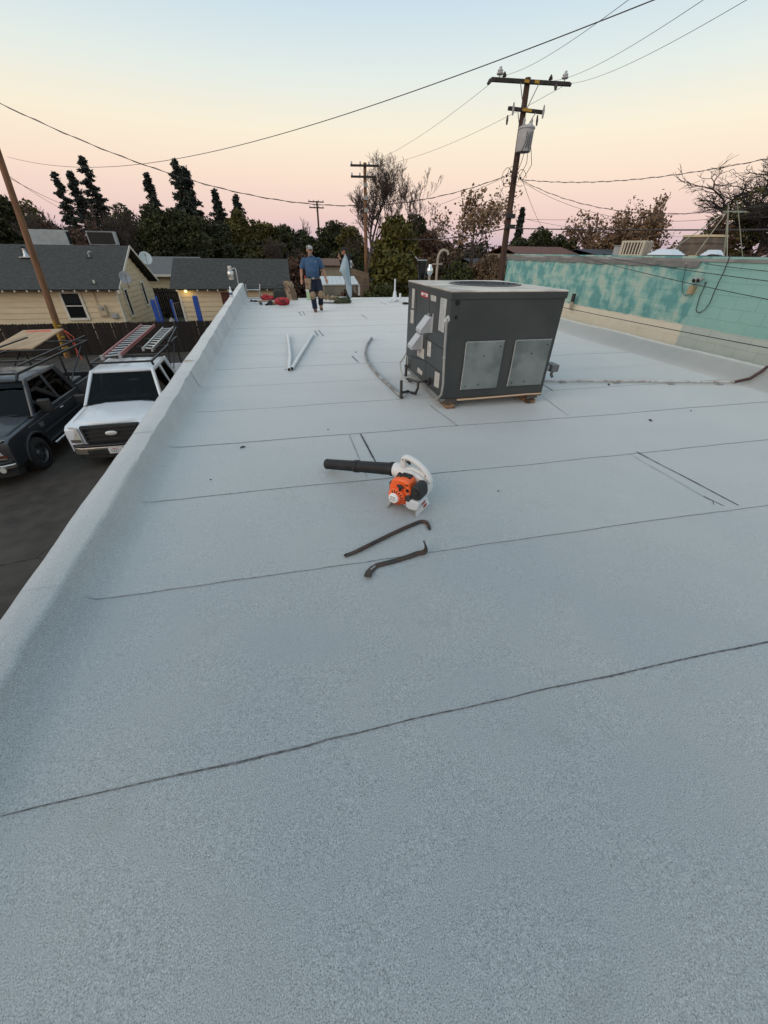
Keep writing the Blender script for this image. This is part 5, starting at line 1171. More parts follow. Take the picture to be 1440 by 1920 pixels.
# ladders lying on the white truck's rack
def ladder(label, n0, n1, f0, f1, z, rail, rung, nr, rw=.03, rh=.085):
    P_ = [atZ(*q, z) for q in (n0, n1, f0, f1)]; c0 = (P_[0]+P_[1])/2; t = thing('ladder', label, 'ladder', c0); P_ = [p-c0 for p in P_]
    for a, b in ((P_[0],P_[2]),(P_[1],P_[3])):
        o = MB().bar(a, b, rw, rh).build('rail', rail, t, bevel=.005)
        d = (b-a).normalized(); MB().bar(a-d*.01, a+d*.06, rw*1.5, rh*1.25).build('end_cap', M('ladder_end', (.33,.30,.29), rough=.6), o)
    for i in range(nr):
        u = (i+.5)/nr; MB().tube([P_[0].lerp(P_[2],u), P_[1].lerp(P_[3],u)], .019, 10).build('rung', rung, t, True)
    return t
ALU = M('aluminium', (.60,.60,.58), (.50,.50,.48), scale=8, rough=.35, metal=.75)
zl = GZ+2.19
ladder('red fibreglass extension ladder on the white truck rack', (191,671), (224,667), (266,610), (290,610), zl, M('red_fibreglass', (.36,.125,.115), (.29,.10,.095), scale=5, rough=.5), ALU, 15, .05, .10)
ladder('shorter silver aluminium ladder on the white truck rack', (268,655), (285,656), (306,615), (325,614), zl, ALU, ALU, 10, .038, .08)
# plywood sheet with orange marks on the dark truck
zp = GZ+2.16
q = [atZ(-18,657,zp), atZ(61,655,zp), atZ(119,618,zp), atZ(44,621,zp)]
c0 = sum(q, Vector())/4; pw = thing('plywood_sheet', 'plywood sheet with orange paint marks on the dark truck rack', 'plywood', c0)
PLY = M('plywood_face', (.46,.30,.17), (.38,.24,.13), scale=2.5, rough=.75, stretch=(3,.5,1), c3=(.52,.37,.23), scale3=1.4, amt3=.6)
MB().slab([p-c0 for p in q], (0,0,1), .035).build('sheet', PLY, pw)
mb = MB(); mb.slab([p-c0+Vector((0,0,.0355)) for p in (atZ(48,622.5,zp), atZ(98,620,zp), atZ(96,623.5,zp), atZ(52,625,zp))], (0,0,1), .001); mb.build('paint_mark', M('orange_marking', (.62,.09,.04), rough=.7), pw)
mb = MB(); a_, b_ = atZ(22,643,zp)-c0, atZ(75,622,zp)-c0; mb.bar(a_+Vector((0,0,.036)), b_+Vector((0,0,.036)), .03, .002); mb.build('smudge', M('dark_smudge', (.2,.13,.09), rough=.8), pw)
ts = thing('tie_strap', 'orange tie-down strap hanging from the dark truck rack end', 'strap', atZ(119,620,zp))
o0 = Vector(ts.location); mb = MB(); e_ = td.matrix_world
mb.tube([Vector((0,0,.03)), atY(135,640,o0.y-.3)-o0, atY(143,655,o0.y-.5)-o0, atY(155,676,o0.y-.9)-o0], .016, 6); mb.tube([Vector((.05,0,.0)), atY(138,632,o0.y-.3)-o0, atY(146,671,o0.y-.6)-o0], .016, 6); mb.build('webbing', M('orange_webbing', (.5,.06,.02), rough=.7), ts, True)
tbx = thing('toolbox', 'black lidded toolbox in the bed of the dark truck', 'toolbox', (-7.4, 13.95, GZ+.72))
MB().box(-.30,.35,-.3,.35,0,.52).build('case', BLKP, tbx, bevel=.02); MB().box(-.32,.37,-.32,.37,.521,.60).build('lid', M('grey_lid2', (.09,.09,.09), rough=.5), tbx, bevel=.015)

# ================================================================== WORKERS
SKIN = M('skin', (.40,.20,.125), (.33,.16,.10), scale=9, rough=.55); 
def fused(name, mb, mat, parent, voxel=.011, smooth=4):
    o = mb.build(name, mat, parent, True)
    r = o.modifiers.new('r','REMESH'); r.mode = 'VOXEL'; r.voxel_size = voxel; r.use_smooth_shade = True
    m = o.modifiers.new('sm','SMOOTH'); m.factor = .5; m.iterations = smooth
    return o
def hand(mb, w, d, side, s=1.0, curl=.5):
    """palm and five unequal bent fingers; w wrist, d direction of the fingers, side = thumb direction"""
    w, d, sd_ = Vector(w), Vector(d).normalized(), Vector(side).normalized(); n = d.cross(sd_).normalized()
    c = w+d*.045*s
    mb.tube([w-d*.02, w+d*.02*s, c, w+d*.095*s], [(.026*s,.022*s),(.034*s,.018*s),(.042*s,.016*s),(.040*s,.014*s)], 10)
    mb.ball(c, (.038*s,.024*s,.045*s), 10, 7)
    for k, (off, ln) in enumerate(((.030,.072),(.011,.082),(-.009,.077),(-.027,.060))):
        b = w+d*.085*s+sd_*off*s
        mb.tube([b, b+d*ln*.45*s, b+(d*ln*.75+n*ln*.28*curl)*s, b+(d*ln*.85+n*ln*.65*curl)*s], [.0095*s,.0092*s,.0088*s,.007*s], 7)
    b = w+d*.03*s+sd_*.03*s
    mb.tube([b, b+(d*.02+sd_*.028)*s, b+(d*.055+sd_*.036+n*.012)*s], [.013*s,.0115*s,.009*s], 7)
def head(mb, c, f=(0,-1,0), s=1.0):
    """skull, jaw, nose, ears; c = centre of the head, f = facing"""
    c = Vector(c); f = Vector(f).normalized(); r = f.cross(Vector((0,0,1))).normalized(); U = Vector((0,0,1))
    def B(o, rad): 
        q = MB(); q.ball((0,0,0), rad); mm = Matrix((r, f, U)).transposed(); mb.add([c+mm@(Vector(v)+Vector(o)) for v in q.v], q.f)
    B((0,-.012,.025), (.078*s,.097*s,.095*s)); B((0,.025,-.055), (.060*s,.066*s,.066*s)); B((0,.062,-.085),(.035*s,.03*s,.028*s))
    B((0,.098,-.02), (.013*s,.018*s,.026*s)); B((0,.088,.005),(.010*s,.016*s,.03*s)); B((0,.086,-.066),(.026*s,.012*s,.010*s)); B((.0,.082,.03),(.052*s,.014*s,.011*s))
    for sx in (-1, 1): B((sx*.079*s,-.01,-.012), (.012*s,.022*s,.034*s)); B((sx*.035,.068,-.035), (.024*s,.022*s,.022*s))
def at_head(c, f, o): 
    f = Vector(f).normalized(); r = f.cross(Vector((0,0,1))).normalized(); return Vector(c)+r*o[0]+f*o[1]+Vector((0,0,o[2]))
EYE = M('eye_dark', (.02,.015,.012), rough=.3)
# --- worker walking towards us (local: x right in the picture, -y towards the camera)
foot = atZ(594, 585)
w1 = thing('person', 'worker in blue T-shirt, dark jeans, knee pads and tool belt walking forward', 'person', (foot.x+.0, foot.y+.05, 0)); w1.scale = (1.13,1.08,1.02)
K = 1.0
fL, fR = Vector((-.035,-.05,.0)), Vector((.145,.16,.10))
hipL, hipR = Vector((-.09,0,.90)), Vector((.09,.02,.90)); knL, knR = Vector((-.075,-.10,.48)), Vector((.155,-.06,.50)); anL, anR = Vector((-.035,.02,.10)), Vector((.15,.22,.20))
sL, sR = Vector((-.225,.02,1.385)), Vector((.165,.02,1.395)); eL, eR = Vector((-.32,.03,1.14)), Vector((.27,.06,1.15)); wL, wR = Vector((-.345,-.08,.90)), Vector((.335,-.04,.91))
hc = Vector((-.055,-.02,1.635)); ch = Vector((-.03,.02,1.2))
mb = MB()
mb.tube([(-.03,.02,.86),(-.03,.01,.98),(-.03,-.02,1.12),(-.03,.0,1.28),(-.03,.02,1.42),(-.04,.02,1.50)], [(.15,.115),(.16,.13),(.165,.145),(.175,.13),(.15,.10),(.06,.06)], 18)
mb.tube([(-.04,.02,1.44),(-.05,.0,1.56)], [.062,.056], 12)
head(mb, hc, (.12,-1,-.02))
for s_, e_, w_, sd_ in ((sL,eL,wL,(.55,-.8,0)), (sR,eR,wR,(-.55,-.8,0))):
    mb.ball(s_, .062); mb.tube([s_, s_.lerp(e_,.45), e_, e_.lerp(w_,.3), w_], [.058,.052,.043,.044,.028], 12)
    d = (w_-e_).normalized(); hand(mb, w_, d+Vector((0,-.1,-.3)), sd_)
for h_, k_, a_, f_ in ((hipL,knL,anL,fL),(hipR,knR,anR,fR)):
    mb.tube([h_, h_.lerp(k_,.4), k_, k_.lerp(a_,.35), a_], [.095,.088,.062,.060,.042], 14)
    mb.tube([a_, a_+(f_-a_)*.6+Vector((0,-.02,0)), a_+(f_-a_)*.8+Vector((0,-.15,-.02))], [.045,.045,.03], 10)
fused('body', mb, SKIN, w1, .0095)
mb = MB()    # shirt
mb.tube([(-.03,.015,.93),(-.03,.0,1.02),(-.03,-.03,1.12),(-.03,-.015,1.28),(-.03,.015,1.42),(-.035,.02,1.495)], [(.178,.145),(.185,.160),(.190,.172),(.198,.155),(.175,.118),(.075,.07)], 20)
for s_, e_ in ((sL,eL),(sR,eR)): mb.ball(s_, .076); mb.tube([s_+Vector((0,0,.01)), s_.lerp(e_,.45), s_.lerp(e_,.86)], [.080,.078,.076], 14)
sh_ = fused('t_shirt', mb, M('blue_cotton', (.045,.10,.19), (.035,.08,.155), scale=12, rough=.9, bump=.5, bscale=14), w1, .011, 3)
text('lettering', 'M', .05, M('pale_print', (.3,.36,.42), rough=.8), sh_, frame_mw((.07,-.19,1.36), (1,0,0), (0,0,1)), .002)
JEAN = M('dark_denim', (.012,.022,.045), (.008,.014,.03), scale=10, rough=.9, bump=.4, bscale=20)
mb = MB(); mb.tube([(-.03,.02,.78),(-.03,.015,.86),(-.03,.01,.94)], [(.165,.125),(.178,.14),(.178,.142)], 18)
for h_, k_, a_ in ((hipL,knL,anL),(hipR,knR,anR)): mb.tube([h_+Vector((0,0,-.02)), h_.lerp(k_,.4), k_, k_.lerp(a_,.3), k_.lerp(a_,.7), a_+Vector((0,0,.0))], [.112,.106,.082,.078,.074,.078], 16)
fused('jeans', mb, JEAN, w1, .011, 3)
PAD = M('tan_pad', (.30,.20,.125), (.22,.15,.09), scale=12, rough=.8)
for k_ in (knL, knR):
    o = MB().ball(k_+Vector((0,-.055,-.005)), (.088,.05,.115)).build('knee_pad', PAD, w1, True)
    for dz in (-.05,.05): MB().tube([k_+Vector((.086*math.cos(q),.086*math.sin(q),dz)) for q in np.linspace(0,6.283,20)], .008, 6).build('strap', BLKP, o, True)
BOOT = M('brown_boot', (.085,.042,.026), (.055,.028,.018), scale=10, rough=.6)
for a_, f_, tilt in ((anL, fL, 0), (anR, fR, .5)):
    mb = MB(); toe = Vector((.0,-.20,-.02-.10*tilt)); base = Vector((a_.x, a_.y, a_.z-.065))
    mb.tube([a_+Vector((0,.01,.08)), a_+Vector((0,.01,0)), base+Vector((0,.02,.0))], [.06,.058,.052], 12)
    mb.tube([base+Vector((0,.07,.004)), base+Vector((0,0,.01)), base+toe*.6+Vector((0,0,.012)), base+toe], [(.042,.04),(.046,.045),(.05,.042),(.036,.028)], 12)
    bt = fused('boot', mb, BOOT, w1, .010, 3)
    mb = MB(); mb.tube([base+Vector((0,.10,-.034)), base+toe*.5+Vector((0,0,-.034)), base+toe+Vector((0,-.03,-.024))], [(.04,.012),(.05,.012),(.036,.010)], 12); mb.build('sole', M('boot_sole', (.02,.015,.012), rough=.9), bt, True)
CAP1 = M('camo_cap', (.10,.105,.11), (.40,.40,.39), scale=16, rough=.9, lo=.42, hi=.58)
def cap(parent, c, f, mat, brim_mat):
    mb = MB(); mb.ball((0,0,0), (.090,.106,.075), 18, 12); f = Vector(f).normalized(); r = f.cross(Vector((0,0,1))).normalized(); mm = Matrix((r, f, Vector((0,0,1)))).transposed()
    k = MB(); k.add([Vector(c)+mm@(Vector((v[0],v[1]-.012,max(v[2],-.012)+.06))) for v in mb.v], mb.f); o = k.build('cap', mat, parent, True)
    b = MB(); b.grid(lambda u, v: tuple(Vector(c)+mm@Vector(((2*u-1)*.078*(1-.25*v*v), .075+.085*v*(1-.5*(2*u-1)**2), .062-.028*v-.02*(2*u-1)**2))), 12, 5)
    bo_ = b.build('brim', brim_mat, o, True); bo_.modifiers.new('s','SOLIDIFY').thickness = .006; return o
cap(w1, hc, (.12,-1,-.02), CAP1, CAP1)
mb = MB(); mb.ball(at_head(hc,(.12,-1,0),(0,.055,-.105)), (.052,.045,.055)); mb.ball(at_head(hc,(.12,-1,0),(0,.082,-.075)), (.036,.018,.03)); fused('beard', mb, M('grey_beard', (.22,.19,.165), (.15,.12,.10), scale=60, rough=.95), w1, .009, 2)
for sx in (-1,1): MB().ball(at_head(hc,(.12,-1,0),(sx*.032,.078,.008)), .012, 8, 6).build('eye', EYE, w1, True)
LTH = M('tan_leather', (.24,.13,.07), (.16,.08,.045), scale=9, rough=.7)
mb = MB(); mb.tube([(-.03+.188*math.cos(q), .012+.155*math.sin(q), .925+.012*math.sin(q)) for q in np.linspace(0,6.283,30)], [(.026,.008)]*30, 8); bt = mb.build('tool_belt', LTH, w1, True)
MB().box(-.065,.005,-.155,-.140,.90,.95).build('buckle', GALV, bt, bevel=.006)
TANC = M('tan_canvas', (.40,.30,.20), (.28,.20,.13), scale=8, rough=.9, c3=(.12,.07,.045), scale3=7, amt3=.8)
mb = MB(); mb.hexa([(-.26,-.17,.63),(-.12,-.19,.63),(-.10,-.05,.63),(-.25,-.03,.63),(-.27,-.19,.93),(-.09,-.22,.93),(-.08,-.06,.93),(-.26,-.02,.93)]); pu = mb.build('tool_pouch', TANC, w1, True, bevel=.03, seg=3)
mb = MB(); mb.hexa([(-.25,-.22,.66),(-.14,-.235,.66),(-.13,-.19,.66),(-.24,-.18,.66),(-.26,-.245,.82),(-.13,-.26,.82),(-.12,-.20,.82),(-.25,-.19,.82)]); mb.build('pocket', TANC, pu, True, bevel=.02, seg=2)
MB().tube([(-.245,-.15,.90),(-.25,-.15,1.0)], .016, 8).build('red_handle', M('red_tool', (.45,.04,.03), rough=.5), pu, True)
MB().tube([(-.13,-.14,.90),(-.125,-.14,.985)], .012, 8).build('tool_handle', BLKP, pu, True)

# --- worker in black holding up a strip of membrane, facing left
f2 = atZ(652, 563.5)
w2 = thing('person', 'worker in black hoodie and cap seen side-on near the far roof edge', 'person', (f2.x+.03, f2.y+.05, 0))
fc2 = Vector((-1,-.35,0)).normalized()
hc2 = Vector((-.10,0,1.655))
mb = MB()
mb.tube([(0,0,.88),(0,0,1.0),(-.01,0,1.15),(-.01,0,1.32),(-.01,0,1.44),(-.03,0,1.53)], [(.11,.15),(.115,.155),(.12,.16),(.125,.175),(.10,.15),(.055,.055)], 18)
mb.tube([(-.03,0,1.46),(-.08,0,1.58)], [.058,.052], 12); head(mb, hc2, fc2)
S1, E1, W1 = Vector((-.02,-.19,1.42)), Vector((-.12,-.30,1.20)), Vector((-.26,-.22,1.40)); S2, E2, W2 = Vector((-.02,.19,1.42)), Vector((-.18,.22,1.24)), Vector((-.27,.0,1.48))
for s_, e_, w_ in ((S1,E1,W1),(S2,E2,W2)):
    mb.ball(s_, .055); mb.tube([s_, s_.lerp(e_,.5), e_, w_], [.055,.047,.040,.026], 12); hand(mb, w_, (w_-e_)+Vector((-.1,0,.1)), (0,1 if s_ is S1 else -1,.3), 1.0, .9)
for y_, fx in ((-.09,-.02),(.09,.05)):
    mb.tube([(0,y_,.88),(-.02,y_,.48),(fx,y_,.09)], [.09,.06,.042], 12); mb.tube([(fx+.03,y_,.06),(fx-.10,y_,.05),(fx-.18,y_-.02,.035)], [.04,.042,.03], 10)
fused('body', mb, SKIN, w2, .0095)
HOOD = M('black_hoodie', (.010,.010,.012), (.016,.016,.018), scale=9, rough=.9, bump=.4, bscale=14)
mb = MB(); mb.tube([(0,0,.82),(0,0,.95),(-.015,0,1.12),(-.015,0,1.32),(-.01,0,1.45),(-.02,0,1.545)], [(.14,.185),(.145,.185),(.155,.195),(.155,.205),(.125,.175),(.075,.085)], 20)
for s_, e_, w_ in ((S1,E1,W1),(S2,E2,W2)): mb.ball(s_, .08); mb.tube([s_, s_.lerp(e_,.5), e_, e_.lerp(w_,.5), e_.lerp(w_,.92)], [.080,.074,.068,.058,.048], 14)
hd2 = fused('hoodie', mb, HOOD, w2, .011, 3)
mb = MB(); mb.tube([(.06,0,1.43),(.10,0,1.50),(.06,0,1.56)], [(.06,.11),(.065,.12),(.04,.08)], 12); fused('hood', mb, HOOD, w2, .011, 3)
WPR = M('white_sleeve_print', (.60,.60,.60), rough=.8)
pr = MB().slab([Vector((.085,-.265,1.37)),Vector((.165,-.20,1.37)),Vector((.165,-.21,1.14)),Vector((.09,-.255,1.14))], (.45,-.9,0), .02).build('back_print', WPR, w2, bevel=.004)
MB().slab([Vector((.115,-.268,1.30)),Vector((.14,-.25,1.30)),Vector((.14,-.25,1.2)),Vector((.115,-.268,1.2))], (.45,-.9,0), .02).build('print_counter', HOOD, pr)
JN2 = M('grey_denim', (.035,.042,.055), (.022,.027,.036), scale=9, rough=.9)
mb = MB(); mb.tube([(0,0,.78),(0,0,.93)], [(.13,.17),(.135,.175)], 18)
for y_, fx in ((-.09,-.02),(.09,.05)): mb.tube([(0,y_,.88),(-.02,y_,.48),(fx+.02,y_,.08)], [.105,.08,.078], 14)
fused('jeans', mb, JN2, w2, .011, 3)
for y_, fx in ((-.09,-.02),(.09,.05)):
    mb = MB(); mb.tube([(fx+.04,y_,.05),(fx-.08,y_,.05),(fx-.20,y_-.02,.04)], [(.045,.045),(.05,.045),(.036,.03)], 12); mb.tube([(fx,y_,.05),(fx,y_,.12)], [.05,.055], 10); bt = fused('boot', mb, M('dark_boot', (.018,.014,.012), rough=.7), w2, .010, 3)
    MB().prism([(fx+.085,y_-.045),(fx+.085,y_+.045),(fx-.2,y_+.03),(fx-.235,y_-.02),(fx-.2,y_-.065)], .0, .022, 'xy').build('sole', MATS['boot_sole'], bt)
MB().ball(at_head(hc2, fc2, (0,-.03,.01)), (.083,.088,.085)).build('hair', M('black_hair', (.01,.009,.008), rough=.8), w2, True)
cap(w2, hc2, fc2, M('black_cap', (.010,.010,.011), rough=.8), M('black_cap', (.010,.010,.011)))
for sx in (-1,1): MB().ball(at_head(hc2, fc2,(sx*.032,.078,.008)), .012, 8, 6).build('eye', EYE, w2, True)
# membrane strip he holds
q0 = Vector((f2.x, f2.y, 0)); Ym = f2.y-.42
def zm(px, py): p = atY(550+px/9.6, 440+py/9.6, Ym); return p
outl = [(930,355),(975,400),(1010,600),(1030,760),(1050,930),(1058,1060),(1035,1155),(985,1075),(950,975),(935,870),(895,760),(830,655),(865,520)]
pts = [zm(*p) for p in outl]; base = min(p.z for p in pts)
mbn = thing('membrane_strip', 'pale blue-grey strip of roofing membrane held upright by the worker in black', 'roofing membrane', (f2.x, Ym, .03))
left = [zm(*p) for p in ((930,355),(880,470),(848,580),(830,655),(865,700),(900,770),(935,870),(950,975),(985,1075),(1025,1150))]
right = [zm(*p) for p in ((940,358),(972,420),(995,520),(1008,600),(1018,680),(1030,760),(1042,850),(1050,930),(1058,1060),(1040,1155))]
def mfn(u, v):
    k = min(8, int(v*9)); f = v*9-k; a = left[k].lerp(left[k+1], f); b = right[k].lerp(right[k+1], f); p = a.lerp(b, u)
    p.y += -.10*math.sin(u*math.pi)*(1-.3*v) + .03*math.sin(v*9+u*3); return tuple(p)
mb = MB(); mb.grid(mfn, 12, 30); o = mb.build('sheet', M('membrane_blue_grey', (.34,.43,.48), (.28,.36,.41), scale=30, rough=.7, bump=.4, bscale=60), mbn, True, world=True); o.modifiers.new('s','SOLIDIFY').thickness = .006
mb = MB(); mb.grid(lambda u, v: tuple(Vector(mfn(.62+.32*u, .62+.10*v))+Vector((0,-.03-.02*math.sin(u*3.1),.02*u))), 8, 4); o = mb.build('fold', MATS['membrane_blue_grey'], mbn, True, world=True); o.modifiers.new('s','SOLIDIFY').thickness = .006

# ================================================================== CLUTTER AT THE FAR EDGE
def Z3(px, py): return (420+px/6.545, 500+py/6.545)
# ladder top leaning over the edge
yl = YF+.06
ld = thing('ladder', 'top of an aluminium ladder standing above the far roof edge', 'ladder', (*atY(474, 560, yl).xy, GZ+.0))
def zz(px, py): return atY(*Z3(px, py), yl)
c_ = Vector(ld.location)
for xa, xt, xb in ((262,255,285),(440,447,440)):
    a = zz(xa, 210); b = zz(xb, 405); lo_ = Vector((b.x, yl+.75 if 0 else yl, GZ+.02))
    o = MB().tube([lo_-c_, b-c_, zz((xa+xb)/2, 300)-c_, a-c_], .028, 8).build('rail', ALU, ld, True); MB().tube([a-c_, a-c_+Vector((0,0,.07))], .034, 8).build('end_cap', BLKP, o, True)
for py in (285, 385): a, b = zz(270, py), zz(442, py); MB().tube([a-c_, b-c_], .022, 8).build('rung', ALU, ld, True)
for k in range(9): z_ = GZ+.3+.3*k; a = zz(285, 405); b = zz(440, 405); MB().tube([Vector((a.x,a.y,z_))-c_, Vector((b.x,b.y,z_))-c_], .02, 8).build('rung', ALU, ld, True)
# red duffel bag
p = atZ(*Z3(720, 492)); rbag = thing('red_bag', 'round red duffel bag lying on the roof near the far edge', 'bag', (p.x, p.y+.2, .004)); rbag.scale = (1.2,1.2,1.35)
REDC = M('red_canvas', (.42,.02,.03), (.33,.015,.022), scale=9, rough=.7)
wB = (atY(*Z3(800,450),p.y)-atY(*Z3(640,450),p.y)).length; hB2 = atY(*Z3(720,402),p.y+.2).z
mb = MB(); mb.tube([(-wB/2,0,hB2*.5),(-wB*.40,0,hB2*.5),(-wB*.1,0,hB2*.52),(wB*.3,0,hB2*.5),(wB*.46,0,hB2*.48),(wB*.5,0,hB2*.47)], [(.02,.02),(hB2*.40,hB2*.38),(hB2*.48,hB2*.49),(hB2*.46,hB2*.46),(hB2*.34,hB2*.33),(.02,.02)], 18); o = mb.build('sack', REDC, rbag, True); o.modifiers.new('ss','SUBSURF').render_levels = 1
MB().tube([(-wB*.2,-hB2*.35,hB2*.8),(-.02,-hB2*.6,hB2*.55),(wB*.2,-hB2*.35,hB2*.75)], .014, 8).build('strap', BLKP, rbag, True)
MB().slab([(wB*.1,-hB2*.47,hB2*.3),(wB*.25,-hB2*.45,hB2*.3),(wB*.25,-hB2*.45,hB2*.5),(wB*.1,-hB2*.47,hB2*.5)], (0,-1,0), .01).build('patch', BLKP, rbag)
# hammer-like tools beside it
WHD = M('wood_handle', (.42,.26,.13), rough=.6)
def tool(label, a, b, name='hand_tool', cat='tool', headm=BLKP, hm=WHD, r=.03):
    a, b = atZ(*Z3(*a)), atZ(*Z3(*b)); t = thing(name, label, cat, (a.x,a.y,.004)); v = b-a
    MB().tube([(0,0,r),(v.x,v.y,r)], r, 10).build('handle', hm, t, True); MB().tube([(v.x,v.y-.09,r*1.4),(v.x,v.y+.09,r*1.4)], r*1.4, 8).build('head', headm, t, True)
tool('torch head with tan grip lying left of the red bag', (645,468), (575,472), r=.06)
tool('long thin dark scraper lying near the parapet end', (410,432), (335,430), hm=BLKP, r=.025)
tool('long pale wooden handle lying along the far edge', (560,430), (390,432), r=.022)
tool('small brown trowel lying before the ladder', (440,450), (458,468), hm=M('brown_plastic', (.08,.045,.03), rough=.6), r=.03)
tool('little dark clamp lying left of the red bag', (515,478), (545,470), hm=BLKP, r=.03)
# red heap and black bag behind
p = atZ(*Z3(600, 408)); rh = thing('red_hose_heap', 'crumpled red tarpaulin heap behind the red duffel bag', 'tarpaulin', (p.x, p.y, .004))
for k in range(3):
    mb = MB(); x = -.45+.4*k; mb.ball((x*.6,0,.06), (.20,.12,.08+.06*(k==0)), 12, 8); mb.v = [(a+random.uniform(-.03,.03), b+random.uniform(-.03,.03), max(0,c+random.uniform(-.03,.03))) for a,b,c in mb.v]; mb.build('fold', REDC, rh, True)
p = atZ(*Z3(715, 408)); bb = thing('tool_bag', 'dark grey-green tool bag standing at the far roof edge', 'bag', (p.x, p.y, .004))
GRNB = M('dark_canvas', (.035,.04,.035), (.025,.028,.025), scale=9, rough=.9)
MB().box(-.32,.32,-.15,.15,0,.36).build('sack', GRNB, bb, True, bevel=.07, seg=3); MB().tube([(-.2,0,.35),(-.15,0,.5),(.05,0,.55),(.2,0,.36)], .02, 8).build('handle', BLKP, bb, True)
MB().box(-.25,.25,-.165,-.152,.08,.26).build('pocket', GRNB, bb, bevel=.005)
# tan sack leaning
p = atZ(*Z3(838, 410)); ts = thing('paper_sack', 'tall tan sack standing upright left of the walking worker', 'sack', (p.x, p.y, .004))
hS = atY(*Z3(820,178), p.y).z
def sackf(u, v):
    w = .25*(1-.25*v) if v < .8 else .25*(.8-.9*(v-.8)); a = 2*math.pi*u; x = w*math.cos(a)*(.92)+(-.10*v); y = .17*math.sin(a)*(1-.4*v); 
    return (x+.02*math.sin(v*14+u*9), y+.02*math.sin(v*9+u*20), hS*v)
MB().grid(sackf, 20, 14).build('paper', TANC, ts, True); MB().tube([(-.12,-.05,hS*.98),(-.1,-.1,hS*.8),(-.02,-.14,hS*.6)], .02, 6).build('dark_crease', BLKP, ts, True)
MB().slab([(-.02,-.17,.1),(.18,-.16,.12),(.16,-.14,.4),(-.05,-.15,.42)], (0,-1,0), .01).build('print_patch', M('brown_print', (.14,.09,.06), rough=.8), ts)
# bucket, boots of felt, green hose pile, white board
p = atZ(581, 562); bk = thing('bucket', 'pale green plastic bucket behind the walking worker', 'bucket', (p.x, p.y, .004))
MB().lathe([(.11,0),(.115,.02),(.13,.34),(.135,.36)], 20).build('pail', M('pale_green_plastic', (.42,.58,.36), rough=.4), bk, True); MB().lathe([(.136,.32),(.142,.35),(.136,.365)], 20).build('rim', WPVC, bk, True)
p = atZ(617, 564.5); gv = thing('work_gloves', 'crumpled tan work gloves and rag right of the walking worker', 'gloves', (p.x, p.y, .004))
for k in range(4):
    mb = MB(); mb.tube([(-.3+.17*k,.02*k,.1),(-.2+.17*k,-.03,.16-.02*k),(-.1+.19*k,0,.05)], [.05,.09,.04], 9); mb.build('glove', PAD if k % 2 else TANC, gv, True)
p = atZ(642, 569); gh_ = thing('hose_coil', 'heap of olive green hose lying on the roof before the far edge', 'hose', (p.x, p.y, .004)); gh_.scale = (.8,.8,.8)
OLV = M('olive_hose', (.055,.06,.02), (.035,.04,.012), scale=12, rough=.6)
for k in range(7):
    rr = .34-.02*k; mb = MB(); mb.tube([((rr+.03*math.sin(5*q+k))*math.cos(q)*1.15+.05*math.sin(k*2), (rr*.55)*math.sin(q)+.03*math.cos(k), .03+.032*k+.015*math.sin(3*q+k)) for q in np.linspace(0, 6.283, 30)], .026, 8); mb.build('loop', OLV, gh_, True)
mb = MB(); mb.tube([(-.3,-.05,.03),(-.6,-.02,.03),(-.95,.1,.03)], .026, 8); mb.build('tail', BLKP, gh_, True)
p = atY(627, 561, YF-.12); wb_ = thing('white_board', 'long white trim board lying along the far roof edge', 'board', (p.x-.1, YF-.14, .004))
MB().box(-.75,.75,-.05,.05,0,.05).build('plank', WPVC, wb_, bevel=.005); MB().box(-.74,.74,-.052,-.0505,.01,.04).build('edge_strip', WPVC, wb_)

# ================================================================== TREES
def np_mesh(name, V, F, mat):
    me = bpy.data.meshes.new(name); n, k = F.shape
    me.vertices.add(len(V)); me.vertices.foreach_set('co', V.astype(np.float32).ravel())
    me.loops.add(n*k); me.loops.foreach_set('vertex_index', F.astype(np.int32).ravel())
    me.polygons.add(n); me.polygons.foreach_set('loop_start', np.arange(0, n*k, k, dtype=np.int32)); me.polygons.foreach_set('loop_total', np.full(n, k, np.int32))
    me.update(calc_edges=True); me.validate(); me.materials.append(mat); return me
def unit(v): return v/np.maximum(np.linalg.norm(v, axis=1, keepdims=True), 1e-9)
def cards(C, size, rg, aspect=.55, bias=None):
    n = len(C); a = rg.normal(size=(n,3))
    if bias is not None: a = a*.55+bias
    a = unit(a); b = unit(np.cross(a, rg.normal(size=(n,3)))); s = (size*rg.uniform(.6,1.35,n))[:,None]
    V = np.stack([C-a*s, C+b*s*aspect, C+a*s, C-b*s*aspect], 1).reshape(-1,3); F = np.arange(4*n).reshape(-1,4); return V, F
BARK = M('tree_bark', (.050,.036,.028), (.032,.024,.02), scale=5, rough=.95); TWIG = M('bare_twig', (.085,.062,.052), (.06,.044,.037), scale=3, rough=.95); DTWIG = M('dark_limb', (.030,.022,.020), (.02,.016,.015), scale=3, rough=.95)
def segs_mesh(name, segs, mat, n=4):
    A = np.array([s[0] for s in segs]); B = np.array([s[1] for s in segs]); ra = np.array([s[2] for s in segs]); rb = np.array([s[3] for s in segs])
    d = unit(B-A); ref = np.where(np.abs(d[:,2:3]) < .9, np.array([[0,0,1.]]), np.array([[1.,0,0]])); u = unit(np.cross(d, ref)); w = np.cross(d, u)
    V = []; 
    for k in range(n):
        t = 2*math.pi*k/n; V.append(A+(u*math.cos(t)+w*math.sin(t))*ra[:,None])
    for k in range(n):
        t = 2*math.pi*k/n; V.append(B+(u*math.cos(t)+w*math.sin(t))*rb[:,None])
    V = np.stack(V, 1); m = len(segs); base = (np.arange(m)*2*n)[:,None]
    F = np.concatenate([base+np.array([k, (k+1)%n, n+(k+1)%n, n+k])[None] for k in range(n)]); return np_mesh(name, V.reshape(-1,3), F, mat)
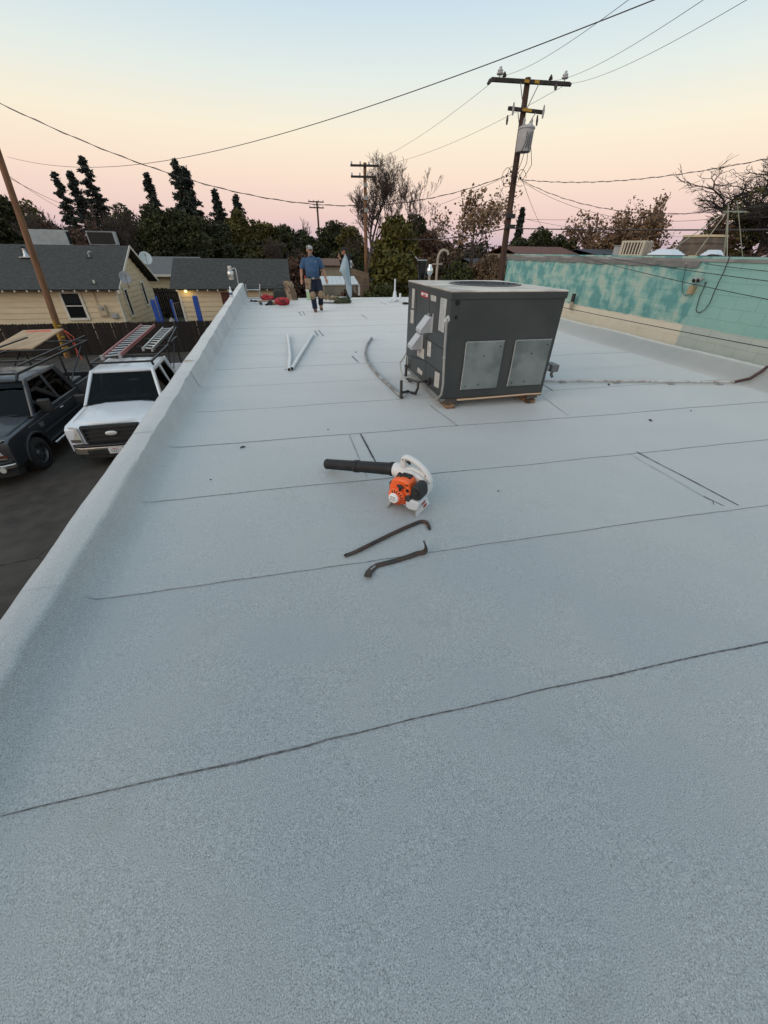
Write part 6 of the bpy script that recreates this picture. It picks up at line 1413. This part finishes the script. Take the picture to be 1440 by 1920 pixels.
def grow(rg, h, levels=5, r0=.22, spread=.55, kids=3, up=.25, wig=.18, ratio=.68, first=.28, rmin=.012, rk=.68):
    segs = []; tips = []
    def rec(p, d, L, r, lv):
        n = 3 if lv < levels-1 else 2
        for i in range(n):
            d = d+rg.normal(size=3)*wig*(1 if lv else .35); d[2] += up*.25 if lv else 0; d = d/np.linalg.norm(d)
            q = p+d*L/n; r2 = r*(.86 if lv else .88); segs.append((p, q, r, r2)); p, r = q, r2
            if 0 < lv < levels-1 and i < n-1 and rg.random() < .75:
                e = d+rg.normal(size=3)*spread*1.1; e[2] += up; rec(p, e/np.linalg.norm(e), L*ratio*.8, max(r*.55, rmin), lv+1)
        if lv < levels-1:
            for k in range(kids + (1 if lv == 0 else 0)):
                e = d+rg.normal(size=3)*spread; e[2] += up; rec(p, e/np.linalg.norm(e), L*ratio*rg.uniform(.75,1.15), max(r*rk, rmin), lv+1)
        else: tips.append(p)
    rec(np.zeros(3), np.array([0,0,1.]), h*first, r0, 0)
    mx = max(s[1][2] for s in segs); k = h/mx; segs = [(a*k, b*k, c, d) for a, b, c, d in segs]; return segs, np.array(tips)*k
def place_tree(name, label, px, Y, parts, group=None, cat='tree', rz=0, py=473):
    p = atY(px, py, Y); t = thing(name, label, cat, (p.x, Y, GZ), rz, group)
    for nm, me in parts: inst(nm, me, t)
    return t
def height(px, py, Y): return atY(px, py, Y).z-GZ
def mwid(px, hw, Y): return (atY(px+hw, 440, Y)-atY(px-hw, 440, Y)).length/2
L_CON = leaf_mat('conifer_needles', (.026,.032,.026), (.056,.066,.050), (.038,.045,.035), .5)
L_DRK = leaf_mat('dark_leaves', (.024,.028,.012), (.072,.076,.028), (.043,.047,.018), .35)
L_OLV = leaf_mat('olive_leaves', (.058,.055,.016), (.145,.125,.034), (.09,.082,.024), .4)
L_YEL = leaf_mat('yellow_green_leaves', (.055,.052,.010), (.115,.100,.020), (.08,.078,.016), .5)
L_BRN = leaf_mat('dry_brown_leaves', (.15,.090,.052), (.27,.175,.105), (.20,.13,.075), .6)
L_RED = leaf_mat('rusty_leaves', (.062,.034,.024), (.115,.065,.042), (.085,.05,.034), .6)
L_GRN = leaf_mat('bush_green_leaves', (.030,.038,.010), (.075,.080,.020), (.05,.055,.015), .9)
def conifer(h, r, rg, n=5200, size=.26, gap=0., bare_top=False, dens=1.0, lean=0):
    C = []; B = []; z = .12*h; segs = [((0,0,0),(0,0,h*.5),.22,.14), ((0,0,h*.5),(0,0,h*.985),.14,.03)]; k = 0
    segs = [(np.array(a,float), np.array(b,float), c, d) for a,b,c,d in segs]
    while z < h*.985:
        f = 1-z/h; L0 = r*1.25*(min(1,f*1.6)**.8)*(.80+.28*math.sin(k*1.7+rg.uniform(0,2)))+.16
        for j in range(int(5+3*f)):
            a = rg.uniform(0, 6.283); L1 = L0*rg.uniform(.55,1.15)
            if rg.random() < gap: continue
            m = int(22*dens*(L1/.8+1)); t = rg.uniform(.12,1,m)**.7
            dr = rg.uniform(-.25,.25); P = np.stack([np.cos(a)*L1*t, np.sin(a)*L1*t, z+L1*(.25*t-dr*t-.28*t*t)], 1)+rg.normal(size=(m,3))*np.array([.14,.14,.11])*(1.1-.3*t[:,None])
            C.append(P); e = np.array([np.cos(a),np.sin(a),-.25]); B.append(np.repeat(e[None], m, 0))
            segs.append((np.array([0,0,z]), np.array([np.cos(a)*L1*.8, np.sin(a)*L1*.8, z+L1*.05]), .035, .012))
        z += .30*(.8+.5*f)*h/14; k += 1
    C = np.concatenate(C); B = np.concatenate(B); V, F = cards(C, size, rg, .42, B)
    if bare_top: 
        for q in range(5): zz = h*(.80+.04*q); a = rg.uniform(0,6.28); segs.append((np.array([0,0,zz]), np.array([.7*np.cos(a),.7*np.sin(a),zz+.1]), .03, .012))
    return np_mesh('crown', V, F, L_CON), segs_mesh('trunk', segs, BARK, 5)
def clumpy(h, r, rg, mat, n=6500, size=.22, base=.15, nc=60, flat=1.0, top=1.0, tops=None):
    """crown of uneven leaf clumps spread through an irregular volume"""
    C = []; cz0 = h*base; hh = h-cz0; cen = []
    while len(cen) < nc:
        q = rg.uniform(-1,1,3); rad = np.linalg.norm(q)
        if rad > 1 or rad < .25: continue
        sil = .82+.22*math.sin(3*math.atan2(q[1],q[0])+nc)+.12*rg.normal()
        cen.append(np.array([q[0]*r*sil, q[1]*r*sil*flat, cz0+hh*.5+q[2]*hh*.46*(1 if q[2] < 0 else (.8+.25*rg.random())*top)]))
    per = n//nc
    for c in cen:
        cr = rg.uniform(.16,.34)*r+.25; d = unit(rg.normal(size=(per,3)))*(rg.uniform(.35,1.0,(per,1))**.5)*cr*np.array([1,1,.8]); C.append(c+d)
    C = np.concatenate(C); C = C[C[:,2] > .1]; V, F = cards(C, size, rg, .6)
    segs = [(np.zeros(3), np.array([0,0,cz0+hh*.25]), .05+.02*h, .03+.014*h)]
    for c in cen[::3]: s0 = np.array([0,0,cz0+hh*.2*rg.random()]); mid = (s0+c)/2+rg.normal(size=3)*.2; segs += [(s0, mid, .06, .04), (mid, c, .04, .015)]
    return np_mesh('crown', V, F, mat), segs_mesh('trunk', segs, BARK, 5)
R = lambda k: np.random.default_rng(100+k)
# conifers on the skyline
cg = 'tall conifers on the skyline'
for i, (px, py, hw, Y, lab, kw) in enumerate((
    (100, 319, 17, 78, 'slim ragged conifer, leftmost on the skyline', dict(gap=.25)),
    (129, 317, 17, 80, 'shorter of the paired conifers beside the tallest left one', dict(gap=.12)),
    (150, 288, 24, 82, 'tall pointed conifer, right one of the left pair', dict(gap=.12)),
    (272, 320, 18, 72, 'conifer with a bare spindly tip above the dark trees', dict(gap=.1, bare_top=True)),
    (326, 295, 24, 62, 'tallest dense conifer with a blunt broken top', dict(gap=.02)),
    (344, 309, 20, 63, 'second top fused to the right side of the densest conifer', dict(gap=.05)),
    (401, 352, 17, 85, 'rounded small conifer right of the dense pair', dict(gap=.0)),
    (441, 362, 17, 88, 'short conifer, rightmost of the left skyline group', dict(gap=.05)))):
    rg = R(i); h = height(px, py, Y); c, t = conifer(h, mwid(px, hw, Y)*1.15, rg, **kw, size=.20 if Y > 70 else .18)
    place_tree('conifer_tree', lab, px, Y, (('trunk', t), ('crown', c)), cg, py=py)
# dense evergreens behind the houses
eg = 'leafy trees behind the houses'
for i, (px, py, hw, Y, mat, lab) in enumerate((
    (14, 352, 40, 52, L_DRK, 'dark drooping tree at the far left edge above the house'),
    (70, 378, 40, 56, L_OLV, 'olive tree above the left cooler'),
    (243, 388, 36, 54, L_DRK, 'dark tree directly behind the house gable'),
    (292, 376, 44, 50, L_DRK, 'broad dark tree below the dense conifer pair'),
    (345, 385, 44, 50, L_DRK, 'dark tree centred behind the left end of the garage'),
    (398, 402, 42, 56, L_DRK, 'dark leafy tree behind the middle of the garage'),
    (446, 392, 36, 60, L_OLV, 'olive-green tree behind the right half of the garage'),
    (492, 408, 36, 62, L_OLV, 'olive tree behind the right end of the garage'),
    (530, 418, 32, 64, L_DRK, 'dark round tree left of the distant thin pole'),
    (572, 432, 34, 74, L_DRK, 'low dark tree behind the distant thin pole'),
    (628, 408, 34, 78, L_DRK, 'dark tall tree right of the distant thin pole'),
    (658, 418, 28, 70, L_OLV, 'dim olive tree left of the brown pole'),
    (776, 398, 24, 62, L_DRK, 'dark green round tree behind the yellow-green one'))):
    rg = R(20+i); h = height(px, py, Y); c, t = clumpy(h, mwid(px, hw, Y), rg, mat, 16000, .145 if Y < 60 else .18, .08, 110)
    place_tree('leafy_tree', lab, px, Y, (('trunk', t), ('crown', c)), eg, py=(py+473)/2)
# olive yellow trees at centre
for i, (px, py, hw, Y, n, lab) in enumerate(((738, 390, 42, 40, 9000, 'tall yellow-green tree left of the bare pale tree'), (742, 452, 44, 29, 9000, 'lower yellow-green tree filling the gap behind the roof edge'))):
    rg = R(40+i); h = height(px, py, Y); c, t = clumpy(h, mwid(px, hw, Y), rg, L_YEL if i else L_YEL, n, .17, .02, 85)
    place_tree('leafy_tree', lab, px, Y, (('trunk', t), ('crown', c)))
for i, (px, py, hw, Y, mat, lab) in enumerate(((866, 488, 34, 27, L_GRN, 'round green bush behind the gooseneck pipe'), (812, 420, 36, 52, L_RED, 'rusty red-brown bush behind the tumbler'),
        (712, 536, 40, 22.5, L_GRN, 'low green hedge just beyond the far roof edge'), (655, 540, 22, 23, L_RED, 'dark reddish shrub beyond the roof edge behind the worker in black'), (800, 530, 50, 24, L_OLV, 'low olive shrub beyond the edge left of the unit'),
        (590, 543, 26, 23, L_RED, 'low reddish shrub beyond the edge behind the walking worker'), (470, 470, 26, 44, L_DRK, 'dark shrub rising over the garage ridge'), (560, 478, 40, 40, L_RED, 'brown thicket right of the garage roof'),
        (645, 462, 40, 50, L_DRK, 'dark thicket above the tan shed'), (925, 470, 40, 44, L_BRN, 'dry brown thicket behind the transformer pole base'), (1325, 462, 40, 26, L_OLV, 'olive shrub behind the brown cowl on the turquoise roof'),
        (1430, 448, 60, 28, L_RED, 'brown thicket at the right edge behind the turquoise roof'), (180, 412, 60, 47, L_RED, 'brown winter thicket above the house ridge'), (125, 405, 50, 48, L_RED, 'brown brushy tree behind the left cooler'))):
    rg = R(50+i); h = height(px, py, Y); c, t = clumpy(h, mwid(px, hw, Y), rg, mat, 8000, .10 if Y < 30 else .15, .0, 70)
    place_tree('shrub', lab, px, Y, (('stem', t), ('foliage', c)), cat='shrub')
# bare and half-bare trees
def bare(px, py, hw, Y, lab, k, mat=TWIG, leaves=None, nl=0, lsize=.16, name='bare_tree', squeeze=None, **kw):
    rg = R(70+k); h = height(px, py, Y); segs, tips = grow(rg, h, **kw); w = np.percentile(np.abs(tips[:,:2]), 92); f = mwid(px, hw, Y)/w
    sc = np.array([f,f,1]); segs = [(a*sc, b*sc, c, d) for a,b,c,d in segs]; tips = tips*sc
    parts = [('trunk', segs_mesh('trunk', segs, mat, 4))]
    if leaves is not None:
        idx = rg.integers(0, len(tips), nl); C = tips[idx]+rg.normal(size=(nl,3))*.28; V, F = cards(C, lsize, rg, .7); parts.append(('crown', np_mesh('crown', V, F, leaves)))
    return place_tree(name, lab, px, Y, parts, py=py*.7+473*.3)
bare(690, 266, 58, 62, 'tall dense bare tree behind the brown pole', 0, mat=TWIG, rk=.76, levels=7, r0=.32, kids=3, spread=.52, up=.42, wig=.13, first=.26, ratio=.66, rmin=.015)
bare(772, 288, 30, 56, 'slender pale bare tree right of the tall bare tree', 1, levels=7, r0=.16, kids=2, spread=.42, up=.5, wig=.12, first=.34, ratio=.62, rmin=.016)
bare(905, 345, 46, 40, 'half-bare tree with clinging brown leaves left of the transformer pole', 2, levels=6, r0=.14, kids=2, spread=.55, up=.45, wig=.14, leaves=L_BRN, nl=1500, lsize=.15, rmin=.012, ratio=.64, name='winter_tree')
bare(848, 378, 44, 46, 'tangled bare tree with few brown leaves above the tumbler', 3, levels=6, r0=.14, kids=2, spread=.65, up=.3, wig=.16, leaves=L_BRN, nl=500, lsize=.14, rmin=.012, name='winter_tree')
bare(1120, 402, 40, 58, 'brown-leaved tree, leftmost above the turquoise wall', 4, levels=5, r0=.14, kids=3, spread=.6, up=.3, leaves=L_BRN, nl=2300, lsize=.19, rmin=.015, name='winter_tree')
bare(1175, 392, 44, 52, 'brown-leaved tree behind the cream cooler', 5, levels=5, r0=.14, kids=3, spread=.6, up=.35, leaves=L_BRN, nl=2500, lsize=.18, rmin=.015, name='winter_tree')
bare(1238, 360, 40, 46, 'tallest brown-leaved tree left of the gnarled one', 6, levels=6, r0=.14, kids=2, spread=.5, up=.5, leaves=L_BRN, nl=2300, lsize=.16, rmin=.013, name='winter_tree')
bare(1440, 272, 90, 40, 'large gnarled bare tree at the right edge', 7, mat=DTWIG, levels=7, r0=.62, kids=3, spread=.62, up=.24, wig=.26, first=.24, ratio=.70, rmin=.018, rk=.84)
bare(1470, 300, 70, 36, 'gnarled bare tree half outside the right edge', 8, mat=DTWIG, rk=.82, levels=6, r0=.5, kids=3, spread=.62, up=.2, wig=.26, first=.26, ratio=.66, rmin=.014)
bare(565, 405, 14, 90, 'small bare tree far off left of the distant pole', 9, levels=5, r0=.12, kids=3, spread=.4, up=.5, rmin=.02)
bare(655, 430, 26, 55, 'brown bare thicket tree left of the brown pole', 10, levels=6, r0=.12, kids=2, spread=.6, up=.3, rmin=.016)
bare(215, 378, 34, 49, 'brown twiggy tree between the skyline conifers', 11, levels=6, r0=.14, kids=3, spread=.6, up=.3, rmin=.016)
bare(180, 380, 40, 50, 'brown twiggy tree right of the left conifer pair', 12, levels=6, r0=.14, kids=3, spread=.6, up=.3, rmin=.016)
bare(60, 375, 34, 47, 'brown twiggy tree behind the leaning left pole', 13, levels=6, r0=.14, kids=3, spread=.6, up=.3, rmin=.016)
bare(520, 440, 30, 48, 'brown twiggy tree behind the garage right end', 14, levels=6, r0=.14, kids=3, spread=.6, up=.3, rmin=.014)
rg = R(95); Y = 39; h = height(1362, 345, Y); c, t = clumpy(h, mwid(1362, 40, Y), rg, L_OLV, 3800, .17, .25, 40); place_tree('leafy_tree', 'olive ivy-covered tree within the gnarled branches', 1362, Y, (('trunk', t), ('crown', c)))
rg = R(96); Y = 38; h = height(1330, 398, Y); c, t = clumpy(h, mwid(1330, 22, Y), rg, L_RED, 1800, .16, .35, 30); place_tree('leafy_tree', 'small rusty-leaved tree left of the ivy-covered one', 1330, Y, (('trunk', t), ('crown', c)))
# far right evergreens
for i, (px, py, hw, Y, lab) in enumerate(((1010, 424, 30, 92, 'dark flat-topped tree right of the transformer pole'), (1045, 434, 20, 95, 'second dark tree next to the cypress'), (1066, 430, 13, 88, 'dark columnar cypress above the red-brown roof'), (975, 436, 26, 70, 'dim dark tree behind the transformer pole'))):
    rg = R(110+i); h = height(px, py, Y); c, t = clumpy(h, mwid(px, hw, Y), rg, L_DRK, 5000, .3, .0, 60); place_tree('leafy_tree', lab, px, Y, (('trunk', t), ('crown', c)))
rg = R(120); Y = 96; h = height(981, 388, Y); c, t = conifer(h, mwid(981, 7, Y), rg, gap=.05, size=.35); place_tree('conifer_tree', 'thin dark spire of a cypress right of the transformer pole', 981, Y, (('trunk', t), ('crown', c)), py=388)
# the far-off wood closing the horizon
rg = R(130); C = []
for k in range(420):
    px = rg.uniform(-500, 1900); Y = rg.uniform(95, 170); p = atY(px, 473, Y); hh = rg.uniform(3.5, 8.5); rr = rg.uniform(2.5, 6)
    m = 150; d = unit(rg.normal(size=(m,3)))*rg.uniform(.4,1,(m,1))*np.array([rr,rr*.6,hh*.5]); C.append(d+np.array([p.x, Y, GZ+hh*.5]))
C = np.concatenate(C); V, F = cards(C, .55, rg, .6); o = bpy.data.objects.new('far_wood', np_mesh('far_wood', V, F, leaf_mat('far_wood_leaves', (.020,.020,.014), (.05,.042,.026), (.032,.028,.018), .08))); COL.objects.link(o)
tag(o, 'dim band of far-off trees along the horizon', 'trees', kind='stuff')
# undergrowth in the yards
rg = R(131); C = []
for k in range(260):
    x, y = rg.uniform(-30, 34), rg.uniform(37.5, 60); hh = rg.uniform(.6, 2.6); rr = rg.uniform(.5, 1.6); m = 60
    d = unit(rg.normal(size=(m,3)))*rg.uniform(.4,1,(m,1))*np.array([rr,rr,hh*.5]); C.append(d+np.array([x, y, GZ+hh*.5]))
C = np.concatenate(C); V, F = cards(C, .17, rg, .6); o = bpy.data.objects.new('undergrowth', np_mesh('undergrowth', V, F, leaf_mat('undergrowth_leaves', (.022,.020,.010), (.06,.048,.022), (.04,.032,.016), .3))); COL.objects.link(o)
tag(o, 'dry weeds and undergrowth filling the yards behind the houses', 'undergrowth', kind='stuff')

# ================================================================== ON THE TURQUOISE BUILDING
RZ = 1.617
def onroof(px, Y): p = atY(px, 473, Y); return p
# cream louvred cooler
Y = 12.6; a = atY(1168, 477, Y); b = atY(1217, 452, Y); w = b.x-a.x; h = b.z-RZ
cl = thing('evaporative_cooler', 'cream louvred evaporative cooler on the turquoise building roof', 'air cooler', ((a.x+b.x)/2, Y, RZ), .5)
CRM = M('cream_enamel', (.52,.46,.36), (.45,.40,.31), scale=6, rough=.5); CDK = M('cooler_dark', (.06,.05,.04), rough=.9)
s_ = w*.42
MB().box(-s_+.03, s_-.03, -s_+.03, s_-.03, .04, h-.04).build('pad', CDK, cl)
MB().box(-s_, s_, -s_, s_, h-.05, h).build('top', CRM, cl); MB().box(-s_, s_, -s_, s_, 0, .06).build('base', CRM, cl)
for sx in (-1,1):
    for sy in (-1,1): MB().box(min(sx*s_,sx*(s_-.07)), max(sx*s_,sx*(s_-.07)), min(sy*s_,sy*(s_-.07)), max(sy*s_,sy*(s_-.07)), .061, h-.051).build('corner_post', CRM, cl)
for k in range(6):
    x = -s_+.12+(2*s_-.24)*k/5
    MB().box(x-.018,x+.018,-s_,-s_+.028,.062,h-.052).build('slat', CRM, cl); MB().box(-s_,-s_+.028,x-.018,x+.018,.062,h-.052).build('slat', CRM, cl)
a = atY(1162, 470, 13.2); vb = thing('roof_box', 'small grey metal box left of the cream cooler', 'box', (a.x, 13.2, RZ)); MB().box(-.14,.14,-.14,.14,0,.28).build('case', GREY, vb, bevel=.01); MB().box(-.16,.16,-.16,.16,.281,.30).build('lid', GREY, vb)
# skylight domes
def skylight(px, Y, w, label):
    p = onroof(px, Y); t = thing('skylight', label, 'skylight', (p.x, Y, RZ), .3)
    MB().box(-w/2,w/2,-w/2,w/2,0,.05).build('curb', M('brown_curb', (.05,.035,.03), rough=.7), t)
    f = lambda u, v: ((2*u-1)*w*.46, (2*v-1)*w*.46, .051+.13*min(1,2.4*min(u,1-u,v,1-v)*1.6))
    MB().grid(f, 12, 12).build('dome', M('white_acrylic', (.62,.66,.70), rough=.25), t, True)
skylight(1250, 10.4, .78, 'white domed skylight left of the brown cowl on the turquoise roof'); skylight(1338, 10.2, .5, 'small white skylight right of the brown cowl')
# brown tapering cowl
Y = 11.4; p = onroof(1310, Y); hC = atY(1310, 441, Y).z-RZ; wC = (atY(1345,460,Y)-atY(1276,460,Y)).length/2
cw = thing('roof_cowl', 'brown weathered sheet cowl with pale rims on the turquoise roof', 'roof vent', (p.x, Y, RZ), .1)
BRS = M('brown_weathered_sheet', (.12,.085,.06), (.075,.055,.042), scale=4, rough=.75, c3=(.17,.13,.09), scale3=5, amt3=.6)
MB().lathe([(wC*1.0,.05),(wC*.93,hC*.5),(wC*.80,hC-.05)], 24).build('drum', BRS, cw, True); MB().lathe([(wC*.84,hC-.05),(wC*.84,hC),(wC*.76,hC+.004)], 24).build('top_rim', M('pale_rim', (.55,.45,.27), rough=.6), cw, True)
MB().lathe([(wC*1.06,.0),(wC*1.06,.05)], 24).build('base_rim', MATS['pale_rim'], cw, True)
for zf in (.3,.62): MB().lathe([(wC*(1.012-.14*zf),hC*zf),(wC*(1.012-.14*zf-.004),hC*zf+.02)], 24).build('band', BRS, cw, True)
# antenna tripod with hanging coax
Y = 9.6; p = onroof(1362, Y); top_ = atY(1366, 384, Y)
an = thing('antenna_mast', 'pale tripod antenna mast on the turquoise building roof', 'antenna', (p.x, Y, RZ))
MST = M('pale_mast', (.36,.36,.28), (.28,.28,.22), scale=8, rough=.5)
tl = Vector((top_.x-p.x, 0, top_.z-RZ))
MB().tube([(0,0,0), tl], .013, 8).build('mast', MST, an, True)
for q in ((-1.1,.9),(-.75,.2),(-.25,-.3)): MB().tube([(q[0],q[1],0), tl*.9], .011, 6).build('leg', MST, an, True)
a2 = onroof(1398, Y-.2)-p; t2 = atY(1382, 376, Y-.2)-Vector(an.location); MB().tube([(a2.x,-.2,0), t2*.5+Vector((a2.x,-.2,0))*.5, t2], .009, 6).build('stay', MST, an, True)
MB().tube([tl*.88+Vector((-.15,0,0)), tl*.88+Vector((.55,0,.02))], .009, 6).build('boom', MST, an, True)
for k in range(3): MB().tube([tl*.88+Vector((.1+.2*k,-.12,.0)), tl*.88+Vector((.1+.2*k,.12,.0))], .006, 6).build('element', MST, an, True)
cx = thing('coax_loop', 'black cable hanging in a long loop down the turquoise wall', 'cable', atX(1366, 484, WX-.03))
o_ = Vector(cx.location); mb = MB(); X = WX-.035
mb.tube([atX(x, y, X)-o_ for x, y in ((1369,478),(1366,487),(1357,510),(1347,530),(1338,550),(1331,568),(1322,580),(1313,586),(1307,585),(1305,581),(1309,566),(1313,553),(1319,541),(1323,530))], .008, 6); mb.build('cable', CABLE, cx, True); MB().tube([atX(1322,532,X)-o_, atX(1324,529,X)-o_], .014, 8).build('plug', BLKP, cx, True)
cx2 = thing('thin_cable', 'thin cable curving down the patchy wall to the tan junction box', 'cable', atX(1287, 496, WX-.03)); o_ = Vector(cx2.location)
mb = MB(); mb.tube([atX(x, y, X)-o_ for x, y in ((1287,494),(1284,510),(1280,527),(1279,540),(1281,550),(1286,555),(1291,553))], .005, 6); mb.build('cable', CABLE, cx2, True); MB().tube([atX(1287,496,X)-o_, atX(1287,493,X)-o_], .011, 6).build('clip', GREY, cx2, True)
# junction box with floodlight pair
q = [atX(*p, WX-.013) for p in ((1296,536),(1307,536),(1303,552),(1290,551))]
jb = thing('floodlight_box', 'tan junction box with twin floodlight heads on the turquoise wall', 'floodlight', q[3])
jz = Vector(jb.location); jm = M('tan_box', (.42,.31,.17), (.34,.25,.14), scale=9, rough=.6)
y0_, y1_ = min(p.y for p in q)-jz.y, max(p.y for p in q)-jz.y; z0_, z1_ = min(p.z for p in q)-jz.z, max(p.z for p in q)-jz.z
MB().box(-.09, -.001, y0_+.03, y1_-.03, z0_, z1_).build('box', jm, jb, bevel=.012)
for px in (1307, 1315.5):
    c = atX(px, 524, WX-.12)-jz; MB().tube([Vector((-.05,(y0_+y1_)/2,z1_)), c], .008, 6).build('stem', GREY, jb, True)
    hd_ = MB().tube([c+Vector((.03,0,.02)), c+Vector((-.03,0,0)), c+Vector((-.07,0,-.02))], [.028,.034,.042], 12).build('lamp_head', GREY, jb, True); MB().tube([c+Vector((-.0705,0,-.02)), c+Vector((-.073,0,-.021))], .036, 12).build('lens', GROOVE, hd_, True)
# roof litter: black tar pieces and pipe stub through the wall
for px, py, lab in ((1140, 479, 'small black tar scrap on the left part of the turquoise roof'), (1338, 488, 'curled black rubber strip on the turquoise wall edge')):
    p = atX(px, py-3, WX+.15); t = thing('tar_scrap', lab, 'scrap', (p.x, p.y, RZ)); mb = MB(); mb.tube([(0,-.22,.01),(0,-.1,.05),(0,.08,.06),(0,.25,.015)], [(.05,.012)]*4, 8); mb.build('strip', BLKP, t, True); MB().box(-.04,.04,-.03,.03,0,.012).build('crumb', BLKP, t)
p = atX(1074, 562, WX-.12); ps = thing('drain_stub', 'short black pipe stub standing by the cream wall base', 'pipe', (p.x, p.y, p.z-.25)); MB().tube([(0,0,0),(0,0,.33)], .045, 12).build('pipe', TANP, ps, True); MB().tube([(0,0,.20),(0,0,.40)], .05, 12).build('cap', BLKP, ps, True)
p = atY(1053, 466, 20);
